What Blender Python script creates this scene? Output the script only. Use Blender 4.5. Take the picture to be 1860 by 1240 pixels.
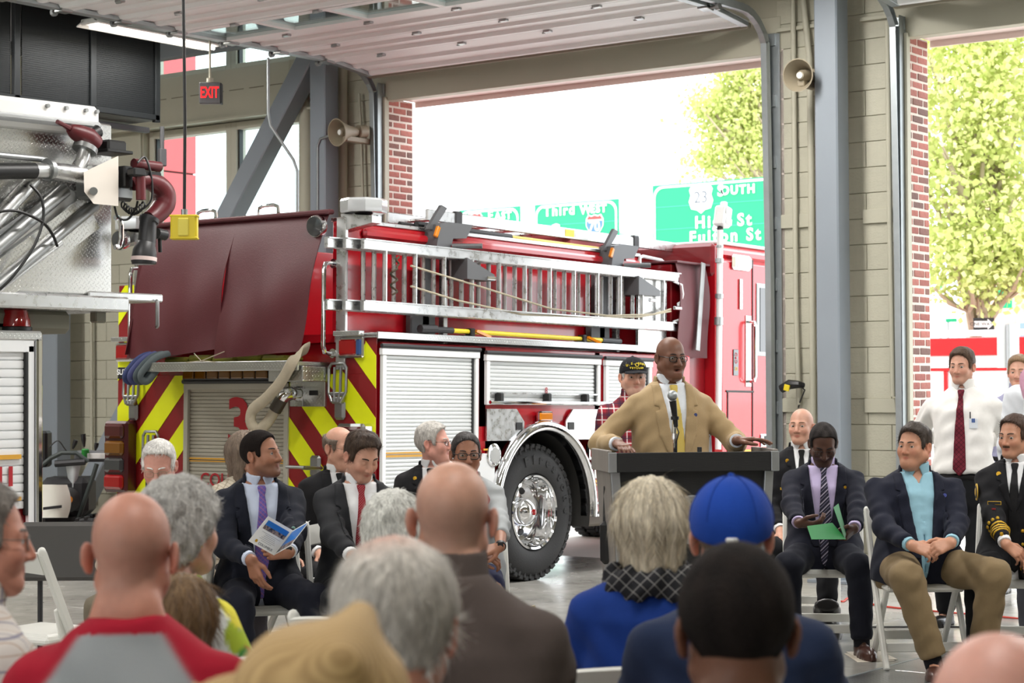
import bpy, bmesh, math, random
import numpy as np
from mathutils import Matrix, Vector
random.seed(7); RNG = np.random.default_rng(7)
SC = bpy.context.scene
COL = SC.collection
for o in list(bpy.data.objects): bpy.data.objects.remove(o)

# ---------------------------------------------------------------- camera
FPX = 3500.0; CAMH = 1.55; YAW = math.radians(37); PIT = math.atan((698-620)/FPX); ROLL = 0.005
_F0 = np.array([-math.sin(YAW), math.cos(YAW), 0]); _R0 = np.array([math.cos(YAW), math.sin(YAW), 0]); _Z = np.array([0, 0, 1.])
FW = _F0*math.cos(PIT)+_Z*math.sin(PIT); _U0 = -_F0*math.sin(PIT)+_Z*math.cos(PIT)
RW = _R0*math.cos(ROLL)-_U0*math.sin(ROLL); UW = _U0*math.cos(ROLL)+_R0*math.sin(ROLL)
CAM = np.array([0, 0, CAMH])
cd = bpy.data.cameras.new('camera'); cam = bpy.data.objects.new('camera', cd); COL.objects.link(cam)
cd.sensor_width = 36; cd.lens = 36*FPX/1860; cd.clip_end = 400
cam.matrix_world = Matrix(((RW[0], UW[0], -FW[0], 0), (RW[1], UW[1], -FW[1], 0), (RW[2], UW[2], -FW[2], CAMH), (0, 0, 0, 1)))
cd.dof.use_dof = True; cd.dof.focus_distance = 10.8; cd.dof.aperture_fstop = 6.0
SC.camera = cam
# ---------------------------------------------------------------- world / light / exposure
W = bpy.data.worlds.new('world'); SC.world = W; W.use_nodes = True
_bg = W.node_tree.nodes['Background']; _bg.inputs[0].default_value = (0.93, 0.97, 1.0, 1); _bg.inputs[1].default_value = 3.0
SC.view_settings.view_transform = 'Standard'; SC.view_settings.look = 'None'
SC.view_settings.gamma = 1; SC.view_settings.use_curve_mapping = False
SC.view_settings.exposure = 0.45
_sl = bpy.data.lights.new('sun', 'SUN'); _sl.energy = 2.0; _sl.angle = 0.5; _sl.color = (1, 0.97, 0.9)
_so = bpy.data.objects.new('sun', _sl); COL.objects.link(_so); _so.rotation_euler = (math.radians(35), 0, math.radians(60)); _so.location = (0, 30, 30)

# ---------------------------------------------------------------- pixel -> place helpers (1860x1240 frame)
def ray(u, v): return FW+RW*(u-930)/FPX-UW*(v-620)/FPX
def at(u, v, t): return CAM+ray(u, v)*t
def hx(u, v, x): r = ray(u, v); return CAM+r*((x-CAM[0])/r[0])
def hy(u, v, y): r = ray(u, v); return CAM+r*((y-CAM[1])/r[1])
def hz(u, v, z): r = ray(u, v); return CAM+r*((z-CAM[2])/r[2])

# ---------------------------------------------------------------- objects
MW = {}
def ident(): return Matrix.Identity(4)
def thing(name, label, cat, loc=(0, 0, 0), rot=None, group=None, kind=None):
    o = bpy.data.objects.new(name, None); COL.objects.link(o); o.empty_display_size = 0.1
    m = Matrix.Translation(Vector(loc)) @ (rot.to_4x4() if rot is not None else ident())
    o.matrix_world = m; MW[o] = m
    tag(o, label, cat, group, kind); return o
def tag(o, label=None, cat=None, group=None, kind=None):
    if label: o['label'] = label
    if cat: o['category'] = cat
    if group: o['group'] = group
    if kind: o['kind'] = kind
    return o
def RZ(deg): return Matrix.Rotation(math.radians(deg), 3, 'Z')
def RX(deg): return Matrix.Rotation(math.radians(deg), 3, 'X')
def RY(deg): return Matrix.Rotation(math.radians(deg), 3, 'Y')
def mesh_obj(name, V, F, mat, parent=None, base=None, smooth=35, cols=None, mats=None, midx=None):
    V = np.asarray(V, dtype=np.float64).reshape(-1, 3)
    if parent is not None:
        m = np.array(MW[parent].inverted()); V = V @ m[:3, :3].T+m[:3, 3]
    elif base is not None: V = V-np.asarray(base)
    me = bpy.data.meshes.new(name)
    if isinstance(F, np.ndarray) and F.ndim == 2:
        n, k = F.shape
        me.vertices.add(len(V)); me.vertices.foreach_set('co', V.astype(np.float32).ravel())
        me.loops.add(n*k); me.loops.foreach_set('vertex_index', F.astype(np.int32).ravel())
        me.polygons.add(n); me.polygons.foreach_set('loop_start', np.arange(0, n*k, k, dtype=np.int32))
        me.update(calc_edges=True)
    else:
        me.from_pydata([tuple(v) for v in V], [], F)
    if smooth is not None:
        me.polygons.foreach_set('use_smooth', np.ones(len(me.polygons), dtype=bool))
        if smooth < 180: me.set_sharp_from_angle(angle=math.radians(smooth))
    if mats:
        for m_ in mats: me.materials.append(m_)
        if midx is not None: me.polygons.foreach_set('material_index', np.asarray(midx, dtype=np.int32))
    elif mat is not None: me.materials.append(mat)
    if cols is not None:
        a = me.color_attributes.new('Col', 'FLOAT_COLOR', 'POINT')
        c = np.ones((len(V), 4), np.float32); c[:, :3] = cols; a.data.foreach_set('color', c.ravel())
    me.validate(verbose=False)
    o = bpy.data.objects.new(name, me); COL.objects.link(o)
    if parent is not None: o.parent = parent; MW[o] = MW[parent]
    else:
        b = Vector(base) if base is not None else Vector((0, 0, 0)); o.location = b; MW[o] = Matrix.Translation(b)
    return o
def dup(root, M, label=None, group=None):
    r = root.copy(); COL.objects.link(r); r.matrix_world = M; MW[r] = M
    if label: r['label'] = label
    if group: r['group'] = group
    for ch in root.children:
        c = ch.copy(); COL.objects.link(c); c.parent = r; MW[c] = M
        for g in ch.children:
            d = g.copy(); COL.objects.link(d); d.parent = c; MW[d] = M
    return r

class MB:
    """collects shapes into one mesh"""
    def __init__(s, T=None): s.V = []; s.F = []; s.n = 0; s.T = np.array(T) if T is not None else None
    def add(s, V, F):
        V = np.asarray(V, float).reshape(-1, 3)
        if s.T is not None: V = V @ s.T[:3, :3].T+s.T[:3, 3]
        s.V.append(V); s.F += [tuple(int(i)+s.n for i in f) for f in F]; s.n += len(V); return s
    def box(s, c, d, b=0.0, R=None):
        """box centre c, size d, chamfer b"""
        h = np.asarray(d, float)/2; c = np.asarray(c, float)
        if b <= 0:
            V = np.array([[x, y, z] for x in (-1, 1) for y in (-1, 1) for z in (-1, 1)])*h
            F = [(0, 1, 3, 2), (4, 6, 7, 5), (0, 4, 5, 1), (2, 3, 7, 6), (0, 2, 6, 4), (1, 5, 7, 3)]
        else:
            b = min(b, *(h*0.95)); V = []; idx = {}
            for x in (-1, 1):
                for y in (-1, 1):
                    for z in (-1, 1):
                        for a in range(3):
                            p = np.array([x, y, z])*(h-b); p[a] += (x, y, z)[a]*b; idx[x, y, z, a] = len(V); V.append(p)
            F = []
            for a in range(3):
                o1, o2 = (a+1) % 3, (a+2) % 3
                for sg in (-1, 1):
                    q = []
                    for (i, j) in ((-1, -1), (1, -1), (1, 1), (-1, 1)):
                        k = [0, 0, 0]; k[a] = sg; k[o1] = i; k[o2] = j; q.append(idx[(*k, a)])
                    F.append(tuple(q if sg > 0 else q[::-1]))
            for a in range(3):
                o1, o2 = (a+1) % 3, (a+2) % 3
                for i in (-1, 1):
                    for j in (-1, 1):
                        k0 = [0, 0, 0]; k1 = [0, 0, 0]; k0[a] = -1; k1[a] = 1
                        for k in (k0, k1): k[o1] = i; k[o2] = j
                        q = (idx[(*k0, o1)], idx[(*k1, o1)], idx[(*k1, o2)], idx[(*k0, o2)])
                        F.append(q if i*j > 0 else q[::-1])
            for x in (-1, 1):
                for y in (-1, 1):
                    for z in (-1, 1):
                        q = tuple(idx[x, y, z, a] for a in range(3)); F.append(q if x*y*z > 0 else q[::-1])
            V = np.array(V)
        if R is not None: V = V @ np.array(R).T
        return s.add(V+c, F)
    def bar(s, a, b, w, d, up=(0, 0, 1), bev=0.0, ext=0.0):
        """rectangular bar from a to b, w across (perp to up), d along up"""
        a = np.asarray(a, float); b = np.asarray(b, float); L = np.linalg.norm(b-a); y = (b-a)/L
        u = np.asarray(up, float); x = np.cross(y, u); x /= np.linalg.norm(x); z = np.cross(x, y)
        return s.box((a+b)/2, (w, L+ext, d), bev, np.stack([x, y, z], 1))
    def tube(s, path, r, n=8, closed=False, cap=True):
        P = [np.asarray(p, float) for p in path]; m = len(P)
        rr = r if hasattr(r, '__len__') else [r]*m
        V = []; prev = None
        for i in range(m):
            if closed: t = P[(i+1) % m]-P[i-1]
            else: t = P[min(i+1, m-1)]-P[max(i-1, 0)]
            L = np.linalg.norm(t); t = t/L if L > 1e-9 else np.array([0, 0, 1.])
            if prev is None:
                a = np.array([0, 0, 1.]) if abs(t[2]) < 0.9 else np.array([1., 0, 0])
                x = np.cross(a, t)
            else: x = prev-t*(prev@t)
            x /= np.linalg.norm(x)+1e-12; prev = x; y = np.cross(t, x)
            for k in range(n):
                an = 2*math.pi*k/n; V.append(P[i]+rr[i]*(math.cos(an)*x+math.sin(an)*y))
        F = []
        for i in range(m if closed else m-1):
            j = (i+1) % m
            for k in range(n):
                k2 = (k+1) % n; F.append((i*n+k, i*n+k2, j*n+k2, j*n+k))
        if cap and not closed: F.append(tuple(range(n))[::-1]); F.append(tuple((m-1)*n+k for k in range(n)))
        return s.add(V, F)
    def stube(s, path, r, n=8, k=6):
        """tube along a smoothed path"""
        P = np.array(path, float); C = []
        for i in range(len(P)-1):
            p0, p1, p2, p3 = P[max(i-1, 0)], P[i], P[i+1], P[min(i+2, len(P)-1)]
            for j in range(k): f = j/k; C.append(0.5*((2*p1)+(-p0+p2)*f+(2*p0-5*p1+4*p2-p3)*f*f+(-p0+3*p1-3*p2+p3)*f**3))
        C.append(P[-1])
        if hasattr(r, '__len__'): r = np.interp(np.linspace(0, len(P)-1, len(C)), np.arange(len(P)), r)
        return s.tube(C, r, n)
    def cyl(s, a, b, r, n=12, r2=None): return s.tube([a, b], [r, r if r2 is None else r2], n)
    def lathe(s, prof, c=(0, 0, 0), ax=(0, 0, 1), n=24, closed=False, cap=True):
        """prof: (radius, height) pairs about axis ax through c"""
        ax = np.asarray(ax, float); ax /= np.linalg.norm(ax); c = np.asarray(c, float)
        a = np.array([0, 0, 1.]) if abs(ax[2]) < 0.9 else np.array([1., 0, 0])
        x = np.cross(a, ax); x /= np.linalg.norm(x); y = np.cross(ax, x)
        V = []; m = len(prof)
        for (r, h) in prof:
            for k in range(n):
                an = 2*math.pi*k/n; V.append(c+ax*h+max(r, 1e-4)*(math.cos(an)*x+math.sin(an)*y))
        F = []
        for i in range(m if closed else m-1):
            j = (i+1) % m
            for k in range(n):
                k2 = (k+1) % n; F.append((i*n+k, i*n+k2, j*n+k2, j*n+k))
        if not closed and cap:
            F.append(tuple(range(n))[::-1]); F.append(tuple((m-1)*n+k for k in range(n)))
        return s.add(V, F)
    def prism(s, poly, o, ex, ey, ez, h):
        """polygon (2D list) in plane (o; ex, ey) extruded by h along ez"""
        o, ex, ey, ez = [np.asarray(q, float) for q in (o, ex, ey, ez)]
        A = [o+ex*p[0]+ey*p[1] for p in poly]; B = [p+ez*h for p in A]; n = len(poly)
        F = [tuple(range(n))[::-1], tuple(range(n, 2*n))]+[(i, (i+1) % n, n+(i+1) % n, n+i) for i in range(n)]
        return s.add(A+B, F)
    def sph(s, c, r, n=14, m=9, R=None):
        r = np.asarray(r, float)*np.ones(3); V = []
        for i in range(m+1):
            th = math.pi*i/m
            for k in range(n):
                ph = 2*math.pi*k/n; V.append((math.sin(th)*math.cos(ph), math.sin(th)*math.sin(ph), math.cos(th)))
        V = np.array(V)*r
        if R is not None: V = V @ np.array(R).T
        F = [(i*n+k, (i+1)*n+k, (i+1)*n+(k+1) % n, i*n+(k+1) % n) for i in range(m) for k in range(n)]
        return s.add(V+np.asarray(c, float), F)
    def sheet(s, G, th=0.0):
        """grid of points G[i][j] -> surface; optional thickness along +normal"""
        G = np.asarray(G, float); a, b = G.shape[:2]
        F = [(i*b+j, i*b+j+1, (i+1)*b+j+1, (i+1)*b+j) for i in range(a-1) for j in range(b-1)]
        if th == 0: return s.add(G.reshape(-1, 3), F)
        du = np.gradient(G, axis=0); dv = np.gradient(G, axis=1); N = np.cross(dv, du); N /= np.linalg.norm(N, axis=2, keepdims=True)+1e-12
        n = a*b; V = np.concatenate([G.reshape(-1, 3), (G+N*th).reshape(-1, 3)])
        F2 = [tuple(q+n for q in f)[::-1] for f in F]
        rim = [i*b for i in range(a)]+[(a-1)*b+j for j in range(1, b)]+[i*b+b-1 for i in range(a-2, -1, -1)]+[j for j in range(b-2, 0, -1)]
        F3 = [(rim[i], rim[(i+1) % len(rim)], rim[(i+1) % len(rim)]+n, rim[i]+n) for i in range(len(rim))]
        return s.add(V, F+F2+F3)
    def obj(s, name, mat, parent=None, base=None, smooth=35, label=None, cat=None, group=None, kind=None):
        V = np.concatenate(s.V) if s.V else np.zeros((0, 3))
        o = mesh_obj(name, V, s.F, mat, parent, base, smooth)
        return tag(o, label, cat, group, kind)
def arc(c, r, a0, a1, n, ex, ey):
    c, ex, ey = [np.asarray(q, float) for q in (c, ex, ey)]
    return [c+r*(ex*math.cos(math.radians(a0+(a1-a0)*i/n))+ey*math.sin(math.radians(a0+(a1-a0)*i/n))) for i in range(n+1)]
def dhandle(a, b, out, off, r, n=8):
    """grab handle path between a and b standing off along out"""
    a, b, out = [np.asarray(q, float) for q in (a, b, out)]; d = (b-a)/np.linalg.norm(b-a); k = min(off, 0.05)
    P = [a]
    P += [a+out*off*0.5, a+out*(off-k*0.3)+d*k*0.3*0.3, a+out*off+d*k]
    P += [b+out*off-d*k, b+out*(off-k*0.3)-d*k*0.3*0.3, b+out*off*0.5, b]
    return MB().tube(P, r, n)
def text_obj(name, body, mat, parent, o, ex, ey, size, depth=0.003, align='CENTER', bold=0.0, spacing=1.0, shear=0.0, ysc=1.0):
    """flat lettering at world point o with writing direction ex and up ey"""
    cu = bpy.data.curves.new(name, 'FONT'); cu.body = body; cu.size = size; cu.extrude = depth/2; cu.align_x = align; cu.align_y = 'CENTER'
    cu.offset = bold; cu.space_character = spacing; cu.shear = shear; cu.resolution_u = 3
    ob = bpy.data.objects.new('tmp_text', cu); COL.objects.link(ob)
    dg = bpy.context.evaluated_depsgraph_get(); me0 = ob.evaluated_get(dg).to_mesh()
    V = np.array([v.co for v in me0.vertices]).reshape(-1, 3); F = [tuple(p.vertices) for p in me0.polygons]
    ob.evaluated_get(dg).to_mesh_clear(); bpy.data.objects.remove(ob); bpy.data.curves.remove(cu)
    ex = np.asarray(ex, float); ex /= np.linalg.norm(ex); ey = np.asarray(ey, float); ey -= ex*(ex@ey); ey /= np.linalg.norm(ey); ez = np.cross(ex, ey)
    Vw = np.asarray(o)+V[:, :1]*ex+V[:, 1:2]*ey*ysc+(V[:, 2:]+depth/2)*ez
    return mesh_obj(name, Vw, F, mat, parent, None if parent is not None else o, smooth=None)

# ---------------------------------------------------------------- materials
def newmat(name):
    m = bpy.data.materials.new(name); m.use_nodes = True; nt = m.node_tree
    b = nt.nodes['Principled BSDF']; return m, nt, b
def lin(c):
    """sRGB 0-255 -> linear"""
    return tuple(((x/255)/12.92 if x/255 <= 0.04045 else ((x/255+0.055)/1.055)**2.4) for x in c)
def node(nt, t, **kw):
    n = nt.nodes.new(t)
    for k, v in kw.items(): setattr(n, k, v)
    return n
def mat(name, rgb, rough=0.5, metal=0.0, var=0.0, vscale=8.0, bump=0.0, bscale=60.0, coat=0.0, spec=0.5, sub=0.0, stretch=None, emit=None, es=0.0, alpha=None, trans=0.0, sheen=0.0, rvar=0.0):
    m, nt, b = newmat(name); L = nt.links
    c = lin(rgb); b.inputs['Base Color'].default_value = (*c, 1); b.inputs['Roughness'].default_value = rough; b.inputs['Metallic'].default_value = metal
    b.inputs['Specular IOR Level'].default_value = spec
    if coat: b.inputs['Coat Weight'].default_value = coat; b.inputs['Coat Roughness'].default_value = 0.05
    if sheen: b.inputs['Sheen Weight'].default_value = sheen
    if trans: b.inputs['Transmission Weight'].default_value = trans
    if emit is not None: b.inputs['Emission Color'].default_value = (*lin(emit), 1); b.inputs['Emission Strength'].default_value = es
    tc = node(nt, 'ShaderNodeTexCoord'); src = tc.outputs['Object']
    if stretch is not None:
        mp = node(nt, 'ShaderNodeMapping'); mp.inputs['Scale'].default_value = stretch; L.new(src, mp.inputs['Vector']); src = mp.outputs['Vector']
    if var or rvar:
        nz = node(nt, 'ShaderNodeTexNoise'); nz.inputs['Scale'].default_value = vscale; nz.inputs['Detail'].default_value = 4; L.new(src, nz.inputs['Vector'])
        if var:
            mx = node(nt, 'ShaderNodeMix', data_type='RGBA'); mx.inputs['A'].default_value = (*[max(0, q*(1-var)) for q in c], 1); mx.inputs['B'].default_value = (*[min(1, q*(1+var)) for q in c], 1)
            L.new(nz.outputs['Fac'], mx.inputs['Factor']); L.new(mx.outputs['Result'], b.inputs['Base Color'])
        if rvar:
            mr = node(nt, 'ShaderNodeMapRange'); mr.inputs['From Min'].default_value = 0.3; mr.inputs['From Max'].default_value = 0.7
            mr.inputs['To Min'].default_value = max(0, rough-rvar); mr.inputs['To Max'].default_value = min(1, rough+rvar); L.new(nz.outputs['Fac'], mr.inputs['Value']); L.new(mr.outputs['Result'], b.inputs['Roughness'])
    if bump:
        n2 = node(nt, 'ShaderNodeTexNoise'); n2.inputs['Scale'].default_value = bscale; n2.inputs['Detail'].default_value = 3; L.new(src, n2.inputs['Vector'])
        bp = node(nt, 'ShaderNodeBump'); bp.inputs['Strength'].default_value = bump; bp.inputs['Distance'].default_value = 0.01; L.new(n2.outputs['Fac'], bp.inputs['Height']); L.new(bp.outputs['Normal'], b.inputs['Normal'])
    return m
def glass_mat(name, rgb=(235, 245, 245), rough=0.02, alpha=0.25):
    """thin window glass: mostly see-through, glossy"""
    m, nt, b = newmat(name); L = nt.links
    out = nt.nodes['Material Output']; tr = node(nt, 'ShaderNodeBsdfTransparent'); tr.inputs[0].default_value = (*lin(rgb), 1)
    gl = node(nt, 'ShaderNodeBsdfGlossy'); gl.inputs['Roughness'].default_value = rough; gl.inputs[0].default_value = (1, 1, 1, 1)
    lw = node(nt, 'ShaderNodeLayerWeight'); lw.inputs['Blend'].default_value = 0.5; fp = node(nt, 'ShaderNodeMath', operation='POWER'); fp.inputs[1].default_value = 4.0; L.new(lw.outputs['Facing'], fp.inputs[0])
    fr = node(nt, 'ShaderNodeMath', operation='MULTIPLY_ADD'); fr.inputs[1].default_value = 0.6; fr.inputs[2].default_value = 0.04; L.new(fp.outputs[0], fr.inputs[0])
    mx = node(nt, 'ShaderNodeMixShader'); L.new(fr.outputs[0], mx.inputs[0]); L.new(tr.outputs[0], mx.inputs[1]); L.new(gl.outputs[0], mx.inputs[2]); L.new(mx.outputs[0], out.inputs['Surface'])
    nt.nodes.remove(b); return m
def tread_mat(name, rgb=(205, 207, 206), rough=0.28, cell=0.032, plane='yz', depth=0.6):
    """diamond tread plate: alternating slanted lozenges as relief"""
    m, nt, b = newmat(name); L = nt.links
    b.inputs['Base Color'].default_value = (*lin(rgb), 1); b.inputs['Metallic'].default_value = 1.0; b.inputs['Roughness'].default_value = rough
    tc = node(nt, 'ShaderNodeTexCoord'); sp = node(nt, 'ShaderNodeSeparateXYZ'); L.new(tc.outputs['Object'], sp.inputs[0])
    def M(op, a, b_=None, c_=None):
        n = node(nt, 'ShaderNodeMath', operation=op)
        for i, q in enumerate((a, b_, c_)):
            if q is None: continue
            if isinstance(q, (int, float)): n.inputs[i].default_value = q
            else: L.new(q, n.inputs[i])
        return n.outputs[0]
    ax = {'x': sp.outputs[0], 'y': sp.outputs[1], 'z': sp.outputs[2]}
    if plane == 'all':  # any upright or lying face: use dominant axes through a normal switch
        ge = node(nt, 'ShaderNodeNewGeometry'); sn = node(nt, 'ShaderNodeSeparateXYZ'); L.new(tc.outputs['Normal'], sn.inputs[0])
        nz = M('GREATER_THAN', M('ABSOLUTE', sn.outputs[2]), 0.7); nx = M('GREATER_THAN', M('ABSOLUTE', sn.outputs[0]), 0.7)
        u_ = M('ADD', M('MULTIPLY', ax['x'], M('SUBTRACT', 1.0, nx)), M('MULTIPLY', ax['y'], nx))
        v_ = M('ADD', M('MULTIPLY', ax['z'], M('SUBTRACT', 1.0, nz)), M('MULTIPLY', ax['y'], nz))
    else: u_, v_ = ax[plane[0]], ax[plane[1]]
    u = M('DIVIDE', u_, cell); v = M('DIVIDE', v_, cell)
    a = M('ADD', u, v); c = M('SUBTRACT', u, v)
    chk = M('MODULO', M('ADD', M('FLOOR', a), M('ADD', M('FLOOR', c), 2000.0)), 2.0)
    fa = M('ABSOLUTE', M('SUBTRACT', M('FRACT', a), 0.5)); fc = M('ABSOLUTE', M('SUBTRACT', M('FRACT', c), 0.5))
    l1 = M('SUBTRACT', 1.0, M('ADD', M('POWER', M('MULTIPLY', fa, 2.3), 2.0), M('POWER', M('MULTIPLY', fc, 6.5), 2.0)))
    l2 = M('SUBTRACT', 1.0, M('ADD', M('POWER', M('MULTIPLY', fc, 2.3), 2.0), M('POWER', M('MULTIPLY', fa, 6.5), 2.0)))
    h = M('ADD', M('MULTIPLY', chk, M('MAXIMUM', l1, 0.0)), M('MULTIPLY', M('SUBTRACT', 1.0, chk), M('MAXIMUM', l2, 0.0)))
    h = M('MINIMUM', h, 0.5)
    bp = node(nt, 'ShaderNodeBump'); bp.inputs['Strength'].default_value = depth; bp.inputs['Distance'].default_value = 0.006; L.new(h, bp.inputs['Height']); L.new(bp.outputs['Normal'], b.inputs['Normal'])
    return m
def attr_mat(name, rough=0.5, bump=0.0, bscale=200.0, sub=0.0, spec=0.4, stretch=None, var=0.0, vscale=30, sheen=0.0):
    """colour from the mesh's own colour attribute"""
    m, nt, b = newmat(name); L = nt.links
    at_ = node(nt, 'ShaderNodeAttribute'); at_.attribute_name = 'Col'; col = at_.outputs['Color']
    tc = node(nt, 'ShaderNodeTexCoord'); src = tc.outputs['Object']
    if stretch is not None:
        mp = node(nt, 'ShaderNodeMapping'); mp.inputs['Scale'].default_value = stretch; L.new(src, mp.inputs['Vector']); src = mp.outputs['Vector']
    if var:
        nz = node(nt, 'ShaderNodeTexNoise'); nz.inputs['Scale'].default_value = vscale; nz.inputs['Detail'].default_value = 5; L.new(src, nz.inputs['Vector'])
        mr = node(nt, 'ShaderNodeMapRange'); mr.inputs['From Min'].default_value = 0.3; mr.inputs['From Max'].default_value = 0.7; mr.inputs['To Min'].default_value = 1-var; mr.inputs['To Max'].default_value = 1+var; L.new(nz.outputs['Fac'], mr.inputs['Value'])
        mx = node(nt, 'ShaderNodeMix', data_type='RGBA', blend_type='MULTIPLY'); mx.inputs['Factor'].default_value = 1; L.new(col, mx.inputs['A']); L.new(mr.outputs['Result'], mx.inputs['B']); col = mx.outputs['Result']
    L.new(col, b.inputs['Base Color']); b.inputs['Roughness'].default_value = rough; b.inputs['Specular IOR Level'].default_value = spec
    if sub: b.inputs['Subsurface Weight'].default_value = sub; b.inputs['Subsurface Radius'].default_value = (0.012, 0.005, 0.003); b.inputs['Subsurface Scale'].default_value = 1.0
    if sheen: b.inputs['Sheen Weight'].default_value = sheen
    if bump:
        n2 = node(nt, 'ShaderNodeTexNoise'); n2.inputs['Scale'].default_value = bscale; n2.inputs['Detail'].default_value = 3; L.new(src, n2.inputs['Vector'])
        bp = node(nt, 'ShaderNodeBump'); bp.inputs['Strength'].default_value = bump; bp.inputs['Distance'].default_value = 0.004; L.new(n2.outputs['Fac'], bp.inputs['Height']); L.new(bp.outputs['Normal'], b.inputs['Normal'])
    return m
def random_mat(name, cols, rough=0.8, bump=0.3, bscale=80, var=0.12):
    """colour picked per object"""
    m, nt, b = newmat(name); L = nt.links
    oi = node(nt, 'ShaderNodeObjectInfo'); cr = node(nt, 'ShaderNodeValToRGB'); cr.color_ramp.interpolation = 'CONSTANT'
    e = cr.color_ramp.elements
    while len(e) < len(cols): e.new(0.5)
    for i, c in enumerate(cols): e[i].position = i/len(cols); e[i].color = (*lin(c), 1)
    L.new(oi.outputs['Random'], cr.inputs[0])
    tc = node(nt, 'ShaderNodeTexCoord'); nz = node(nt, 'ShaderNodeTexNoise'); nz.inputs['Scale'].default_value = 25; nz.inputs['Detail'].default_value = 5; L.new(tc.outputs['Object'], nz.inputs['Vector'])
    mr = node(nt, 'ShaderNodeMapRange'); mr.inputs['To Min'].default_value = 1-2*var; mr.inputs['To Max'].default_value = 1+2*var; L.new(nz.outputs['Fac'], mr.inputs['Value'])
    mx = node(nt, 'ShaderNodeMix', data_type='RGBA', blend_type='MULTIPLY'); mx.inputs['Factor'].default_value = 1; L.new(cr.outputs[0], mx.inputs['A']); L.new(mr.outputs['Result'], mx.inputs['B']); L.new(mx.outputs['Result'], b.inputs['Base Color'])
    b.inputs['Roughness'].default_value = rough
    n2 = node(nt, 'ShaderNodeTexNoise'); n2.inputs['Scale'].default_value = bscale; L.new(tc.outputs['Object'], n2.inputs['Vector'])
    bp = node(nt, 'ShaderNodeBump'); bp.inputs['Strength'].default_value = bump; bp.inputs['Distance'].default_value = 0.008; L.new(n2.outputs['Fac'], bp.inputs['Height']); L.new(bp.outputs['Normal'], b.inputs['Normal'])
    return m
def pattern_mat(name, base, bands, rough=0.8, axes='xz', weave=True):
    """checked / striped cloth. bands: (axis, period, duty, phase, colour, strength)"""
    m, nt, b = newmat(name); L = nt.links
    tc = node(nt, 'ShaderNodeTexCoord'); sp = node(nt, 'ShaderNodeSeparateXYZ'); L.new(tc.outputs['Object'], sp.inputs[0])
    def M(op, a, b_=None):
        n = node(nt, 'ShaderNodeMath', operation=op)
        for i, q in enumerate((a, b_)):
            if q is None: continue
            if isinstance(q, (int, float)): n.inputs[i].default_value = q
            else: L.new(q, n.inputs[i])
        return n.outputs[0]
    col = None
    for (axn, per, duty, ph, c, st) in bands:
        v = sum_ = None
        for a_, w_ in zip('xyz', (axn if not isinstance(axn, str) else [1.0 if q == axn else 0 for q in 'xyz'])):
            if w_:
                t = M('MULTIPLY', sp.outputs['xyz'.index(a_)], w_); v = t if v is None else M('ADD', v, t)
        f = M('MULTIPLY', M('LESS_THAN', M('FRACT', M('ADD', M('DIVIDE', v, per), 50+ph)), duty), st)
        mx = node(nt, 'ShaderNodeMix', data_type='RGBA'); L.new(f, mx.inputs['Factor'])
        if col is None: mx.inputs['A'].default_value = (*lin(base), 1)
        else: L.new(col, mx.inputs['A'])
        mx.inputs['B'].default_value = (*lin(c), 1); col = mx.outputs['Result']
    L.new(col, b.inputs['Base Color']); b.inputs['Roughness'].default_value = rough; b.inputs['Specular IOR Level'].default_value = 0.25
    n2 = node(nt, 'ShaderNodeTexNoise'); n2.inputs['Scale'].default_value = 300; L.new(tc.outputs['Object'], n2.inputs['Vector'])
    bp = node(nt, 'ShaderNodeBump'); bp.inputs['Strength'].default_value = 0.25; bp.inputs['Distance'].default_value = 0.003; L.new(n2.outputs['Fac'], bp.inputs['Height']); L.new(bp.outputs['Normal'], b.inputs['Normal'])
    return m
MT = {}
MT['red'] = mat('red_paint', (172, 18, 30), 0.22, coat=0.6, var=0.04, vscale=3)
MT['deepred'] = mat('dark_red_paint', (125, 12, 22), 0.3, coat=0.4)
MT['chevred'] = mat('chevron_red', (128, 18, 22), 0.45)
MT['chevyel'] = mat('chevron_lime', (226, 234, 10), 0.45)
MT['white_paint'] = mat('white_paint', (232, 234, 235), 0.35, coat=0.3)
MT['chrome'] = mat('chrome', (235, 236, 238), 0.06, 1.0)
MT['alu'] = mat('brushed_aluminium', (205, 206, 206), 0.32, 1.0, rvar=0.1, vscale=20)
MT['steel'] = mat('dull_steel', (160, 162, 162), 0.4, 1.0, rvar=0.1)
MT['galv'] = mat('galvanised_steel', (168, 174, 176), 0.45, 0.85, var=0.12, vscale=14)
MT['shutter'] = mat('satin_shutter', (220, 223, 223), 0.38, 0.25)
MT['tread'] = tread_mat('tread_plate', plane='all')
MT['tread_big'] = tread_mat('tread_plate_large', (214, 214, 212), 0.25, 0.036, 'all', 0.7)
MT['black'] = mat('black_plastic', (22, 22, 23), 0.45)
MT['rubber'] = mat('tyre_rubber', (38, 38, 39), 0.7, bump=0.15, bscale=90)
MT['dark'] = mat('dark_metal', (58, 58, 60), 0.5, 0.4)
MT['grey_metal'] = mat('rack_grey', (98, 99, 101), 0.5, 0.4)
MT['yellow'] = mat('yellow_plastic', (226, 202, 40), 0.4)
MT['polewood'] = mat('yellow_pole', (224, 196, 86), 0.4)
MT['amber'] = mat('amber_lens', (214, 126, 16), 0.15, coat=0.5)
MT['redlens'] = mat('red_lens', (150, 6, 14), 0.1, coat=0.8)
MT['dredlens'] = mat('dark_red_lens', (70, 10, 16), 0.1, coat=0.8)
MT['clearlens'] = mat('clear_lens', (205, 208, 210), 0.08, 0.3, coat=0.8)
MT['darklens'] = mat('smoked_lens', (58, 60, 62), 0.1, coat=0.8)
MT['amberlens'] = mat('dark_amber_lens', (112, 70, 8), 0.1, coat=0.8)
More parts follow.
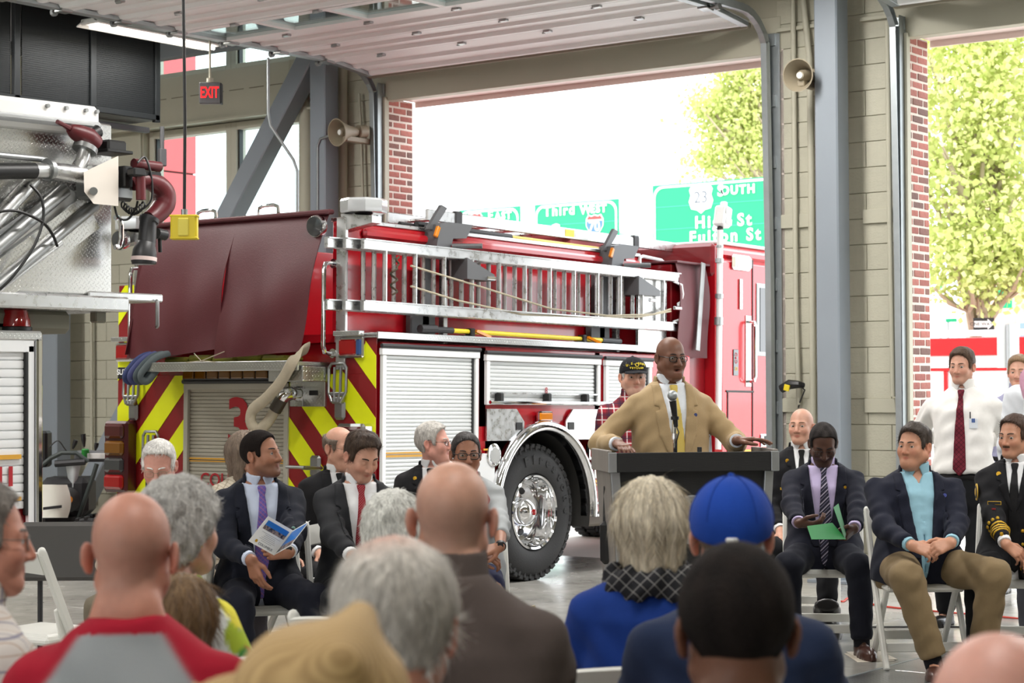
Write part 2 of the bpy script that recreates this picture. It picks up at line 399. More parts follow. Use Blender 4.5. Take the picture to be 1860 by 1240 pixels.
MT['bluelens'] = mat('blue_lens', (50, 80, 130), 0.1, coat=0.8)
MT['vinyl'] = mat('maroon_vinyl', (84, 30, 36), 0.5, var=0.1, vscale=5, bump=0.12, bscale=120)
MT['hose'] = mat('canvas_hose', (178, 168, 146), 0.85, var=0.12, vscale=18, bump=0.4, bscale=220)
MT['gold'] = mat('gold', (205, 160, 52), 0.3, 0.9)
MT['goldline'] = mat('gold_stripe', (214, 160, 52), 0.4)
MT['white'] = mat('white_plastic', (228, 229, 226), 0.4, var=0.03)
MT['text_red'] = mat('red_lettering', (170, 24, 36), 0.5)
MT['text_white'] = mat('white_lettering', (245, 246, 246), 0.5)
MT['text_black'] = mat('black_lettering', (18, 18, 20), 0.5)
MT['text_grey'] = mat('grey_lettering', (90, 96, 104), 0.5)
MT['tan'] = mat('tan_paint', (180, 177, 159), 0.6, var=0.04, vscale=3, bump=0.1, bscale=50)
MT['block'] = random_mat('painted_block', [(182, 179, 161), (179, 176, 158), (185, 182, 164), (181, 178, 160)], 0.65, 0.35, 60, 0.03)
MT['greycol'] = mat('grey_column_paint', (136, 144, 152), 0.5, var=0.05, vscale=3)
MT['brick'] = random_mat('brick', [(160, 96, 86), (166, 102, 92), (148, 88, 80), (126, 88, 80), (170, 106, 96), (112, 84, 78), (156, 98, 88)], 0.85, 0.6, 70, 0.15)
MT['mortar'] = mat('mortar', (214, 202, 192), 0.9, var=0.06, bump=0.4)
# ================================================================ building shell
WY = 13.83; WT = 0.40; DZ = 4.27
D1 = (-11.9, -7.76); D2 = (-6.55, -2.40)
def floor_mat():
    m, nt, b = newmat('polished_concrete'); L = nt.links
    tc = node(nt, 'ShaderNodeTexCoord')
    n1 = node(nt, 'ShaderNodeTexNoise'); n1.inputs['Scale'].default_value = 0.7; n1.inputs['Detail'].default_value = 8; n1.inputs['Roughness'].default_value = 0.65; L.new(tc.outputs['Object'], n1.inputs['Vector'])
    n2 = node(nt, 'ShaderNodeTexNoise'); n2.inputs['Scale'].default_value = 9; n2.inputs['Detail'].default_value = 6; L.new(tc.outputs['Object'], n2.inputs['Vector'])
    cr = node(nt, 'ShaderNodeValToRGB'); e = cr.color_ramp.elements; e[0].position = 0.3; e[0].color = (*lin((140, 138, 132)), 1); e[1].position = 0.72; e[1].color = (*lin((184, 182, 175)), 1)
    mx = node(nt, 'ShaderNodeMath', operation='MULTIPLY_ADD'); mx.inputs[1].default_value = 0.35; L.new(n2.outputs['Fac'], mx.inputs[0]); 
    m2 = node(nt, 'ShaderNodeMath', operation='MULTIPLY'); m2.inputs[1].default_value = 0.65; L.new(n1.outputs['Fac'], m2.inputs[0]); L.new(m2.outputs[0], mx.inputs[2])
    L.new(mx.outputs[0], cr.inputs[0]); L.new(cr.outputs[0], b.inputs['Base Color'])
    mr = node(nt, 'ShaderNodeMapRange'); mr.inputs['From Min'].default_value = 0.35; mr.inputs['From Max'].default_value = 0.65; mr.inputs['To Min'].default_value = 0.12; mr.inputs['To Max'].default_value = 0.32; L.new(n1.outputs['Fac'], mr.inputs['Value']); L.new(mr.outputs['Result'], b.inputs['Roughness'])
    bp = node(nt, 'ShaderNodeBump'); bp.inputs['Strength'].default_value = 0.06; bp.inputs['Distance'].default_value = 0.01; L.new(n2.outputs['Fac'], bp.inputs['Height']); L.new(bp.outputs['Normal'], b.inputs['Normal'])
    return m
MT['floor'] = floor_mat()
RX0, RX1, RY0, RY1, CZ = -22.0, 6.0, -9.0, WY, 6.3
fl = MB()
xs = [RX0, -16.4, -11.1, -5.6, -0.2, RX1]; ys = [RY0, -4.5, 0.0, 4.5, 9.0, WY+WT]
for i in range(len(xs)-1):
    for j in range(len(ys)-1):
        fl.box(((xs[i]+xs[i+1])/2, (ys[j]+ys[j+1])/2, -0.1), (xs[i+1]-xs[i]-0.006, ys[j+1]-ys[j]-0.006, 0.2), 0.002)
fl.box(((RX0+RX1)/2, (RY0+WY+WT)/2, -0.12), (RX1-RX0, WY+WT-RY0, 0.2))
fl.obj('floor', MT['floor'], kind='structure', smooth=None)
# trench drain with tread cover plates, running along the bay at x=-4.7
MT['grate'] = tread_mat('grate_plate', (150, 152, 152), 0.3, 0.036, 'xy', 1.0)
tr = thing('floor_trench', 'long tread plate drain cover set in the floor in front of the chairs', 'drain cover', (-4.5, 8, 0))
for k in range(14):
    MB().box((-4.5, 4.3+k*0.7, -0.012), (0.42, 0.694, 0.03), 0.003).obj('cover_plate', MT['grate'], tr)
MB().box((-4.72, 8.8, -0.012), (0.02, 9.9, 0.032)).box((-4.28, 8.8, -0.012), (0.02, 9.9, 0.032)).obj('frame', MT['galv'], tr)

MT['ceiling'] = mat('ceiling_deck', (196, 196, 190), 0.7)
MB().box(((RX0+RX1)/2, (RY0+WY)/2, CZ+0.1), (RX1-RX0, WY-RY0+0.8, 0.2)).obj('ceiling', MT['ceiling'], kind='structure', smooth=None)
MB().box((RX0-0.1, (RY0+WY)/2, CZ/2), (0.2, WY-RY0, CZ)).obj('wall_left', MT['tan'], kind='structure', smooth=None)
MB().box((RX1+0.1, (RY0+WY)/2, CZ/2), (0.2, WY-RY0, CZ)).obj('wall_right', MT['tan'], kind='structure', smooth=None)
# rear wall behind the seats, unseen; openings added to let sky light in
rw = MB()
for (a, b_) in ((RX0, -13.2), (-8.8, -3.0), (1.4, RX1)):
    rw.box(((a+b_)/2, RY0-0.1, CZ/2), (b_-a, 0.2, CZ))
rw.box(((RX0+RX1)/2, RY0-0.1, (CZ+4.6)/2), (RX1-RX0, 0.2, CZ-4.6)).obj('wall_back', MT['tan'], kind='structure', smooth=None)

# front wall: backing, with openings; block and brick faces are separate pieces on it
fw = MB()
def wseg(x0, x1, z0, z1, y0=WY+0.012, y1=WY+WT-0.1): fw.box(((x0+x1)/2, (y0+y1)/2, (z0+z1)/2), (x1-x0, y1-y0, z1-z0))
WX = (-15.28, -12.95)          # window bay
wseg(RX0, WX[0], 0, CZ); wseg(WX[0], WX[1], 0, 2.35); wseg(WX[0], WX[1], 4.24, 4.74); wseg(WX[1], D1[0]-0.115, 0, CZ)
wseg(D1[0]-0.115, D1[1], DZ+0.02, CZ); wseg(D1[1]+0.0, D2[0]-0.115, 0, CZ); wseg(D2[0]-0.115, D2[1], DZ+0.02, CZ); wseg(D2[1], RX1, 0, CZ)
wseg(WX[0], WX[1], 5.9, CZ)
wall = fw.obj('wall_front', mat('block_joint', (172, 168, 150), 0.8), kind='structure', smooth=None)
# painted block pieces
BW, BH = 0.4064, 0.2032
blk = {}
def block_mesh(w, h):
    k = (round(w, 3), round(h, 3))
    if k not in blk:
        o = MB().box((0, 0, 0), (w-0.005, 0.03, h-0.005), 0.003).obj('block', MT['block'], smooth=None); blk[k] = o.data; bpy.data.objects.remove(o)
    return blk[k]
def lay_blocks(x0, x1, z0, z1, parent):
    r0 = int(round(z0/BH)); r1 = int(round(z1/BH))
    for r in range(r0, r1):
        off = BW/2 if r % 2 else 0.0
        edges = [x0]; x = math.floor((x0+off)/BW)*BW-off
        while x < x1-0.03:
            x += BW
            if x > x0+0.03 and x < x1-0.03: edges.append(x)
        edges.append(x1)
        for a, b_ in zip(edges[:-1], edges[1:]):
            o = bpy.data.objects.new('block', block_mesh(b_-a, BH)); COL.objects.link(o); o.parent = parent; o.location = ((a+b_)/2, WY+0.015, (r+0.5)*BH)
lay_blocks(-17.6, -15.3, 2*BH, 14*BH, wall)
lay_blocks(D1[1]+0.06, D2[0]-0.06, 0, 24*BH, wall)
lay_blocks(-15.3, -12.95, 2*BH, 11*BH, wall)
lay_blocks(-12.95, D1[0]-0.06, 13*BH, 25*BH, wall)
MB().box((-20, WY+0.004, 3.1), (4.8, 0.03, 6.2)).box((-16.45, WY+0.004, 14*BH+1.7), (2.3, 0.03, 3.4)).box((0, WY+0.004, 3.1), (4.8, 0.03, 6.2)).obj('trim_1', MT['tan'], kind='structure', smooth=None)
# tan beam between the window rows + shelf angles
bm_ = MB().box(((WX[0]+WX[1])/2-0.2, WY-0.03, 4.49), (WX[1]-WX[0]+0.9, 0.12, 0.5), 0.004).box((-14.2, WY-0.11, 4.235), (3.2, 0.08, 0.02))
bm_.obj('trim_2', MT['tan'], kind='structure')
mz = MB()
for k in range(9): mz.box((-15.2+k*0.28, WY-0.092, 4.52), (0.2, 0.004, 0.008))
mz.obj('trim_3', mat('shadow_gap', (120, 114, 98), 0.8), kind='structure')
pb = MB()
for (x0, x1) in ((D1[1]+0.08, -7.2), (-6.93, D2[0]-0.1)):
    pb.box(((x0+x1)/2, WY-0.006, 2.86), (x1-x0, 0.035, 0.11), 0.002)
    pb.box(((x0+x1)/2, WY-0.006, 1.37), (x1-x0, 0.035, 0.11), 0.002)
    pb.box(((x0+x1)/2, WY-0.02, 4.42), (x1-x0, 0.05, 0.03), 0.002)
pb.obj('trim_4', MT['tan'], kind='structure')
# windows of the left bay
MT['winframe'] = mat('window_frame', (196, 192, 176), 0.5); MT['glass'] = glass_mat('window_glass')
def window(n, x0, x1, z0, z1):
    f = MB(); y = WY+0.16; w = 0.075
    f.box((x0+w/2, y, (z0+z1)/2), (w, 0.14, z1-z0), 0.004).box((x1-w/2, y, (z0+z1)/2), (w, 0.14, z1-z0), 0.004)
    f.box(((x0+x1)/2, y, z0+w/2), (x1-x0-2*w, 0.14, w), 0.004).box(((x0+x1)/2, y, z1-w/2), (x1-x0-2*w, 0.14, w), 0.004)
    o = f.obj('window_%d' % n, MT['winframe'], kind='structure')
    MB().box(((x0+x1)/2, y, (z0+z1)/2), (x1-x0-2*w, 0.012, z1-z0-2*w)).obj('pane', MT['glass'], o, smooth=None)
    MB().box((x0+w+0.012, y-0.02, (z0+z1)/2), (0.02, 0.05, z1-z0-2*w)).obj('gasket', MT['black'], o)
window(1, WX[0], -14.06, 2.36, 4.23); window(2, -14.06, WX[1], 2.36, 4.23)
window(3, WX[0], -14.06, 4.75, 5.9); window(4, -14.06, WX[1], 4.75, 5.9)
# brick jambs
bk = {}
def brick_mesh(ly):
    k = round(ly, 3)
    if k not in bk:
        o = MB().box((0, 0, 0), (0.03, ly, 0.053), 0.006).obj('brick', MT['brick'], smooth=None); bk[k] = o.data; bpy.data.objects.remove(o)
    return bk[k]
def jamb(name, x, side, z0, z1):
    w = MB().box((x-side*0.06, WY+WT/2+0.0175, DZ/2), (0.10, WT-0.035, DZ)).obj(name, MT['mortar'], kind='structure', smooth=None)
    MB().box((x-side*0.058, WY+0.022, DZ/2), (0.116, 0.024, DZ)).obj('trim_2%d' % (x < -8), MT['tan'], kind='structure', smooth=None)
    n0 = int(z0/0.0677); n1 = int(z1/0.0677); Y0 = WY+0.036; Y1 = WY+WT
    for r in range(n0, n1):
        cuts = [Y0, Y0+0.07, Y0+0.27, Y1] if r % 2 else [Y0, Y0+0.17, Y1]
        for a, b_ in zip(cuts[:-1], cuts[1:]):
            o = bpy.data.objects.new('brick', brick_mesh(b_-a-0.014)); COL.objects.link(o); o.parent = w
            o.location = (x-side*(0.019+random.uniform(0, 0.004)), (a+b_)/2, (r+0.5)*0.0677); o.rotation_euler = (random.uniform(-.012, .012), 0, random.uniform(-.01, .01))
jamb('trim_5', D1[0], 1, 2.5, DZ); jamb('trim_6', D2[0], 1, 0.0, DZ)
MB().box((D1[1]+0.06, WY+WT/2, DZ/2), (0.12, WT, DZ)).obj('trim_7', MT['mortar'], kind='structure')
# soldier bricks outside face of the pillar are unseen; lintels: tan angle inside, red soffit panels
MT['soffit'] = mat('pale_red_soffit', (236, 218, 212), 0.45)
for i, (a, b_) in enumerate((D1, D2)):
    MB().box(((a+b_)/2, WY+0.05, DZ+0.12), (b_-a+0.2, 0.12, 0.30), 0.004).obj('trim_%d' % (8+2*i), MT['tan'], kind='structure')
    s_ = MB().box(((a+b_)/2, WY+0.27, DZ+0.02), (b_-a, 0.30, 0.04), 0.003).box(((a+b_)/2, WY+0.43, DZ+0.0), (b_-a, 0.02, 0.10), 0.003)
    s_.obj('trim_%d' % (9+2*i), MT['soffit'], kind='structure')
# galvanised door jamb angles + tan stop strips
def door_jamb(n, x, side):
    j = MB(); j.box((x-side*0.05, WY-0.02, 2.2), (0.10, 0.012, 4.4), 0.002).box((x-side*0.005, WY-0.07, 2.2), (0.006, 0.10, 4.4))
    for k in range(9): j.box((x-side*0.03, WY-0.035, 0.35+k*0.5), (0.07, 0.02, 0.1), 0.002)
    j.obj('trim_%d' % n, MT['galv'], kind='structure')
    MB().box((x+side*0.012, WY-0.02, DZ/2), (0.025, 0.06, DZ)).obj('trim_%d' % (n+1), MT['tan'], kind='structure')
door_jamb(12, D1[0]-0.0, 1); door_jamb(14, D1[1], -1); door_jamb(16, D2[0], 1)
# steel columns, brace
def column(x0, x1, label, extra=''):
    c = MB().box(((x0+x1)/2, 13.53, CZ/2), (x1-x0, 0.2, CZ), 0.012); t = thing('steel_column', label, 'column', ((x0+x1)/2, 13.53, 0), group='steel columns')
    c.obj('shaft', MT['greycol'], t); MB().box(((x0+x1)/2, 13.53, 0.012), (0.34, 0.3, 0.024), 0.003).obj('base_plate', MT['greycol'], t)
column(-7.15, -6.95, 'grey steel column on the wall pier between the two open bay doors')
column(-12.52, -12.32, 'grey steel column left of the open bay door with the diagonal brace behind')
column(-16.42, -16.18, 'grey steel column by the block wall behind the snow blower')
MB().bar((-16.1, 13.53, 0.05), (-12.55, 13.53, 4.72), 0.2, 0.2, up=(0, 1, 0), bev=0.012).obj('diagonal_brace', MT['greycol'], base=(-16.1, 13.53, 0), label='grey diagonal steel brace across the window bay', cat='brace')
MB().box((-14.3, 13.5, 5.0), (3.6, 0.12, 0.26), 0.01).obj('steel_beam', MT['greycol'], base=(-14.3, 13.5, 5.0), label='grey horizontal steel beam crossing the upper windows', cat='beam')

# ---------------------------------------------------------------- sectional doors, rolled up under the ceiling
MT['doorskin'] = mat('door_inside_skin', (236, 238, 238), 0.5, var=0.02)
MT['doorglass'] = mat('door_window', (205, 220, 222), 0.12, spec=0.6, alpha=None)
def overhead_door(label, x0, x1, win, nsec):
    root = thing('sectional_door', label, 'garage door', ((x0+x1)/2, WY-0.6, DZ), group='open sectional bay doors')
    # path of the door in (y, z): vertical bit, curve, flat run
    R = 0.42; yv = WY-0.10; zt = DZ+0.27
    def path(s):
        # s measured from bottom edge of the door
        z0 = DZ-0.02; c0 = zt-R; l0 = max(0, c0-z0); la = R*math.pi/2
        if s < l0: return np.array([yv, z0+s]), np.array([0., 1.])
        if s < l0+la:
            a = (s-l0)/R; return np.array([yv-R+R*math.cos(a), c0+R*math.sin(a)]), np.array([-math.sin(a), math.cos(a)])
        return np.array([yv-R-(s-l0-la), zt]), np.array([-1., 0.])
    H = 0.61
    for k in range(nsec):
        p0, _ = path(k*H+0.42); p1, _ = path((k+1)*H+0.42)
        d = p1-p0; L = np.linalg.norm(d); d /= L; n = np.array([-d[1], d[0]])  # n points to inside/below
        if n[1] > 0: n = -n
        # profile across the section: (along, depth) ribs
        if k == win: continue_ = True
        prof = [(0.004, 0.0), (0.004, 0.042), (0.05, 0.042), (0.075, 0.012), (0.20, 0.006), (0.225, 0.03), (0.275, 0.03), (0.30, 0.006), (0.50, 0.008), (0.53, 0.042), (L-0.004, 0.042), (L-0.004, 0.0)]
        if k == win:
            prof = [(0.004, 0.0), (0.004, 0.045), (0.085, 0.045), (0.085, 0.0)]
        def P(x, a, dep): q = p0+d*a+n*dep; return (x, q[0], q[1])
        m = MB(); V = [P(x0+0.03, a, b_) for a, b_ in prof]+[P(x1-0.03, a, b_) for a, b_ in prof]; nn = len(prof)
        m.add(V, [(i, (i+1) % nn, nn+(i+1) % nn, nn+i) for i in range(nn)]+[tuple(range(nn))[::-1], tuple(range(nn, 2*nn))])
        if k == win:
            V = [P(x0+0.03, L-q[0], q[1]) for q in prof]+[P(x1-0.03, L-q[0], q[1]) for q in prof]
            m.add(V, [(i, (i+1) % 4, 4+(i+1) % 4, 4+i) for i in range(4)]+[(3, 2, 1, 0), (4, 5, 6, 7)])
            nb = 5
            for j in range(nb+1):
                xc = x0+0.06+(x1-x0-0.12)*j/nb
                a = np.array(P(xc, 0.06, 0.022)); b_ = np.array(P(xc, L-0.06, 0.022)); m.bar(a, b_, 0.06, 0.045, up=(0, n[0], n[1]))
        sec = m.obj('door_section', MT['doorskin'], root, smooth=25)
        if k == win:
            for j in range(nb):
                xa = x0+0.06+(x1-x0-0.12)*j/nb+0.03; xb = x0+0.06+(x1-x0-0.12)*(j+1)/nb-0.03
                q = [P(xa, 0.085, 0.015), P(xb, 0.085, 0.015), P(xb, L-0.085, 0.015), P(xa, L-0.085, 0.015)]
                q2 = [np.array(z_)+np.array([0, -n[0], -n[1]])*0.008 for z_ in q]
                MB().add(q+q2, [(0, 1, 2, 3), (7, 6, 5, 4), (0, 4, 5, 1), (1, 5, 6, 2), (2, 6, 7, 3), (3, 7, 4, 0)]).obj('pane', MT['glass'], sec, smooth=None)
        # hinges and end stiles
        hg = MB()
        for j in range(4):
            xc = x0+0.7+(x1-x0-1.4)*j/3; a = np.array(P(xc, L-0.02, 0.05)); hg.box(a, (0.07, 0.05, 0.02), 0.004, np.array(RX(math.degrees(math.atan2(d[1], d[0])))))
            hg.box(np.array(P(xc-0.05, L-0.05, 0.052)), (0.05, 0.02, 0.012), 0.002)
        for xc in (x0+0.07, x1-0.07):
            hg.box(np.array(P(xc, L-0.0, 0.05)), (0.09, 0.11, 0.03), 0.004, np.array(RX(math.degrees(math.atan2(d[1], d[0])))))
            hg.cyl(np.array(P(xc, L, 0.05)), np.array(P(xc+(-0.12 if xc < (x0+x1)/2 else 0.12), L, 0.05)), 0.012, 8)
            hg.cyl(np.array(P(xc+(-0.10 if xc < (x0+x1)/2 else 0.10), L, 0.05)), np.array(P(xc+(-0.13 if xc < (x0+x1)/2 else 0.13), L, 0.05)), 0.03, 10)
        hg.obj('hinges', MT['steel'], sec)
        MB().box(np.array(P(x0+0.06, L/2, 0.03)), (0.07, L-0.02, 0.034), 0.002, np.array(RX(math.degrees(math.atan2(d[1], d[0]))+180))).box(np.array(P(x1-0.06, L/2, 0.03)), (0.07, L-0.02, 0.034), 0.002, np.array(RX(math.degrees(math.atan2(d[1], d[0]))+180))).obj('end_stile', MT['galv'], sec)
    # bottom seal
    p, dd = path(0.40); MB().box(((x0+x1)/2, p[0]-0.0, p[1]-0.02), (x1-x0-0.06, 0.06, 0.05), 0.012).obj('bottom_seal', mat('door_seal', (120, 114, 98), 0.7), root)
    # tracks
    for xs_ in (x0-0.035, x1+0.035):
        tk = MB(); pts = []
        for s in np.concatenate([np.linspace(-3.9, 0.2, 3), np.linspace(0.3, 1.2, 10), np.linspace(1.4, 0.42+H*nsec+0.3, 4)]):
            q, dd = path(s) if s > 0 else (np.array([yv, DZ-0.02+s]), np.array([0., 1.])); nn_ = np.array([dd[1], -dd[0]]); pts.append((q, dd))
        for (qa, da), (qb, db) in zip(pts[:-1], pts[1:]):
            a = np.array([xs_, qa[0], qa[1]]); b_ = np.array([xs_, qb[0], qb[1]]); c_ = (b_-a)/np.linalg.norm(b_-a); nrm = np.cross(c_, (1, 0, 0))
            for sg in (-1, 1): tk.bar(a+nrm*0.028*sg, b_+nrm*0.028*sg, 0.05, 0.006, up=nrm, ext=0.004)
            tk.bar(a+np.array([0.024 if xs_ < x0 else -0.024, 0, 0])*(-1), b_+np.array([0.024 if xs_ < x0 else -0.024, 0, 0])*(-1), 0.004, 0.056, up=nrm, ext=0.004)
        tk.obj('track', MT['galv'], root)
        # reinforcing angle over the flat run
        MB().box((xs_, WY-0.6-H*nsec/2, zt+0.09), (0.05, H*nsec, 0.05), 0.003).obj('track_angle', MT['galv'], root)
    MB().cyl(((x0+x1)/2-(x1-x0)/2, WY-0.15, DZ+0.75), (x1, WY-0.15, DZ+0.75), 0.02, 10).cyl((x1-0.3, WY-0.15, DZ+0.75), (x1-0.15, WY-0.15, DZ+0.75), 0.09, 14).obj('spring_shaft', MT['steel'], root)
    return root
overhead_door('ribbed white sectional door rolled up over the fire engine bay', D1[0], D1[1], 3, 8)
overhead_door('ribbed white sectional door rolled up over the right hand bay', D2[0], D2[1], 3, 7)

# ---------------------------------------------------------------- ceiling lamps (fixtures with tubes; most unseen, added to light the bay)
MT['tube'] = mat('lamp_tube', (255, 250, 240), 0.4, emit=(255, 247, 232), es=9.0)
lampn = 0
def strip_lamp(c, L, ang, z, label, watts=90.0):
    t = thing('strip_light', label, 'ceiling light', (c[0], c[1], z), RZ(ang), group='fluorescent strip lights')
    T = np.array(MW[t]); b = MB(T)
    b.box((0, 0, 0.05), (0.22, L, 0.05), 0.01).box((0.11, 0, 0.04), (0.10, L, 0.01), 0, np.array(RY(25))).box((-0.11, 0, 0.04), (0.10, L, 0.01), 0, np.array(RY(-25)))
    b.obj('housing', MT['white'], t)
    for sg in (-1, 1):
        MB(T).cyl((0.03*sg, -L/2+0.04, 0.008), (0.03*sg, L/2-0.04, 0.008), 0.014, 8).obj('tube', MT['tube'], t)
        MB(T).cyl((0, sg*(L/2-0.2), 0.07), (0, sg*(L/2-0.2), CZ-z), 0.006, 6).obj('hanger', MT['steel'], t)
    li = bpy.data.lights.new('strip_lamp', 'AREA'); li.shape = 'RECTANGLE'; li.size = 0.2; li.size_y = L; li.energy = watts; li.color = (1.0, 0.97, 0.94)
    lo = bpy.data.objects.new('strip_lamp', li); COL.objects.link(lo); lo.parent = t; lo.location = (0, 0, -0.02)
for y in (8.6, 11.4):
    for x in (-7.15, -1.9): strip_lamp((x, y), 2.2, 0, 4.75, 'white fluorescent strip light added in the gap between raised doors, out of view', 88)  # unseen strips placed here to light the wall pier
strip_lamp((-12.45, 8.6), 2.2, 0, 4.62, 'white fluorescent strip light added out of view at the near end of the left door track', 75)  # unseen strip added to light the front wall
strip_lamp((-15.9, 8.6), 2.4, 0, 5.2, 'white fluorescent strip light added over the left bay, out of view', 190)  # unseen lamp added to brighten the dark left wall
for x in (-14.5, -8.0, -1.5):
    for y in (-3.5, 3.0): strip_lamp((x, y), 2.4, 0, 5.6, 'white fluorescent strip light hung from the bay ceiling out of view', 92)
strip_lamp((-12.45, 11.4), 1.45, 0, 4.55, 'white fluorescent strip light beside the raised door track', 25)
# ================================================================ fire engine (rear in the bay, cab out on the apron)
EP = 0.016
eng = thing('fire_engine', 'red fire engine with lime chevron rear parked half out of the open bay', 'fire engine', (-9.0, 12.286, 0), Matrix.Rotation(-EP, 3, 'X'))
TE = np.array(MW[eng]) @ np.array(Matrix.Translation((0, -1.94, 0)))
# frame: x = 0 on the near side plane (negative inward), y from the rear face forward, z up
def EB(): return MB(TE)
def EW(p): return TE[:3, :3] @ np.asarray(p, float)+TE[:3, 3]
EX, EY, EZ = TE[:3, 0], TE[:3, 1], TE[:3, 2]
W2 = -2.74
def shutter_mesh(y0, y1, z0, z1, x=0.0, face='side', pitch=0.0285, name='roll_up_door'):
    """roll-up door: slats, side rails, header with drip roll"""
    n = int((z1-z0)/pitch); pz = (z1-z0)/n; prof = []
    for k in range(n):
        z = z0+k*pz; prof += [(z+0.0015, -0.012), (z+0.003, -0.004), (z+pz*0.5, -0.001), (z+pz-0.003, -0.004), (z+pz-0.0005, -0.012)]
    def P(a, z, d): return (x+d, a, z) if face == 'side' else (a, x-d, z)
    V = []; 
    for (z, d) in prof: V += [P(y0, z, d), P(y1, z, d)]
    F = [(2*i, 2*i+1, 2*i+3, 2*i+2) for i in range(len(prof)-1)]
    return EB().add(V, F)
# --- lower body
b = EB()
b.box((-1.37, 3.47, 1.17), (2.70, 1.50, 1.32), 0.01)        # ahead of the wheel
b.box((-1.37, 0.66, 1.17), (2.70, 1.22, 1.32), 0.01)        # behind the wheel
b.box((-1.37, 1.99, 1.52), (2.70, 1.64, 0.62), 0.01)        # over the wheel
b.box((-2.6, 2.2, 1.55), (0.24, 4.0, 1.5), 0.01)            # high left side
b.obj('body', MT['red'], eng)
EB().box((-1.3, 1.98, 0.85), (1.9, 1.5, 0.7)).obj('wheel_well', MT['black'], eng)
# hose bed above
b = EB()
b.box((-0.43, 2.0, 2.29), (0.06, 4.0, 0.84), 0.01).box((-2.43, 2.0, 2.29), (0.06, 4.0, 0.84), 0.01).box((-1.43, 3.9, 2.25), (2.0, 0.2, 0.8), 0.01).box((-1.43, 2.0, 1.86), (2.0, 4.0, 0.06))
b.box((-0.385, 2.1, 2.64), (0.05, 3.7, 0.07), 0.02)
b.obj('hose_bed', MT['red'], eng)
EB().box((-0.44, 2.0, 2.725), (0.09, 3.98, 0.03), 0.004).obj('bed_cap_trim', MT['alu'], eng)
for sg in (-0.35, -2.5):
    EB().box((sg-0.0, -0.012, 2.18), (0.09, 0.03, 1.1), 0.004).obj('corner_post', MT['alu'], eng)
EB().box((-0.2, 1.9, 1.865), (0.4, 3.86, 0.012)).box((0.004, 1.8, 1.875), (0.012, 3.65, 0.05), 0.003).box((-0.2, 1.8, 1.885), (0.40, 3.65, 0.02), 0.006).obj('tread_ledge', MT['tread'], eng)
# --- rear face: dark red panels with lime chevrons
def clip(poly, a, b_, c):  # keep a*x+b*y<=c
    out = []
    for i in range(len(poly)):
        p, q = poly[i], poly[(i+1) % len(poly)]; fp = a*p[0]+b_*p[1]-c; fq = a*q[0]+b_*q[1]-c
        if fp <= 0: out.append(p)
        if fp*fq < 0: t = fp/(fp-fq); out.append((p[0]+t*(q[0]-p[0]), p[1]+t*(q[1]-p[1])))
    return out
def chevrons(x0, x1, z0, z1, slope, zref, xref, name):
    pan = EB().box(((x0+x1)/2, -0.004, (z0+z1)/2), (x1-x0, 0.012, z1-z0), 0.002).obj('rear_panel', MT['chevred'], eng)
    for k in range(-8, 9):
        zt = zref+k*0.445; poly = [(x0, z0), (x1, z0), (x1, z1), (x0, z1)]
        poly = clip(poly, -slope, 1, zt-slope*xref); poly = clip(poly, slope, -1, -(zt-0.235)+slope*xref)
        if len(poly) >= 3:
            EB().prism(poly, (0, -0.0135, 0), (1, 0, 0), (0, 0, 1), (0, 1, 0), 0.004).obj('chevron_stripe', MT['chevyel'], pan, smooth=None)
chevrons(-2.735, -1.965, 0.55, 1.60, 1.06, 1.41, -2.26, 'l')
chevrons(-2.735, -2.47, 1.60, 2.32, 1.06, 1.41, -2.26, 'l')
chevrons(-0.87, -0.02, 0.55, 1.60, -1.06, 1.37, -0.52, 'r')
chevrons(-0.40, -0.02, 1.60, 1.90, -1.06, 1.37, -0.52, 'r')
EB().box((-1.42, -0.004, 1.58), (1.1, 0.014, 0.06)).obj('rear_header', MT['chevred'], eng)
# rear roll-up door with number
rs = shutter_mesh(-1.93, -0.90, 0.55, 1.50, 0.0, 'rear').obj('roll_up_door', mat('rear_shutter', (176, 172, 158), 0.42, 0.2), eng, smooth=30)
MT['shutframe'] = mat('shutter_frame', (186, 184, 172), 0.4, 0.4)
EB().box((-1.945, -0.012, 1.03), (0.045, 0.03, 0.98), 0.003).box((-0.885, -0.012, 1.03), (0.045, 0.03, 0.98), 0.003).box((-1.415, -0.012, 1.515), (1.11, 0.03, 0.045), 0.003).obj('door_frame', MT['shutframe'], rs)
EB().cyl((-1.97, -0.03, 1.553), (-0.86, -0.03, 1.553), 0.018, 8).obj('drip_roll', MT['black'], rs)
EB().box((-1.415, -0.0, 0.965), (1.03, 0.006, 0.012)).box((-1.415, -0.0, 0.945), (1.03, 0.006, 0.008)).obj('gold_stripe', MT['goldline'], rs)
text_obj('numeral', '3', MT['text_red'], rs, EW((-1.39, -0.004, 1.22)), EX, EZ, 0.52, 0.004, bold=0.012)
text_obj('lettering', 'COLUMBUS', MT['text_red'], rs, EW((-1.42, -0.004, 0.80)), EX, EZ, 0.145, 0.003, bold=0.001)
# shelf under the curtain, amber traffic bar
EB().box((-1.33, -0.16, 1.672), (1.72, 0.34, 0.03), 0.004).box((-1.33, -0.335, 1.658), (1.72, 0.02, 0.07), 0.004).box((-0.62, -0.16, 1.60), (0.34, 0.30, 0.11), 0.004).obj('rear_shelf', MT['tread'], eng)
ta = EB().box((-1.49, -0.03, 1.605), (0.94, 0.05, 0.085), 0.01).obj('traffic_bar', MT['black'], eng)
for k in range(7): EB().box((-1.49-0.39+k*0.13, -0.06, 1.605), (0.115, 0.02, 0.062), 0.006).obj('amber_lens', MT['amberlens'], ta)
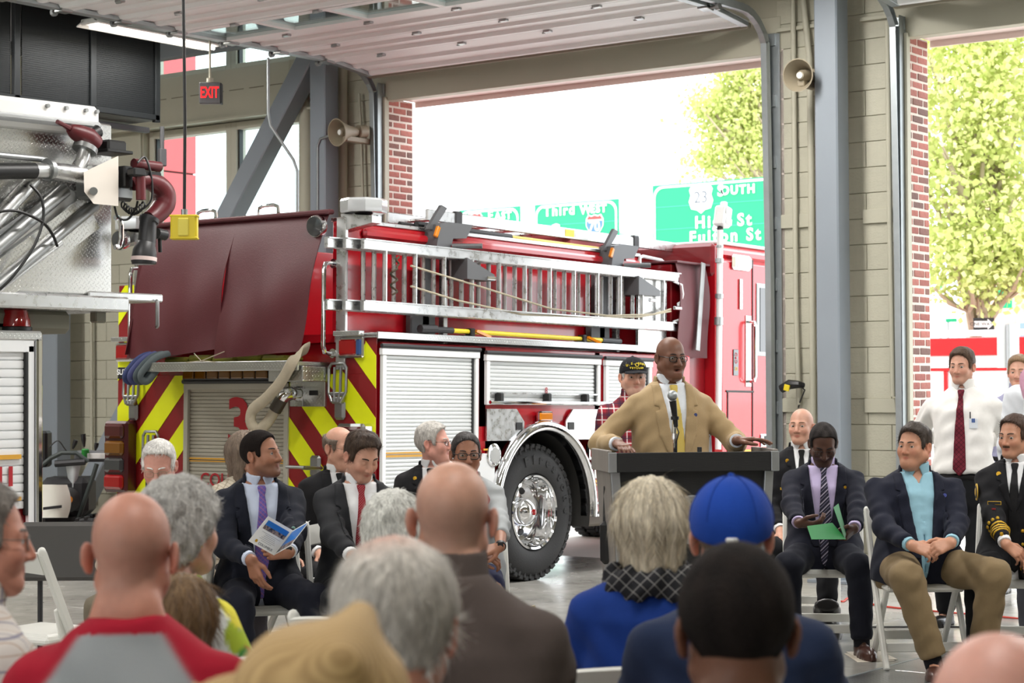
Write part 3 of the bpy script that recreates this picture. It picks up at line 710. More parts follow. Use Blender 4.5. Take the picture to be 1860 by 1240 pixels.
# tread plate at right of door with slot, discharge elbow
pl = EB().box((-0.60, -0.02, 1.46), (0.22, 0.025, 0.19), 0.003).obj('valve_plate', MT['tread'], eng); EB().box((-0.6, -0.034, 1.465), (0.085, 0.006, 0.035), 0.002).obj('slot', MT['black'], pl)
EB().box((-0.78, -0.015, 1.46), (0.13, 0.02, 0.19), 0.003).obj('valve_flange', MT['alu'], eng)
vb = EB().lathe([(0.055, 0), (0.06, 0.02), (0.05, 0.06), (0.052, 0.08)], (-0.77, -0.02, 1.46), (0, -1, 0), 18)
vb.stube([(-0.77, -0.08, 1.46), (-0.755, -0.13, 1.462), (-0.765, -0.16, 1.45), (-0.79, -0.175, 1.415)], [0.048, 0.05, 0.05, 0.046], 14).obj('discharge_elbow', MT['chrome'], eng)
EB().cyl((-0.785, -0.172, 1.42), (-0.84, -0.186, 1.335), 0.048, 16).obj('hose_coupling', mat('coupling', (74, 68, 60), 0.5, 0.3), eng)
# warning lights
def warn_light(c, red=True):
    w = EB().box(c, (0.245, 0.04, 0.15), 0.012).obj('warning_light', MT['chrome'], eng)
    EB().box((c[0]-0.025, c[1]-0.022, c[2]), (0.155, 0.03, 0.115), 0.012).obj('lens', MT['redlens'], w); EB().box((c[0]+0.085, c[1]-0.02, c[2]), (0.05, 0.026, 0.115), 0.01).obj('side_lens', MT['bluelens'], w)
    EB().box((c[0]-0.005, c[1]-0.03, c[2]+0.10), (0.25, 0.06, 0.035), 0.004).obj('visor', MT['tread'], w)
warn_light((-0.235, -0.03, 1.79)); warn_light((-2.61, -0.03, 1.79))
# tail light clusters
for xc in (-2.64, -0.17):
    t_ = EB().box((xc, -0.06, 0.965), (0.27, 0.12, 0.56), 0.02).obj('tail_light_cluster', MT['chrome'] if xc > -1 else mat('tail_bezel', (70, 22, 26), 0.3), eng)
    for k, mm in enumerate(('dredlens', 'amberlens', 'darklens', 'redlens')): EB().box((xc-0.0, -0.125, 1.165-k*0.133), (0.215, 0.05, 0.115), 0.02).obj('lens', MT[mm], t_)
# folding steps
def fold_step(c, up=True):
    s_ = EB()
    x, z = c
    if up:
        s_.box((x, -0.028, z-0.19), (0.105, 0.04, 0.14), 0.025).box((x, -0.05, z-0.12), (0.10, 0.05, 0.05), 0.01)
        for dx in (-0.085, -0.03, 0.03, 0.085): s_.tube([(x+dx*0.5, -0.07, z-0.13), (x+dx, -0.06, z-0.06), (x+dx, -0.055, z+0.12)], 0.011, 8)
        s_.tube([(x-0.085, -0.055, z+0.11), (x-0.06, -0.055, z+0.145), (x+0.06, -0.055, z+0.145), (x+0.085, -0.055, z+0.11)], 0.012, 8).box((x, -0.06, z-0.075), (0.17, 0.02, 0.03), 0.008)
    else:
        s_.box((x, -0.028, z), (0.105, 0.04, 0.16), 0.025)
        for dx in (-0.085, -0.03, 0.03, 0.085): s_.cyl((x+dx, -0.05, z-0.01), (x+dx, -0.24, z), 0.011, 8)
        s_.cyl((x-0.09, -0.24, z), (x+0.09, -0.24, z), 0.012, 8).box((x, -0.07, z-0.01), (0.19, 0.04, 0.03), 0.008)
    s_.obj('folding_step', MT['steel'], eng)
fold_step((-2.53, 1.51)); fold_step((-0.345, 1.53)); fold_step((-2.30, 1.02)); fold_step((-0.58, 0.93), False)
# rear grab handles
for xx, z0, z1 in ((-2.47, 1.76, 2.44), (-0.42, 1.75, 2.40)):
    h = dhandle(EW((xx, -0.02, z0)), EW((xx, -0.02, z1)), -EY, 0.11, 0.017, 10); h.obj('grab_handle', MT['chrome'], eng)
    for zz in (z0, z1): EB().cyl((xx, -0.02, zz), (xx, -0.032, zz), 0.035, 12).obj('handle_flange', MT['chrome'], eng)
# sticker plate
st = EB().box((-2.605, -0.016, 1.625), (0.25, 0.006, 0.09), 0.002).obj('maker_plate', MT['black'], eng)
text_obj('plate_lettering', 'SUTPHEN', MT['text_white'], st, EW((-2.605, -0.0195, 1.63)), EX, EZ, 0.062, 0.002, bold=0.001)
# hose bed curtain (two vinyl flaps meeting at a slit)
def curtain(x0, x1, xb0, xb1, name, ph):
    G = []
    nu, nv = 26, 18
    for j in range(nv):
        f = j/(nv-1); row = []
        for i in range(nu):
            g = i/(nu-1); xa = x0+(x1-x0)*g; xb = xb0+(xb1-xb0)*g; x = xa+(xb-xa)*f
            zb = 1.74+0.05*g*(1 if x0 < -1.4 else 0)-0.02*math.sin(g*3+ph)
            z = 2.775-(2.775-zb)*f
            y = -0.03-0.19*f**0.8-0.03*math.sin(f*math.pi)-0.018*math.sin(6*g+5*f+ph)*f-0.012*math.sin(14*g-3*f+ph)*f**2-0.012*math.sin(9*f+4*g)*f
            row.append(EW((x, y, z)))
        G.append(row)
    return MB().sheet(G, 0.006).obj(name, MT['vinyl'], eng, smooth=60)
c1 = curtain(-2.30, -1.375, -2.42, -1.425, 'bed_curtain', 0.4); c2 = curtain(-1.385, -0.46, -1.44, -0.56, 'bed_curtain', 1.7)
EB().box((-1.39, -0.05, 2.775), (1.95, 0.06, 0.035), 0.01).obj('curtain_rail', MT['vinyl'], eng)
for cc, xx in ((c1, -1.45), (c2, -1.38)):
    pass
sd = EB().add([(-2.44, -0.02, 2.77), (-2.44, -0.02, 1.78), (-2.40, -0.24, 1.76), (-2.30, -0.04, 2.77)], [(0, 1, 2, 3)]); sd.obj('curtain_gusset', MT['vinyl'], eng)
for xx in (-1.78, -1.12):
    dhandle(EW((xx-0.10, 0.02, 2.75)), EW((xx+0.10, 0.02, 2.75)), EZ, 0.12, 0.014, 8).obj('top_handle', MT['chrome'], eng)
# elastic ties
EB().tube([(-1.62, -0.25, 1.76), (-1.45, -0.34, 1.70), (-1.30, -0.25, 1.77)], 0.004, 5).tube([(-1.30, -0.345, 1.69), (-1.45, -0.33, 1.70), (-1.6, -0.345, 1.69)], 0.004, 5).obj('shock_cord', MT['hose'], eng)
# spot lamps + corner beacons
for xx in (-0.52, -2.62):
    ls = EB().lathe([(0.03, 0.0), (0.075, 0.03), (0.082, 0.07), (0.078, 0.085)], (xx, -0.04, 2.68), (0, -1, -0.15), 20).obj('spot_lamp', MT['chrome'], eng)
    EB().lathe([(0.076, 0), (0.07, 0.012), (0.03, 0.018), (0.0, 0.02)], (xx, -0.122, 2.668), (0, -1, -0.15), 20).obj('lens', MT['darklens'], ls)
for xx in (-0.22, -2.62):
    EB().prism([(0, 0), (0.30, 0.05), (0.30, 0.10), (0, 0.13)], (xx-0.14, -0.02, 2.63), (1, 0, 0), (0, 0, 1), (0, 1, 0), 0.10).obj('beacon_bracket', MT['alu'], eng)
    be = EB().lathe([(0.05, 0), (0.07, 0.012)], (xx+0.02, 0.05, 2.745), (0, 0, 1), 14).obj('beacon_base', MT['black'], eng)
    EB().lathe([(0.165, 0.0), (0.172, 0.01), (0.172, 0.085), (0.16, 0.10), (0.0, 0.105)], (xx+0.02, 0.05, 2.76), (0, 0, 1), 8).obj('beacon_lens', mat('beacon_clear', (196, 200, 202), 0.06, 0.15, coat=1.0), be)
    EB().box((xx+0.02, 0.05, 2.81), (0.12, 0.08, 0.06), 0.01).obj('beacon_core', MT['steel'], be)
# --- side: roll-up doors
for (y0, y1, z0, z1) in ((0.06, 1.09, 0.62, 1.735), (1.27, 2.72, 1.385, 1.72), (2.88, 3.50, 0.98, 1.715)):
    s_ = shutter_mesh(y0, y1, z0, z1, 0.0, 'side').obj('roll_up_door', MT['shutter'], eng, smooth=30)
    EB().box((0.004, y0-0.02, (z0+z1)/2), (0.03, 0.04, z1-z0), 0.003).obj('side_rail', MT['white_paint'], s_); EB().box((0.004, y1+0.02, (z0+z1)/2), (0.03, 0.04, z1-z0), 0.003).obj('side_rail', MT['white_paint'], s_)
    EB().box((0.006, (y0+y1)/2, z1+0.025), (0.034, y1-y0+0.1, 0.05), 0.004).obj('header', MT['white_paint'], s_)
    EB().cyl((0.018, y0-0.055, z1+0.065), (0.018, y1+0.055, z1+0.065), 0.016, 8).obj('drip_roll', MT['dark'], s_)
    EB().box((0.0, y1-0.015, (z0+z1)/2), (0.012, 0.018, z1-z0)).obj('brush_seal', MT['black'], s_)
    if y0 < 1:
        EB().box((0.0, (y0+y1)/2, 1.035), (0.006, y1-y0, 0.012)).box((0.0, (y0+y1)/2, 1.012), (0.006, y1-y0, 0.016)).obj('gold_stripe', MT['goldline'], s_)
    else:
        zz = z0+0.05
        EB().cyl((0.05, y0-0.04, zz-0.03), (0.05, y1+0.06, zz-0.03), 0.014, 10).obj('lift_bar', MT['chrome'], s_)
        for yy in (y0+0.1, (y0+y1)/2, y1-0.2): EB().box((0.03, yy, zz), (0.06, 0.05, 0.09), 0.008).obj('bar_clamp', MT['black'], s_)
        EB().box((0.012, (y0+y1)/2, zz+0.04), (0.012, y1-y0, 0.012)).obj('bar_lip', MT['alu'], s_)
text_obj('door_numeral', '8', MT['text_red'], eng, EW((0.003, 2.02, 1.50)), EY, EZ, 0.07, 0.002)
# stainless chamfered compartment doors
for y0, y1, sg in ((1.24, 1.72, 1), (2.28, 2.76, -1)):
    c_ = 0.10; h_ = 0.245
    poly = [(0, 0), (y1-y0-c_, 0), (y1-y0, c_), (y1-y0, h_-c_), (y1-y0-c_, h_), (0, h_)]
    if sg < 0: poly = [((y1-y0)-p_[0], p_[1]) for p_ in poly][::-1]
    q = EB().prism(poly, (-0.004, y0, 1.11), (0, 1, 0), (0, 0, 1), (1, 0, 0), 0.014).obj('bottle_door', MT['alu'], eng, smooth=None)
    yl = y1-0.07 if sg > 0 else y0+0.07
    EB().box((0.012, yl, 1.22), (0.008, 0.085, 0.06), 0.01).obj('latch', MT['black'], q)
am = EB().box((0.01, 1.985, 1.295), (0.03, 0.19, 0.085), 0.008).obj('side_marker', MT['chrome'], eng); EB().box((0.026, 1.985, 1.295), (0.02, 0.165, 0.06), 0.008).obj('lens', MT['amber'], am)
rm = EB().box((0.012, 2.66, 1.01), (0.035, 0.17, 0.135), 0.01).obj('side_light', MT['chrome'], eng); EB().box((0.03, 2.67, 1.01), (0.03, 0.12, 0.10), 0.01).obj('lens', MT['redlens'], rm)
ov = EB().lathe([(0.085, 0), (0.09, 0.012), (0.075, 0.02), (0.0, 0.022)], (0.0, 1.33, 1.0), (1, 0, 0), 20).obj('oval_light', MT['chrome'], eng)
EB().lathe([(0.065, 0), (0.06, 0.006), (0.0, 0.008)], (0.02, 1.33, 1.0), (1, 0, 0), 18).obj('lens', MT['clearlens'], ov)
# striping: gold line, white belt, red/gold low line
EB().box((0.002, 1.285, 1.045), (0.008, 0.15, 0.014)).box((0.002, 2.78, 1.04), (0.008, 0.12, 0.02)).obj('gold_stripe', MT['goldline'], eng)
EB().box((0.001, 1.23, 0.81), (0.01, 0.24, 0.41), 0.002).obj('white_belt', MT['white_paint'], eng); EB().box((0.001, 3.45, 0.90), (0.01, 1.50, 0.22), 0.002).obj('white_belt', MT['white_paint'], eng)
EB().box((0.0, 0.6, 0.56), (0.012, 1.18, 0.09), 0.002).obj('white_sill', MT['white_paint'], eng)
EB().box((0.004, 3.45, 0.765), (0.008, 1.5, 0.02)).box((0.004, 3.45, 0.735), (0.006, 1.5, 0.01)).obj('gold_stripe', MT['goldline'], eng)
EB().box((0.012, 3.45, 0.585), (0.03, 1.5, 0.02), 0.004).box((0.012, 3.45, 0.485), (0.04, 1.5, 0.02), 0.004).obj('rub_rail', MT['alu'], eng)
# chrome fender ring + liner
fc = np.array([1.985, 0.55])
ring = [np.array((0.03, fc[0]+0.675*math.cos(a), fc[1]+0.70*math.sin(a))) for a in np.linspace(math.radians(-5), math.radians(185), 40)]
G = []
for a in np.linspace(math.radians(-6), math.radians(186), 44):
    row = []
    for (dr, dx) in ((0.045, -0.02), (0.042, 0.03), (0.02, 0.062), (-0.015, 0.064), (-0.04, 0.045), (-0.046, 0.0), (-0.046, -0.06)):
        row.append(EW((dx, fc[0]+(0.655+dr)*math.cos(a), fc[1]+(0.672+dr)*math.sin(a))))
    G.append(row)
MB().sheet(G).obj('fender_ring', MT['chrome'], eng, smooth=70)
G = []
for a in np.linspace(math.radians(-14), math.radians(194), 40):
    G.append([EW((dx, fc[0]+0.61*math.cos(a), fc[1]+0.63*math.sin(a))) for dx in (0.03, -0.1, -0.5, -0.9)])
MB().sheet(G).obj('fender_liner', mat('liner', (46, 45, 43), 0.6), eng, smooth=70)
# --- wheels
def wheel(yc, xo, label_tyre=False):
    w = thing('wheel', None, None, (0, 0, 0)); 
    del MW[w]; bpy.data.objects.remove(w)
    R = 0.54
    ty = EB().lathe([(0.30, 0.0), (0.315, 0.016), (0.40, 0.024), (0.47, 0.014), (0.505, -0.012), (0.515, -0.03), (0.515, -0.26), (0.49, -0.29), (0.30, -0.30)], (xo, yc, 0.54), (1, 0, 0), 56, closed=True)
    o = ty.obj('tyre', MT['rubber'], eng, smooth=50)
    lug = EB()
    for k in range(44):
        a = 2*math.pi*k/44; c = np.array((xo-0.06, yc+0.522*math.cos(a), 0.54+0.522*math.sin(a)))
        Rm = np.array(RX(math.degrees(a)))
        lug.box(c, (0.11, 0.040, 0.052), 0.006, Rm); lug.box(c+np.array((-0.15, 0, 0)), (0.13, 0.040, 0.05), 0.006, Rm)
        a2 = a+math.pi/44; lug.box(np.array((xo-0.012, yc+0.503*math.cos(a2), 0.54+0.503*math.sin(a2))), (0.03, 0.045, 0.028), 0.006, np.array(RX(math.degrees(a2))))
    lug.obj('tread_lugs', MT['rubber'], o)
    if label_tyre:
        for i, ch in enumerate('Firestone'):
            a = math.radians(108-i*13.5); p = np.array((xo+0.0225, yc-0.0+0.415*math.cos(a), 0.54+0.415*math.sin(a)))
            up = TE[:3, :3] @ np.array((0, math.cos(a), math.sin(a))); ex = TE[:3, :3] @ np.array((0, math.sin(a), -math.cos(a)))
            text_obj('sidewall_lettering', ch, MT['rubber'], o, EW(p), ex, up, 0.10, 0.006, bold=0.004)
    rim = EB().lathe([(0.30, 0.012), (0.292, 0.022), (0.278, 0.012), (0.272, -0.03), (0.255, -0.05), (0.25, -0.13), (0.235, -0.155), (0.12, -0.165), (0.10, -0.150), (0.0, -0.150)], (xo, yc, 0.54), (1, 0, 0), 48, cap=False)
    rm_ = rim.obj('rim', MT['chrome'], o, smooth=40)
    hub = EB().lathe([(0.115, -0.16), (0.112, -0.06), (0.10, -0.045), (0.092, -0.04), (0.06, -0.01), (0.025, 0.0), (0.0, 0.002)], (xo, yc, 0.54), (1, 0, 0), 32).obj('hub_cap', MT['chrome'], o, smooth=40)
    EB().lathe([(0.026, 0), (0.024, 0.012), (0, 0.014)], (xo+0.0, yc, 0.54), (1, 0, 0), 14).obj('hub_badge', MT['redlens'], o)
    for k in range(5):
        a = math.radians(70+k*72); EB().lathe([(0.042, 0.004), (0.0, 0.005)], (xo-0.163, yc+0.185*math.cos(a), 0.54+0.185*math.sin(a)), (1, 0, 0), 14).obj('hand_hole', MT['black'], o)
wheel(1.94, -0.06, True); wheel(6.45, -0.10); wheel(6.45, -2.35)
EB().lathe([(0.30, 0), (0.50, 0), (0.50, -0.28), (0.30, -0.28)], (-2.4, 1.94, 0.54), (1, 0, 0), 32).obj('tyre', MT['rubber'], eng)
EB().box((-1.35, 3.2, 0.52), (0.9, 7.2, 0.22), 0.01).cyl((-0.2, 1.94, 0.54), (-2.5, 1.94, 0.54), 0.09, 12).obj('chassis', mat('chassis', (70, 66, 62), 0.7), eng)
EB().box((-1.3, 3.35, 0.50), (2.2, 0.9, 0.25), 0.02).obj('fuel_tank', mat('tank', (120, 112, 100), 0.6), eng)
# --- ladder rack arms
for yy in (0.83, 3.2):
    EB().box((-0.36, yy+0.1, 2.2), (0.10, 0.16, 0.66), 0.008).box((-0.34, yy, 2.0), (0.06, 0.22, 0.24), 0.01).prism([(0, 0), (0.34, 0), (0.34, 0.05), (0, 0.16)], (-0.32, yy+0.25, 2.34), (0, 1, 0), (0, 0, 1), (1, 0, 0), 0.26).obj('ladder_rack', MT['grey_metal'], eng)
    EB().box((-0.31, yy+0.27, 2.2), (0.05, 0.05, 0.7), 0.004).obj('rack_rail', MT['alu'], eng)
    ar = EB().prism([(0, 0), (0.16, -0.02), (0.22, 0.14), (0.16, 0.22), (0.05, 0.2)], (-0.42, yy+0.12, 2.56), (0, 1, 0), (0, 0, 1), (1, 0, 0), 0.16)
    ar.prism([(0, 0), (0.07, 0.0), (0.24, 0.18), (0.17, 0.2)], (-0.36, yy+0.1, 2.72), (0, 1, 0), (0, 0, 1), (1, 0, 0), 0.03).prism([(0.1, 0), (0.34, 0.02), (0.42, 0.13), (0.12, 0.13)], (-0.52, yy+0.2, 2.66), (0, 1, 0), (0, 0, 1), (1, 0, 0), 0.22)
    ar.cyl((-0.25, yy+0.30, 2.60), (-0.05, yy+0.42, 2.60), 0.02, 8).obj('rack_arm', MT['grey_metal'], eng)
    EB().box((-0.27, yy+0.14, 2.70), (0.03, 0.035, 0.09), 0.006, np.array(RX(-25))).obj('amber_reflector', MT['amber'], eng)
EB().tube([(-0.5, 0.8, 2.76), (-0.5, 1.05, 2.755)], 0.018, 8).obj('rack_handle', MT['black'], eng)
# --- pump panel, crosslay cover
EB().box((-1.3, 4.4, 1.65), (2.3, 0.58, 2.0), 0.01).obj('pump_house', MT['deepred'], eng)
EB().box((-0.16, 3.80, 2.20), (0.03, 0.46, 0.66), 0.004).box((-0.3, 3.8, 1.87), (0.3, 0.5, 0.03)).obj('pump_panel', MT['tread_big'], eng)
G = []
for j in range(10):
    f = j/9; G.append([EW((-0.10+0.05*math.sin(f*2.5)-0.03*math.sin(g*3.1), 4.10+0.50*g+0.03*math.sin(f*6), 2.66-0.84*f)) for g in np.linspace(0, 1, 10)])
MB().sheet(G, 0.006).obj('crosslay_cover', MT['vinyl'], eng, smooth=60)
EB().box((-0.8, 4.37, 2.665), (1.45, 0.56, 0.02), 0.004).obj('crosslay_top', MT['vinyl'], eng)
EB().box((-0.05, 4.44, 2.28), (0.012, 0.07, 0.80), 0.004, np.array(RX(-7))).obj('cover_rail', MT['steel'], eng)
EB().box((-0.8, 3.3, 2.80), (0.6, 0.6, 0.16), 0.05).obj('deck_cover', mat('faded_red', (150, 52, 56), 0.5), eng)
dhandle(EW((-0.38, 3.95, 2.62)), EW((-0.38, 4.35, 2.60)), EZ, 0.10, 0.016).obj('grab_handle', MT['white_paint'], eng)
EB().tube([(-0.06, 4.55, 1.2), (-0.05, 4.56, 0.95), (-0.06, 4.55, 0.7)], 0.045, 12).obj('suction_hose', MT['grey_metal'], eng)
EB().lathe([(0.05, 0), (0.09, 0.03), (0.07, 0.07), (0.0, 0.08)], (-0.12, 4.42, 1.28), (1, 0, 0), 14).obj('intake_cap', MT['chrome'], eng)
# --- light mast
EB().cyl((0.04, 4.60, 1.0), (0.04, 4.63, 2.98), 0.028, 12).obj('mast_pole', MT['white_paint'], eng)
EB().cyl((0.04, 4.607, 2.12), (0.04, 4.609, 2.19), 0.04, 12).cyl((0.04, 4.616, 2.36), (0.04, 4.617, 2.40), 0.038, 12).cyl((0.04, 4.62, 2.68), (0.04, 4.622, 2.72), 0.038, 12).cyl((0.04, 4.625, 2.82), (0.04, 4.626, 2.84), 0.034, 12).obj('mast_collar', MT['galv'], eng)
EB().sph((0.04, 4.63, 2.99), 0.03).obj('mast_pivot', MT['black'], eng)
lh = EB().box((0.05, 4.66, 3.10), (0.12, 0.13, 0.19), 0.015, np.array(RX(-12))).box((0.05, 4.68, 3.215), (0.05, 0.06, 0.05), 0.01).obj('lamp_head', MT['white_paint'], eng)
for dz in (-0.045, 0.045): EB().box((0.115, 4.66, 3.10+dz), (0.01, 0.10, 0.06), 0.004, np.array(RX(-12))).obj('lamp_lens', MT['clearlens'], lh)
# --- cab
cb = EB().box((-1.3, 6.15, 1.70), (2.60, 2.92, 2.10), 0.05).box((-1.3, 6.0, 2.79), (2.56, 2.6, 0.16), 0.06)
cb.obj('cab', MT['red'], eng)
EB().box((-1.3, 4.70, 2.72), (2.5, 0.08, 0.30), 0.03).obj('cab_rear_panel', MT['deepred'], eng)
EB().box((-1.3, 6.0, 2.885), (2.5, 2.5, 0.03), 0.01).obj('cab_roof', MT['white_paint'], eng)
EB().box((0.004, 5.28, 1.9), (0.006, 0.012, 1.7)).box((0.004, 5.05, 1.525), (0.012, 0.50, 0.018), 0.003).box((0.004, 4.83, 1.1), (0.006, 0.012, 0.85)).obj('door_gap', MT['black'], eng)
wf = EB().box((0.004, 5.90, 2.20), (0.014, 1.10, 0.68), 0.006).obj('cab_window', MT['galv'], eng)
EB().box((0.012, 5.90, 2.20), (0.008, 1.0, 0.6), 0.02).obj('pane', mat('dark_window', (20, 22, 24), 0.05, spec=0.8, coat=0.5), wf)
EB().box((0.016, 5.60, 2.20), (0.012, 0.03, 0.6)).obj('window_bar', MT['black'], wf)
dhandle(EW((0.0, 5.20, 1.62)), EW((0.0, 5.20, 2.17)), EX, 0.08, 0.018, 10).obj('cab_handle', MT['chrome'], eng)
EB().box((0.004, 5.20, 1.9), (0.008, 0.10, 0.66), 0.003).obj('handle_plate', MT['chrome'], eng)
wl = EB().box((0.015, 5.05, 2.71), (0.05, 0.33, 0.14), 0.03).obj('scene_light', MT['chrome'], eng); EB().box((0.035, 5.06, 2.71), (0.03, 0.28, 0.11), 0.025).obj('lens', MT['clearlens'], wl)
EB().box((0.008, 5.055, 2.42), (0.016, 0.05, 0.28), 0.004).obj('door_hinge', MT['alu'], eng)
bd = EB().box((0.005, 4.97, 1.79), (0.008, 0.09, 0.24), 0.008).obj('maltese_badge', MT['darklens'], eng); text_obj('badge_lettering', 'CFD', MT['text_red'], bd, EW((0.01, 4.97, 1.83)), EZ, -EY, 0.055, 0.002); text_obj('badge_number', 'E3', MT['gold'], bd, EW((0.01, 4.97, 1.73)), EY, EZ, 0.045, 0.002)
vt = EB().box((0.006, 5.5, 1.07), (0.012, 0.15, 0.12), 0.006).obj('door_latch', MT['chrome'], eng); EB().box((0.012, 5.5, 1.07), (0.006, 0.04, 0.09), 0.004).obj('recess', MT['dark'], vt)
EB().box((0.002, 5.9, 0.98), (0.008, 1.9, 0.02)).obj('gold_stripe', MT['goldline'], eng)
EB().box((-1.3, 7.75, 0.75), (2.5, 0.5, 0.5), 0.05).obj('front_bumper', MT['chrome'], eng)

# ---------------------------------------------------------------- equipment carried on the engine (things of their own)
def ladder(name, label, x0, y0, y1, z0, z1, nr, layers, off=0.0):
    base = EW((x0, (y0+y1)/2, z0)); t = thing(name, label, 'ladder', base, group=None)
    for li in range(layers):
        x = x0-0.065*li; ya = y0-0.07*(layers-1-li)*0-(-0.10 if li == 0 else 0.0)*0+li*(-0.12); yb = y1-li*0.08
        for zc in (z0, z1):
            EB().box((x, (ya+yb)/2, zc), (0.035, yb-ya, 0.078), 0.006).box((x+0.012, (ya+yb)/2, zc+0.034), (0.05, yb-ya, 0.008)).obj('rail', MT['alu'], t)
        for k in range(nr):
            yy = y0+0.25+(y1-y0-0.5)*k/(nr-1)-0.045*li
            EB().cyl((x, yy, z0+0.03), (x, yy, z1-0.03), 0.019, 10).obj('rung', MT['alu'], t)
    return t
L1 = ladder('extension_ladder', 'long silver extension ladder hung flat on the engine side', -0.10, -0.08, 4.14, 2.085, 2.525, 12, 3)
EB().tube([(-0.09, 0.45, 2.40), (-0.085, 1.2, 2.30), (-0.08, 2.2, 2.16), (-0.08, 3.0, 2.14), (-0.08, 3.7, 2.18), (-0.085, 4.0, 2.24)], 0.008, 6).obj('halyard', MT['hose'], L1)
EB().tube([(-0.09, 0.45, 2.25), (-0.085, 1.0, 2.17), (-0.08, 1.8, 2.10), (-0.08, 2.9, 2.12), (-0.08, 3.5, 2.15), (-0.085, 4.0, 2.22)], 0.008, 6).obj('halyard', MT['hose'], L1)
for yy, zz in ((1.32, 2.36), (3.62, 2.30), (4.02, 2.25)): EB().box((-0.06, yy+0.05, zz), (0.03, 0.11, 0.03), 0.006).obj('rung_lock', MT['chrome'], L1)
EB().tube([(-0.09, 0.30+0.015*math.cos(k*0.7), 2.46-k*0.006) for k in range(10)]+[(-0.09+0.02*math.sin(k*0.9), 0.26+0.03*math.cos(k*0.9), 2.38-k*0.012) for k in range(18)], 0.008, 6).obj('rope_wrap', mat('dark_rope', (70, 58, 44), 0.9), L1)
for sg in (0, 1):
    EB().tube([(-0.10, 4.07, 2.49-0.36*sg), (-0.08, 4.17, 2.46-0.30*sg), (-0.08, 4.19, 2.38-0.12*sg), (-0.08, 4.16, 2.31-0.0*sg), (-0.08, 4.11, 2.27+0.02*sg)], 0.012, 8).obj('roof_hook', MT['white_paint'], L1)
L2 = thing('roof_ladder', 'single silver ladder lying on top of the hose bed rack', 'ladder', EW((-0.5, 2.9, 2.84)))
for xx in (-0.5, -0.9):
    EB().bar((xx, 1.12, 2.855), (xx, 4.72, 2.85), 0.03, 0.09, bev=0.006).obj('rail', MT['alu'], L2)
for k in range(9): EB().cyl((-0.5, 1.4+k*0.37, 2.85), (-0.9, 1.4+k*0.37, 2.85), 0.016, 8).obj('rung', MT['alu'], L2)
EB().box((-0.483, 3.02, 2.855), (0.004, 0.13, 0.06)).obj('caution_label', MT['yellow'], L2); EB().box((-0.483, 3.2, 2.855), (0.004, 0.2, 0.06)).obj('data_label', MT['text_white'], L2)
for yy in (1.5, 4.05): EB().box((-0.5, yy, 2.853), (0.05, 0.09, 0.12), 0.01).obj('rail_clamp', MT['dark'], L2)
EB().tube([(-0.5, 4.72, 2.85), (-0.5, 4.80, 2.848)], [0.03, 0.012], 8).obj('tip', MT['white_paint'], L2)
pk = thing('pike_pole', 'long yellow pole with black grip lying along the top of the hose bed', 'pole', EW((-0.46, 2.2, 2.74)))
EB().cyl((-0.46, 0.95, 2.765), (-0.46, 2.15, 2.755), 0.026, 10).obj('grip', MT['black'], pk); EB().cyl((-0.46, 2.15, 2.755), (-0.46, 3.7, 2.745), 0.018, 10).obj('shaft', MT['polewood'], pk)
hk = thing('hook_pole', 'bright yellow hook pole clipped on the ledge below the ladder', 'pole', EW((-0.14, 1.9, 1.90)))
EB().cyl((-0.14, 1.0, 1.945), (-0.14, 3.0, 1.935), 0.018, 10).obj('shaft', MT['yellow'], hk)
EB().cyl((-0.14, 0.78, 1.945), (-0.14, 1.0, 1.945), 0.024, 10).cyl((-0.14, 0.62, 1.945), (-0.14, 0.80, 1.95), 0.032, 8).obj('head', MT['dark'], hk); EB().cyl((-0.14, 3.0, 1.935), (-0.14, 3.28, 1.933), 0.024, 10).obj('grip', MT['dark'], hk)
for yy in (1.22, 2.72):
    EB().box((-0.14, yy, 1.925), (0.07, 0.05, 0.09), 0.008).box((-0.14, yy-0.05, 1.90), (0.06, 0.12, 0.03), 0.006).obj('clip', MT['black'], hk); EB().bar((-0.10, yy+0.02, 1.95), (-0.07, yy+0.16, 1.905), 0.03, 0.02).obj('clip_strap', MT['amber'], hk)
# canvas hose hanging from the hose bed to the discharge
def flat_hose(name, label, path, wid, th, mt, parent=None):
    P = np.array(path); n = 40; t = np.linspace(0, len(P)-1, n); C = np.zeros((n, 3))
    for i, q in enumerate(t):  # catmull-rom
        k = min(int(q), len(P)-2); f = q-k; p0, p1, p2, p3 = P[max(k-1, 0)], P[k], P[k+1], P[min(k+2, len(P)-1)]
        C[i] = 0.5*((2*p1)+(-p0+p2)*f+(2*p0-5*p1+4*p2-p3)*f*f+(-p0+3*p1-3*p2+p3)*f**3)
    V = []; m = 12
    for i in range(n):
        d = C[min(i+1, n-1)]-C[max(i-1, 0)]; d /= np.linalg.norm(d)
        out = np.array([0, -1., 0]); out -= d*(d@out); out /= np.linalg.norm(out); sd_ = np.cross(d, out)
        w = wid[0]+(wid[1]-wid[0])*i/(n-1); h = th[0]+(th[1]-th[0])*i/(n-1)
        for k in range(m): a = 2*math.pi*k/m; V.append(EW(C[i]+sd_*w*math.cos(a)+out*h*math.sin(a)))
    F = [(i*m+k, i*m+(k+1) % m, (i+1)*m+(k+1) % m, (i+1)*m+k) for i in range(n-1) for k in range(m)]+[tuple(range(m))[::-1], tuple((n-1)*m+k for k in range(m))]
    o = mesh_obj(name, V, F, mt, parent, None if parent else V[0], smooth=60)
    return tag(o, label, 'hose') if label else o
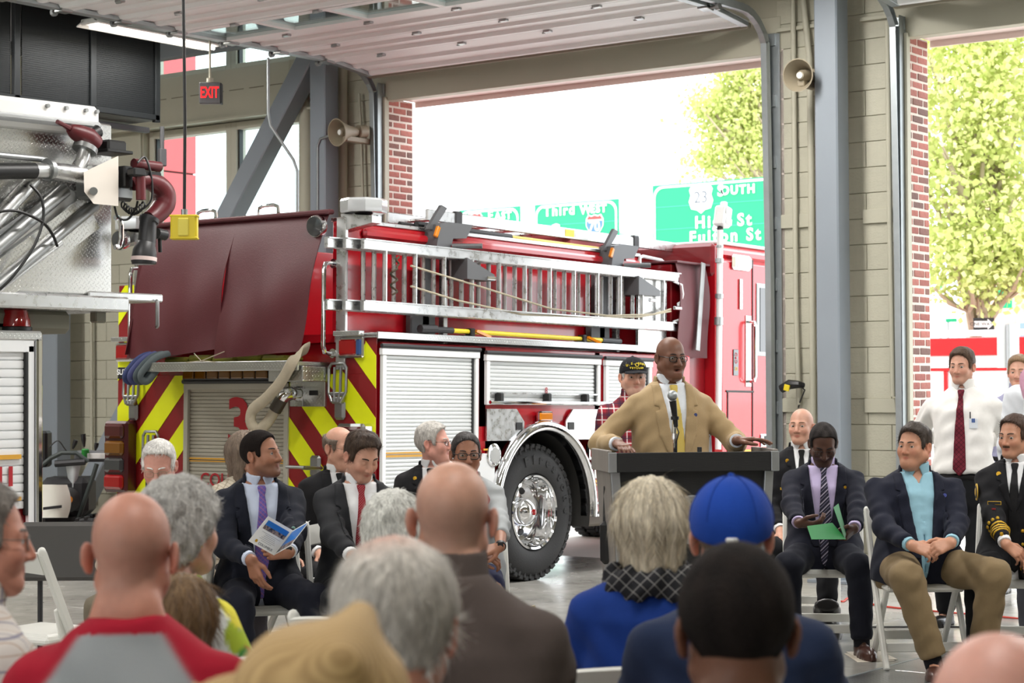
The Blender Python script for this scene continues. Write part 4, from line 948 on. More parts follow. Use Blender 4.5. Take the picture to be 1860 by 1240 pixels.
flat_hose('fire_hose', 'beige canvas hose folded from the hose bed down to the rear discharge', [(-0.60, -0.10, 1.79), (-0.49, -0.34, 1.72), (-0.62, -0.345, 1.55), (-0.81, -0.31, 1.42), (-0.96, -0.29, 1.34), (-0.985, -0.285, 1.25), (-0.93, -0.27, 1.195), (-0.875, -0.235, 1.24), (-0.835, -0.185, 1.345)], (0.050, 0.042), (0.014, 0.040), MT['hose'])
for k, (c_, nm, dx) in enumerate((((40, 52, 96), 'navy', 0.0), ((60, 66, 110), 'blue', 0.055), ((62, 74, 78), 'grey', 0.12), ((84, 94, 96), 'pale grey', 0.17))):
    flat_hose('attack_hose', nm+' folded attack hose loop hanging below the curtain at left', [(-2.10+dx, -0.10, 1.78), (-2.13+dx, -0.30, 1.74), (-2.23+dx, -0.36, 1.63), (-2.25+dx, -0.36, 1.57), (-2.20+dx, -0.33, 1.56), (-2.10+dx, -0.30, 1.68)], (0.03, 0.03), (0.02, 0.018), mat('hose_'+nm.replace(' ', '_'), c_, 0.85, var=0.15, vscale=30))
for k in range(5):
    EB().box((-1.95+k*0.26, -0.02+0.0*k, 1.715+0.012*(k % 2)), (0.25, 0.25, 0.05), 0.02).obj('folded_supply_hose', mat('lime_hose', (120, 118, 30), 0.85), base=EW((-1.95+k*0.26, 0, 1.69)), label='olive folded hose lying in the bed, '+['first', 'second', 'third', 'fourth', 'fifth'][k]+' from the left', cat='hose', group='hose folds in the bed')
# ================================================================ outside the doors
MT['apron'] = mat('apron_concrete', (204, 202, 196), 0.8, var=0.08, vscale=1.5)
MB().add([(-140, WY+WT, -0.004), (90, WY+WT, -0.004), (90, 32, -0.30), (-140, 32, -0.30)], [(0, 1, 2, 3)]).add([(-140, 32, -0.30), (90, 32, -0.30), (90, 160, -0.30), (-140, 160, -0.30)], [(0, 1, 2, 3)]).add([(-140, RY0-0.2, -0.004), (90, RY0-0.2, -0.004), (90, -80, -0.1), (-140, -80, -0.1)], [(3, 2, 1, 0)]).obj('ground', MT['apron'], kind='structure', smooth=None)
# highway guide signs
MT['signgreen'] = mat('sign_green', (2, 152, 104), 0.45, var=0.05, vscale=0.5)
SY = 45.0
def rrect(w, h, r, n=5):
    P = []
    for (cx, cy, a0) in ((w-r, r, -90), (w-r, h-r, 0), (r, h-r, 90), (r, r, 180)):
        for k in range(n+1): a = math.radians(a0+90*k/n); P.append((cx+r*math.cos(a), cy+r*math.sin(a)))
    return P
def guide_sign(label, u0, v0, u1, h, wid=None):
    a = hy(u0, v0, SY); b_ = hy(u1, v0, SY); w = wid or (b_[0]-a[0]); z1 = a[2]; z0 = z1-h
    t = thing('guide_sign', label, 'road sign', (a[0]+w/2, SY, -0.3), group='green highway guide signs')
    MB().prism([(0, 0), (w, 0), (w, h), (0, h)], (a[0], SY, z0), (1, 0, 0), (0, 0, 1), (0, 1, 0), 0.05).obj('panel', MT['signgreen'], t, smooth=None)
    r = rrect(w-0.08, h-0.08, 0.28); r2 = [(p[0]*(w-0.2)/(w-0.08)+0.06, p[1]*(h-0.2)/(h-0.08)+0.06) for p in r]; n = len(r)
    V = [(a[0]+0.04+p[0], SY-0.012, z0+0.04+p[1]) for p in r]+[(a[0]+0.04+p[0], SY-0.012, z0+0.04+p[1]) for p in r2]
    MB().add(V, [(i, (i+1) % n, n+(i+1) % n, n+i) for i in range(n)]).obj('border', MT['text_white'], t, smooth=None)
    sm = MB()
    for k in range(1, int(h/0.62)+1): sm.box((a[0]+w/2, SY-0.004, z1-k*0.62), (w, 0.012, 0.018))
    sm.obj('panel_seam', mat('sign_seam', (60, 186, 146), 0.5), t)
    for fx in (0.15, 0.85): MB().cyl((a[0]+w*fx, SY+0.16, -0.3), (a[0]+w*fx, SY+0.16, z1-0.1), 0.11, 12).obj('post', MT['galv'], t)
    return t
SX, SZ = np.array((1., 0, 0)), np.array((0, 0, 1.))
def stext(t, s, u, v, size, m='text_white', dy=-0.02, **k): return text_obj('lettering', s, MT[m], t, hy(u, v, SY+dy), SX, SZ, size, 0.01, **k)
def shield(t, u, v, s, inter):
    c = hy(u, v, SY-0.02)
    if inter:
        P = [(-.5, .28), (-.36, .5), (-.2, .44), (0, .5), (.2, .44), (.36, .5), (.5, .28), (.5, -.05), (.3, -.36), (0, -.55), (-.3, -.36), (-.5, -.05)]
        o = MB().prism([(x*s*1.08, z*s*1.08) for x, z in P], c, SX, SZ, (0, 1, 0), 0.01).obj('route_shield', MT['text_white'], t, smooth=None)
        lo = [p for p in P if p[1] < 0.25]; MB().prism([(x*s, z*s) for x, z in [(-.5, .2), (.5, .2), (.5, -.05), (.3, -.36), (0, -.55), (-.3, -.36), (-.5, -.05)][::-1]], c+np.array((0, -0.006, 0)), SX, SZ, (0, 1, 0), 0.006).obj('shield_blue', mat('shield_blue', (70, 110, 190), 0.5), o, smooth=None)
        MB().prism([(x*s, z*s) for x, z in [(-.5, .27), (.5, .27), (.36, .48), (.2, .42), (0, .48), (-.2, .42), (-.36, .48)]], c+np.array((0, -0.006, 0)), SX, SZ, (0, 1, 0), 0.006).obj('shield_red', mat('shield_red', (214, 62, 58), 0.5), o, smooth=None)
        text_obj('shield_number', '70', MT['text_white'], o, c+np.array((0, -0.014, -0.1*s)), SX, SZ, s*0.72, 0.006, bold=0.008)
    else:
        P = [(-.5, .3), (-.42, .45), (-.3, .5), (-.12, .42), (0, .5), (.12, .42), (.3, .5), (.42, .45), (.5, .3), (.44, .1), (.52, -.12), (.42, -.4), (.16, -.46), (0, -.58), (-.16, -.46), (-.42, -.4), (-.52, -.12), (-.44, .1)]
        o = MB().prism([(x*s, z*s) for x, z in P][::-1], c, SX, SZ, (0, 1, 0), 0.01).obj('route_shield', MT['text_white'], t, smooth=None)
        text_obj('shield_number', '23', MT['text_grey'], o, c+np.array((0, -0.004, 0)), SX, SZ, s*0.62, 0.006)
g1 = guide_sign('largest green guide sign reading South, High St and Fulton St', 1185, 337, 1420, 2.9)
shield(g1, 1273, 359, 0.74, False); stext(g1, 'S', 1309, 347, 0.42, bold=0.012); stext(g1, 'OUTH', 1340, 345, 0.33, bold=0.012, spacing=1.25)
stext(g1, 'High St', 1313, 402, 0.46, bold=0.012, spacing=1.3); stext(g1, 'Fulton St', 1316, 429, 0.46, bold=0.012, spacing=1.3)
g2 = guide_sign('green guide sign reading Third West beyond the ladder', 971, 372, 1123, 2.6)
stext(g2, 'Third', 1016, 383, 0.40, bold=0.012, spacing=1.25); stext(g2, 'W', 1064, 381, 0.38, bold=0.012); stext(g2, 'EST', 1087, 379.5, 0.30, bold=0.012, spacing=1.25); shield(g2, 1080, 408, 0.55, True); stext(g2, 'C', 1008, 420, 0.5, bold=0.022)
g3 = guide_sign('smallest green guide sign reading East, partly behind the ladder rail', 834, 382, 944, 2.3)
stext(g3, 'E', 891, 392, 0.38, bold=0.012); stext(g3, 'AST', 914, 392, 0.30, bold=0.012, spacing=1.25); shield(g3, 862, 404, 0.55, True)
gp = MB(); gp.cyl(hy(1100, 423, SY+0.6), hy(1470, 425, SY+0.6), 0.12, 10); p_ = hy(1470, 425, SY+0.6); gp.cyl((p_[0], SY+0.6, -0.3), (p_[0], SY+0.6, p_[2]+0.5), 0.2, 12)
p_ = hy(700, 423, SY+0.6); gp.cyl(hy(1100, 423, SY+0.6), p_, 0.12, 10).cyl((p_[0], SY+0.6, -0.3), (p_[0], SY+0.6, p_[2]+0.5), 0.2, 12)
gp.obj('sign_gantry', MT['white_paint'], base=(p_[0], SY+0.6, -0.3), label='pale tubular gantry behind the green guide signs', cat='gantry')
for (lb, u0, v0, u1, v1, yy) in (('small green street sign seen just right of the brick jamb', 1704, 503, 1719, 523, 40), ('small green sign among the leaves right of the tree trunk', 1811, 514, 1838, 560, 40), ('thin green street sign beside the leaning trunk', 1718, 578, 1738, 585, 36)):
    a = hy(u0, v1, yy); b_ = hy(u1, v0, yy); t = thing('street_sign', lb, 'road sign', (a[0], yy, -0.3), group='small green signs')
    MB().box(((a[0]+b_[0])/2, yy, (a[2]+b_[2])/2), (b_[0]-a[0], 0.03, b_[2]-a[2]), 0.005).obj('panel', MT['signgreen'], t); MB().cyl((a[0]+0.03, yy+0.05, -0.3), (a[0]+0.03, yy+0.05, b_[2]), 0.03, 8).obj('post', MT['galv'], t)
# one way sign
t = thing('one_way_sign', 'black one way arrow sign in front of the leaning trunk', 'road sign', (*at(1787, 700, 34)[:2], -0.3)); a = at(1768, 600, 34); b_ = at(1806, 577, 34); sx = b_-a; sx[2] = 0; wx = np.linalg.norm(sx); sx /= wx; hz_ = b_[2]-a[2]; oy = np.array((-sx[1], sx[0], 0))
MB().prism([(0, 0), (wx, 0), (wx, hz_), (0, hz_)], a, sx, SZ, oy, 0.01).obj('plate', MT['text_black'], t, smooth=None)
MB().prism([(x*wx, z*hz_) for x, z in ((.04, .25), (.68, .25), (.68, .08), (.97, .5), (.68, .92), (.68, .75), (.04, .75))], a-oy*0.006, sx, SZ, oy, 0.004).obj('arrow', MT['text_white'], t, smooth=None)
text_obj('lettering', 'ONE WAY', MT['text_black'], t, a-oy*0.008+sx*wx*0.38+SZ*hz_*0.5, sx, SZ, 0.085, 0.003)
MB().cyl((*(a+sx*wx/2+oy*0.04)[:2], -0.3), (*(a+sx*wx/2+oy*0.04)[:2], b_[2]), 0.03, 8).obj('post', MT['galv'], t)
t = thing('road_sign', 'grey back of a sign panel on a post outside the right bay', 'road sign', (*at(1830, 700, 24)[:2], -0.15)); a = at(1812, 668, 24); b_ = at(1851, 588, 24); sx = b_-a; hh = sx[2]; sx[2] = 0; wx = np.linalg.norm(sx); sx /= wx; oy = np.array((-sx[1], sx[0], 0))
MB().prism([(0, 0), (wx, 0), (wx, hh), (0, hh)], a, sx, SZ, oy, 0.02).obj('panel', mat('sign_back', (176, 178, 178), 0.6, 0.2), t, smooth=None)
MB().cyl((*(a+sx*wx/2-oy*0.03)[:2], -0.2), (*(a+sx*wx/2-oy*0.03)[:2], b_[2]), 0.03, 8).obj('post', MT['galv'], t)
# red and white emergency truck parked on the street
t = thing('parked_truck', 'white truck with a red upper band parked outside the right bay', 'truck', (-8.5, 25, -0.17))
MB().box((-8.2, 25.2, 1.05), (6.6, 2.3, 1.9), 0.05).obj('body', MT['white_paint'], t)
MB().box((-8.2, 24.03, 2.02), (6.5, 0.04, 0.24), 0.01).box((-8.2, 24.035, 1.72), (6.5, 0.03, 0.04)).obj('red_band', MT['red'], t)
for k in range(4): MB().box((-10.86+k*1.55, 24.035, 1.2), (0.06, 0.03, 1.0), 0.005).obj('red_post', MT['red'], t)
MB().cyl((-11, 24.1, 2.2), (-5.2, 24.1, 2.2), 0.04, 8).obj('roof_rail', MT['white_paint'], t)
for k in range(3): MB().box((-10.1+k*1.55, 24.04, 1.25), (1.3, 0.03, 0.8), 0.01).obj('side_door', MT['shutter'], t)
for xx in (-10.4, -6.2): MB().lathe([(0.2, 0), (0.42, 0), (0.45, 0.04), (0.45, 0.22), (0.42, 0.26), (0.2, 0.26)], (xx, 24.25, 0.27), (0, -1, 0), 24).obj('wheel', MT['rubber'], t)
t = thing('parked_car', 'red car roof glimpsed behind the leaning trunk', 'car', (-13.9, 31, -0.29)); a = hy(1720, 620, 31)
MB().box((-13.2, 31.6, 0.6), (4.2, 1.7, 1.0), 0.15).box((-13.1, 31.6, 1.5), (3.6, 1.5, 1.0), 0.25).obj('body', MT['red'], t)
for xx in (-14.5, -11.9): MB().lathe([(0.1, 0), (0.33, 0), (0.33, 0.2), (0.1, 0.2)], (xx, 30.95, 0.04), (0, -1, 0), 20).obj('wheel', MT['rubber'], t)
# red panelled building seen through the left windows
t = thing('red_building', 'red panel clad building seen through the left windows', 'building', (-22, 20, -0.1)); MT['redclad'] = mat('red_cladding', (196, 84, 88), 0.5, var=0.05)
xr = hy(355, 250, 22)[0]
MB().box((xr-4, 20, 4), (7.94, 3.96, 8.2)).obj('core', MT['black'], t)
for k in range(8):
    for j in range(3): MB().box((xr-1.34-j*2.68, 18.0, 0.5+k*1.0), (2.65, 0.06, 0.975), 0.008).obj('panel', MT['redclad'], t)
    MB().box((xr, 20, 0.5+k*1.0), (0.06, 3.98, 0.975), 0.008).obj('panel', MT['redclad'], t)
# pale far building
t = thing('far_building', 'pale brick building far behind the trees at right', 'building', (-16, 75, -0.3)); MT['palebrick'] = mat('pale_brick', (196, 160, 144), 0.8)
MB().box((-18, 80, 7), (30, 10, 15)).obj('wall', MT['palebrick'], t)
for i in range(8):
    for j in range(3):
        w_ = MB().box((-30+i*3.4, 74.97, 3+j*4), (1.5, 0.1, 2.2), 0.02).obj('window', MT['white_paint'], t); MB().box((-30+i*3.4, 74.9, 3+j*4), (1.2, 0.06, 1.9)).obj('pane', mat('far_pane', (110, 130, 150), 0.1) if i+j == 0 else bpy.data.materials['far_pane'], w_)
# trees
def leaf_mat():
    m, nt, b = newmat('leaf'); L = nt.links; out = nt.nodes['Material Output']
    at_ = node(nt, 'ShaderNodeAttribute'); at_.attribute_name = 'Col'; L.new(at_.outputs['Color'], b.inputs['Base Color']); b.inputs['Roughness'].default_value = 0.6
    tr = node(nt, 'ShaderNodeBsdfTranslucent'); L.new(at_.outputs['Color'], tr.inputs[0]); mx = node(nt, 'ShaderNodeMixShader'); mx.inputs[0].default_value = 0.45; L.new(b.outputs[0], mx.inputs[1]); L.new(tr.outputs[0], mx.inputs[2]); L.new(mx.outputs[0], out.inputs['Surface']); return m
MT['leaf'] = leaf_mat(); MT['bark'] = mat('pale_bark', (164, 150, 130), 0.9, var=0.3, vscale=4, bump=0.4, bscale=12)
def tree(label, base, lean, clusters, nleaf, lsize, seed, tr_r):
    rg = np.random.default_rng(seed); t = thing('street_tree', label, 'tree', base, group='street trees'); base = np.array(base, float)
    top = base+np.array(lean); pts = [base, base+np.array(lean)*0.4+np.array((0.1, 0, 0)), top]
    tk = MB().tube([base+np.array((0, 0, -0.1)), pts[1], top], [tr_r, tr_r*0.8, tr_r*0.55], 10)
    for (c, r) in clusters:
        c = np.array(c); mid = (top+c)/2+np.array((0, 0, -0.3)); tk.tube([top-np.array(lean)*0.15, mid, c+rg.normal(0, 0.2, 3)], [tr_r*0.45, tr_r*0.3, 0.04], 7)
        for k in range(3): d = rg.normal(0, 1, 3); d /= np.linalg.norm(d); tk.tube([mid, (mid+c)/2+d*0.3, c+d*np.array(r)*0.7], [tr_r*0.2, 0.05, 0.02], 5)
    tk.obj('trunk', MT['bark'], t)
    tot = sum(np.prod(r)**(2/3) for c, r in clusters); V = []; C = []
    for (c, r) in clusters:
        n = int(nleaf*np.prod(r)**(2/3)/tot); ns = max(8, n//40)
        d = rg.normal(0, 1, (ns, 3)); d /= np.linalg.norm(d, axis=1)[:, None]; sc = np.array(c)+d*np.array(r)*(rg.random((ns, 1))**0.4)
        idx = rg.integers(0, ns, n); P = sc[idx]+rg.normal(0, 0.28, (n, 3))*np.array((1, 1, 0.7))
        a = rg.normal(0, 1, (n, 3)); a /= np.linalg.norm(a, axis=1)[:, None]; b_ = np.cross(a, rg.normal(0, 1, (n, 3))); b_ /= np.linalg.norm(b_, axis=1)[:, None]; s = lsize*(0.6+0.8*rg.random((n, 1)))
        for q in (a*0.0-b_*0.0, (a*0.5+b_*0.42), a*1.05, (a*0.5-b_*0.42)): V.append(P+q*s)
        g = rg.random((n, 1)); col = np.array(lin((176, 190, 104)))*(1-g)+np.array(lin((218, 220, 156)))*g; C.append((n, col))
    VV = []; CC = []; k = 0
    for (n, col) in C:
        Q = np.stack(V[k:k+4], 1); k += 4; VV.append(Q.reshape(-1, 3)); CC.append(np.repeat(col, 4, 0))
    VV = np.concatenate(VV); CC = np.concatenate(CC); F = np.arange(len(VV)).reshape(-1, 4)
    mesh_obj('foliage', VV, F, MT['leaf'], t, smooth=None, cols=CC)
def tc(u, v, y, *r): return (tuple(hy(u, v, y)), r)
tree('leafy street tree behind the largest guide sign', (-26.0, 52, -0.3), (0.4, 0, 4.0), [tc(1330, 230, 51, 1.2, 1.2, 1.1), tc(1300, 290, 50, 0.8, .9, 0.5), tc(1390, 170, 52, 1.5, 1.4, 1.2), tc(1380, 280, 51, 1.1, 1.2, 0.7), tc(1285, 195, 50, 0.5, 0.7, 0.5), tc(1460, 220, 53, 1.8, 1.5, 2.0), tc(1340, 140, 51, 0.8, 0.8, 0.4)], 16000, 0.14, 3, 0.3)
tree('street tree with leaning pale trunk outside the right bay', (*hy(1728, 660, 33)[:2], -0.3), (0.55, 0, 3.1), [tc(1740, 130, 32, 1.1, 1.2, 1.0), tc(1830, 110, 32.5, 1.2, 1.2, 1.1), tc(1770, 260, 32, 1.2, 1.3, 1.0), tc(1850, 280, 33, 1.2, 1.2, 1.3), tc(1735, 390, 32, 0.9, 1.1, 0.9), tc(1820, 420, 32, 1.1, 1.2, 0.8), tc(1740, 500, 31.5, 0.7, .9, 0.55), tc(1800, 515, 32, 0.6, .8, 0.4), tc(1890, 430, 33, 1.0, 1, 1.3), tc(1700, 280, 33, 0.9, 1, 1.2), tc(1780, 60, 33, 1.5, 1.3, 0.8), tc(1850, 480, 32, .6, .8, .5)], 16000, 0.12, 5, 0.20)

# ================================================================ aerial truck "11" at left, with its platform bucket
trk = thing('aerial_truck', 'white and red aerial truck numbered 11 at the left edge', 'fire truck', (-10.2, 5.0, 0))
def Q(u, v, dx=0.0): return hx(u, v, -9.0+dx)
DYT = Q(72, 700)[1]-7.93
MB().box((-10.2, 4.6+DYT, 1.14), (2.36, 6.55, 1.36), 0.02).obj('body', MT['deepred'], trk)
MB().box((-10.2, 4.6+DYT, 1.845), (2.44, 6.68, 0.06), 0.012).obj('tread_top', MT['tread'], trk)
def SH(y0, y1, z0, z1):
    n = int((z1-z0)/0.05); pz = (z1-z0)/n; V = []; prof = []
    for k in range(n): z = z0+k*pz; prof += [(z+0.002, -0.006), (z+0.006, 0.004), (z+pz*0.5, 0.006), (z+pz-0.004, 0.004), (z+pz-0.001, -0.006)]
    for (z, d) in prof: V += [(-9.01+d, y0, z), (-9.01+d, y1, z)]
    return MB().add(V, [(2*i, 2*i+1, 2*i+3, 2*i+2) for i in range(len(prof)-1)])
s_ = SH(5.2+DYT, 7.82+DYT, 0.84, 1.755).obj('roll_up_door', MT['white_paint'], trk, smooth=30)
MB().box((-9.0, 7.827+DYT, 1.28), (0.03, 0.02, 0.95), 0.004).obj('door_seal', MT['black'], s_); MB().box((-9.0, 7.859+DYT, 1.26), (0.03, 0.044, 1.06), 0.004).obj('side_rail', MT['white_paint'], s_); MB().box((-9.0, 6.73+DYT, 1.785), (0.03, 2.3, 0.07), 0.004).obj('header', MT['white_paint'], s_)
MB().box((-8.996, 6.4+DYT, 1.147), (0.012, 2.78, 0.026)).box((-8.996, 6.4+DYT, 0.905), (0.012, 2.78, 0.022)).obj('gold_stripe', MT['goldline'], trk)
text_obj('numeral', '11', MT['text_red'], s_, np.array((-8.998, hx(9, 853, -9.0)[1], 1.03)), (0, 1, 0), (0, 0, 1), 0.15, 0.004, bold=0.006)
MB().box((-8.99, 7.908+DYT, 1.2), (0.05, 0.044, 1.26), 0.01).obj('corner_trim', MT['chrome'], trk)
MB().box((-9.2, 7.2+DYT, 0.62), (0.5, 1.4, 0.26), 0.04).obj('red_sill', MT['red'], trk)
for yy in (2.4, 6.3): MB().lathe([(0.25, 0), (0.5, 0.0), (0.53, 0.05), (0.53, 0.27), (0.5, 0.3), (0.25, 0.3)], (-9.35, yy+DYT, 0.53), (1, 0, 0), 32).obj('wheel', MT['rubber'], trk)
for yy in (2.4, 6.3): MB().lathe([(0.25, 0), (0.5, 0.0), (0.53, 0.05), (0.53, 0.27), (0.5, 0.3), (0.25, 0.3)], (-11.3, yy+DYT, 0.53), (1, 0, 0), 32).obj('wheel', MT['rubber'], trk)
c_ = Q(28, 598, -0.15); bc = MB().lathe([(0.085, 0), (0.098, 0.005), (0.098, 0.025), (0.09, 0.03)], (c_[0], c_[1], 1.875), (0, 0, 1), 20).obj('beacon_base', MT['black'], trk)
MB().lathe([(0.09, 0), (0.086, 0.04), (0.07, 0.095), (0.062, 0.10), (0, 0.102)], (c_[0], c_[1], 1.905), (0, 0, 1), 20).obj('beacon_dome', MT['redlens'], bc)
# bucket: held up by the aerial ladder, a part of the truck
Yb = Q(208, 300)[1]; BZ0, BZ1 = 2.10, 3.15
bk_ = MB().box((-10.0, Yb-1.25, (BZ0+BZ1)/2), (1.96, 2.5, BZ1-BZ0), 0.01).obj('bucket', MT['tread_big'], trk)
MB().box((-9.98, Yb-1.2, BZ0-0.05), (2.06, 2.56, 0.09), 0.012).obj('bucket_floor', MT['alu'], bk_)
MB().box((-9.6, Yb+0.10, BZ0-0.0), (1.2, 0.60, 0.05), 0.008).obj('step_plate', MT['alu'], bk_)
MB().box((-10.0, Yb-1.2, BZ0-0.16), (1.7, 2.0, 0.14), 0.03).box((-9.3, Yb-0.7, BZ0-0.21), (0.3, 0.35, 0.10), 0.02).box((-9.15, Yb+0.0, BZ0-0.12), (0.06, 0.09, 0.08), 0.01).obj('bucket_underside', mat('under', (120, 118, 104), 0.7), bk_)
for yy in (Yb+0.36,):
    dhandle((-8.99, yy-0.03, BZ0-0.18), (-8.99, yy-0.03, BZ0-0.02), (1, 0, 0), 0.01, 0.012).obj('latch_loop', MT['steel'], bk_)
# rails along the top
for (ua, va, ub, vb) in ((-40, 205, 90, 216), (-40, 278, 85, 290)):
    MB().tube([Q(ua, va, 0.07), Q(ub-8, vb-1, 0.07), Q(ub, vb+2, 0.05)], 0.018, 10).obj('hand_rail', MT['steel'], bk_)
# white light cover along the top edge
a, b_ = Q(-60, 195, 0.02), Q(172, 221, 0.02)
MB().bar(a, b_, 0.13, 0.17, up=(0, 0, 1), bev=0.03).obj('light_housing', mat('white_housing', (240, 240, 238), 0.35), bk_)
MB().bar(a+np.array((0.06, 0, -0.035)), b_+np.array((0.06, 0, -0.035)), 0.05, 0.05, bev=0.02).obj('light_lens', MT['clearlens'], bk_)
for f in (0.55, 0.7, 0.86, 0.95): MB().cyl(a+(b_-a)*f+np.array((0.06, 0, 0.05)), a+(b_-a)*f+np.array((0.085, 0, 0.05)), 0.012, 8).obj('bolt', MT['steel'], bk_)
# smooth side plate and diagonal arms
P4 = [Q(0, 455, 0.012), Q(0, 520, 0.012), Q(128, 405, 0.012), Q(150, 340, 0.012), Q(120, 345, 0.012)]
P4 = [Q(-40, 420, 0.006), Q(-40, 560, 0.006)] and [Q(-30, 438, 0.006), Q(-30, 505, 0.006), Q(100, 405, 0.006), Q(150, 352, 0.006), Q(112, 338, 0.006)]
MB().add(P4, [(0, 1, 2, 3, 4)]).obj('smooth_plate', mat('satin_plate', (206, 208, 208), 0.35, 0.6), bk_)
for (ua, va, ub, vb, w_, m_) in ((-30, 470, 118, 345, 0.07, 'steel'), (-30, 425, 62, 325, 0.075, 'alu'), (-30, 540, 172, 372, 0.06, 'steel'), (-30, 545, 110, 440, 0.035, 'alu')):
    a, b_ = Q(ua, va, 0.05), Q(ub, vb, 0.05); MB().tube([a, b_], w_*0.6, 16).obj('diagonal_arm', MT[m_], bk_)
a, b_ = Q(-20, 525, 0.03), Q(165, 385, 0.03); MB().bar(a, b_, 0.02, 0.22, up=(0, 0, 1)).obj('diagonal_tread', MT['tread_big'], bk_)
MB().stube([Q(55, 335, 0.12), Q(75, 360, 0.15), Q(78, 400, 0.15), Q(60, 450, 0.14), Q(25, 500, 0.12), Q(0, 525, 0.1)], 0.009, 6).obj('cable', MT['black'], bk_)
MB().stube([Q(-10, 386, 0.12), Q(30, 383, 0.15), Q(75, 402, 0.15), Q(95, 425, 0.13), Q(104, 447, 0.1)], 0.009, 6).obj('cable', MT['black'], bk_)
# water way pipe, bracket, monitor with nozzle
MB().cyl(Q(-30, 311, 0.14), Q(62, 310, 0.14), 0.047, 16).obj('pipe_sleeve', MT['black'], bk_)
MB().cyl(Q(62, 310, 0.14), Q(85, 310, 0.14), 0.045, 16).obj('pipe', MT['alu'], bk_)
MB().tube([Q(85, 308, 0.14), Q(92, 308, 0.14)], 0.066, 14).obj('pipe_clamp', MT['steel'], bk_); MB().tube([Q(92, 310, 0.14), Q(150, 318, 0.14)], [0.05, 0.058], 16).obj('pipe', MT['alu'], bk_)
MB().tube([Q(140, 310, 0.14), Q(150, 290, 0.14), Q(155, 272, 0.14)], [0.045, 0.042, 0.04], 14).obj('tee_pipe', MT['alu'], bk_)
MB().tube([Q(153, 274, 0.14), Q(156, 266, 0.14)], 0.075, 18).obj('flange', MT['steel'], bk_)
MT['burg'] = mat('burgundy_casting', (92, 28, 34), 0.4)
vd = MB().stube([Q(175, 262, 0.14), Q(160, 250, 0.14), Q(138, 240, 0.14), Q(126, 233, 0.14)], [0.05, 0.062, 0.05, 0.026], 12).tube([Q(128, 234, 0.14), Q(116, 227, 0.16), Q(104, 221, 0.17)], [0.02, 0.013, 0.014], 8).obj('valve_body', MT['burg'], bk_)
MB().cyl(Q(163, 246, 0.14), Q(178, 238, 0.14), 0.04, 12).obj('valve_cap', MT['black'], bk_)
MB().box(Q(198, 267, 0.12), (0.16, 0.15, 0.07), 0.012).box(Q(200, 277, 0.12), (0.19, 0.2, 0.02), 0.004).obj('gear_box', MT['black'], bk_)
X6 = [(152, 312), (215, 283), (215, 374), (170, 370), (153, 348)]
MB().add([Q(u, v, 0.24) for u, v in X6]+[Q(u, v, 0.22) for u, v in X6], [(0, 1, 2, 3, 4), (9, 8, 7, 6, 5)]+[(i, 5+i, 5+(i+1) % 5, (i+1) % 5) for i in range(5)]).obj('bracket_plate', mat('pale_plate', (222, 214, 204), 0.5, 0.2), bk_)
MB().cyl(Q(170, 347, 0.23), Q(170, 347, 0.27), 0.024, 12).obj('pivot_bolt', MT['steel'], bk_)
MB().box(Q(190, 335, 0.10), (0.2, 0.30, 0.20), 0.02).obj('monitor_base', MT['steel'], bk_)
MB().box(Q(224, 322, 0.2), (0.10, 0.07, 0.13), 0.008).obj('control_box', MT['black'], bk_)
mo = MB().tube([Q(222, 325, 0.12), Q(240, 320, 0.14)], 0.05, 12).stube([Q(240, 335, 0.2), Q(262, 328, 0.22), Q(285, 335, 0.22), Q(298, 352, 0.22), Q(297, 372, 0.22), Q(285, 388, 0.22), Q(272, 398, 0.22)], [0.04, 0.05, 0.062, 0.07, 0.07, 0.06, 0.052], 16)
mo.obj('monitor_elbow', MT['burg'], bk_)
MB().cyl(Q(243, 297, 0.2), Q(290, 303, 0.2), 0.032, 12).cyl(Q(255, 315, 0.3), Q(256, 363, 0.3), 0.03, 12).obj('actuator', MT['burg'], bk_)
MB().box(Q(248, 313, 0.3), (0.07, 0.10, 0.05), 0.01).box(Q(270, 318, 0.22), (0.08, 0.15, 0.04), 0.01).obj('motor', MT['black'], bk_)
nz = [Q(272, 396, 0.22), Q(270, 402, 0.22), Q(269, 404, 0.22), Q(267, 440, 0.22), Q(266, 442, 0.22), Q(263, 455, 0.22), Q(261, 476, 0.22), Q(261, 480, 0.22)]
MB().tube(nz, [0.062, 0.062, 0.052, 0.055, 0.055, 0.072, 0.077, 0.07], 20).obj('nozzle', mat('nozzle_black', (44, 44, 46), 0.4), bk_)
MB().tube([Q(261.6, 467, 0.22), Q(261.2, 474, 0.22)], 0.0785, 20).obj('nozzle_label', mat('label_band', (220, 200, 196), 0.5), bk_)
MB().cyl(Q(285, 424, 0.2), Q(300, 427, 0.2), 0.034, 12).tube([Q(290, 430, 0.2), Q(291, 458, 0.2)], 0.012, 8).obj('pattern_knob', MT['black'], bk_)
coil = [Q(222+(k/60)*40, 370+14*math.sin(k/60*3.1), 0.24)+np.array((0.02*math.cos(k*0.9), 0, 0.02*math.sin(k*0.9))) for k in range(61)]
MB().tube(coil, 0.006, 5).obj('coiled_cord', MT['black'], bk_)
MB().stube([Q(208, 375, 0.2), Q(215, 395, 0.22), Q(232, 398, 0.22), Q(246, 380, 0.24), Q(250, 365, 0.26)], 0.007, 6).obj('cable', MT['black'], bk_)
MB().stube([Q(250, 295, 0.24), Q(262, 285, 0.24), Q(270, 300, 0.26), Q(276, 330, 0.27), Q(275, 362, 0.27), Q(262, 378, 0.25)], 0.007, 6).obj('cable', MT['black'], bk_)
dhandle(Q(209, 448, -0.1), Q(209, 395, -0.1), (0, 1, 0), 0.05, 0.016).obj('bucket_handle', MT['chrome'], bk_)

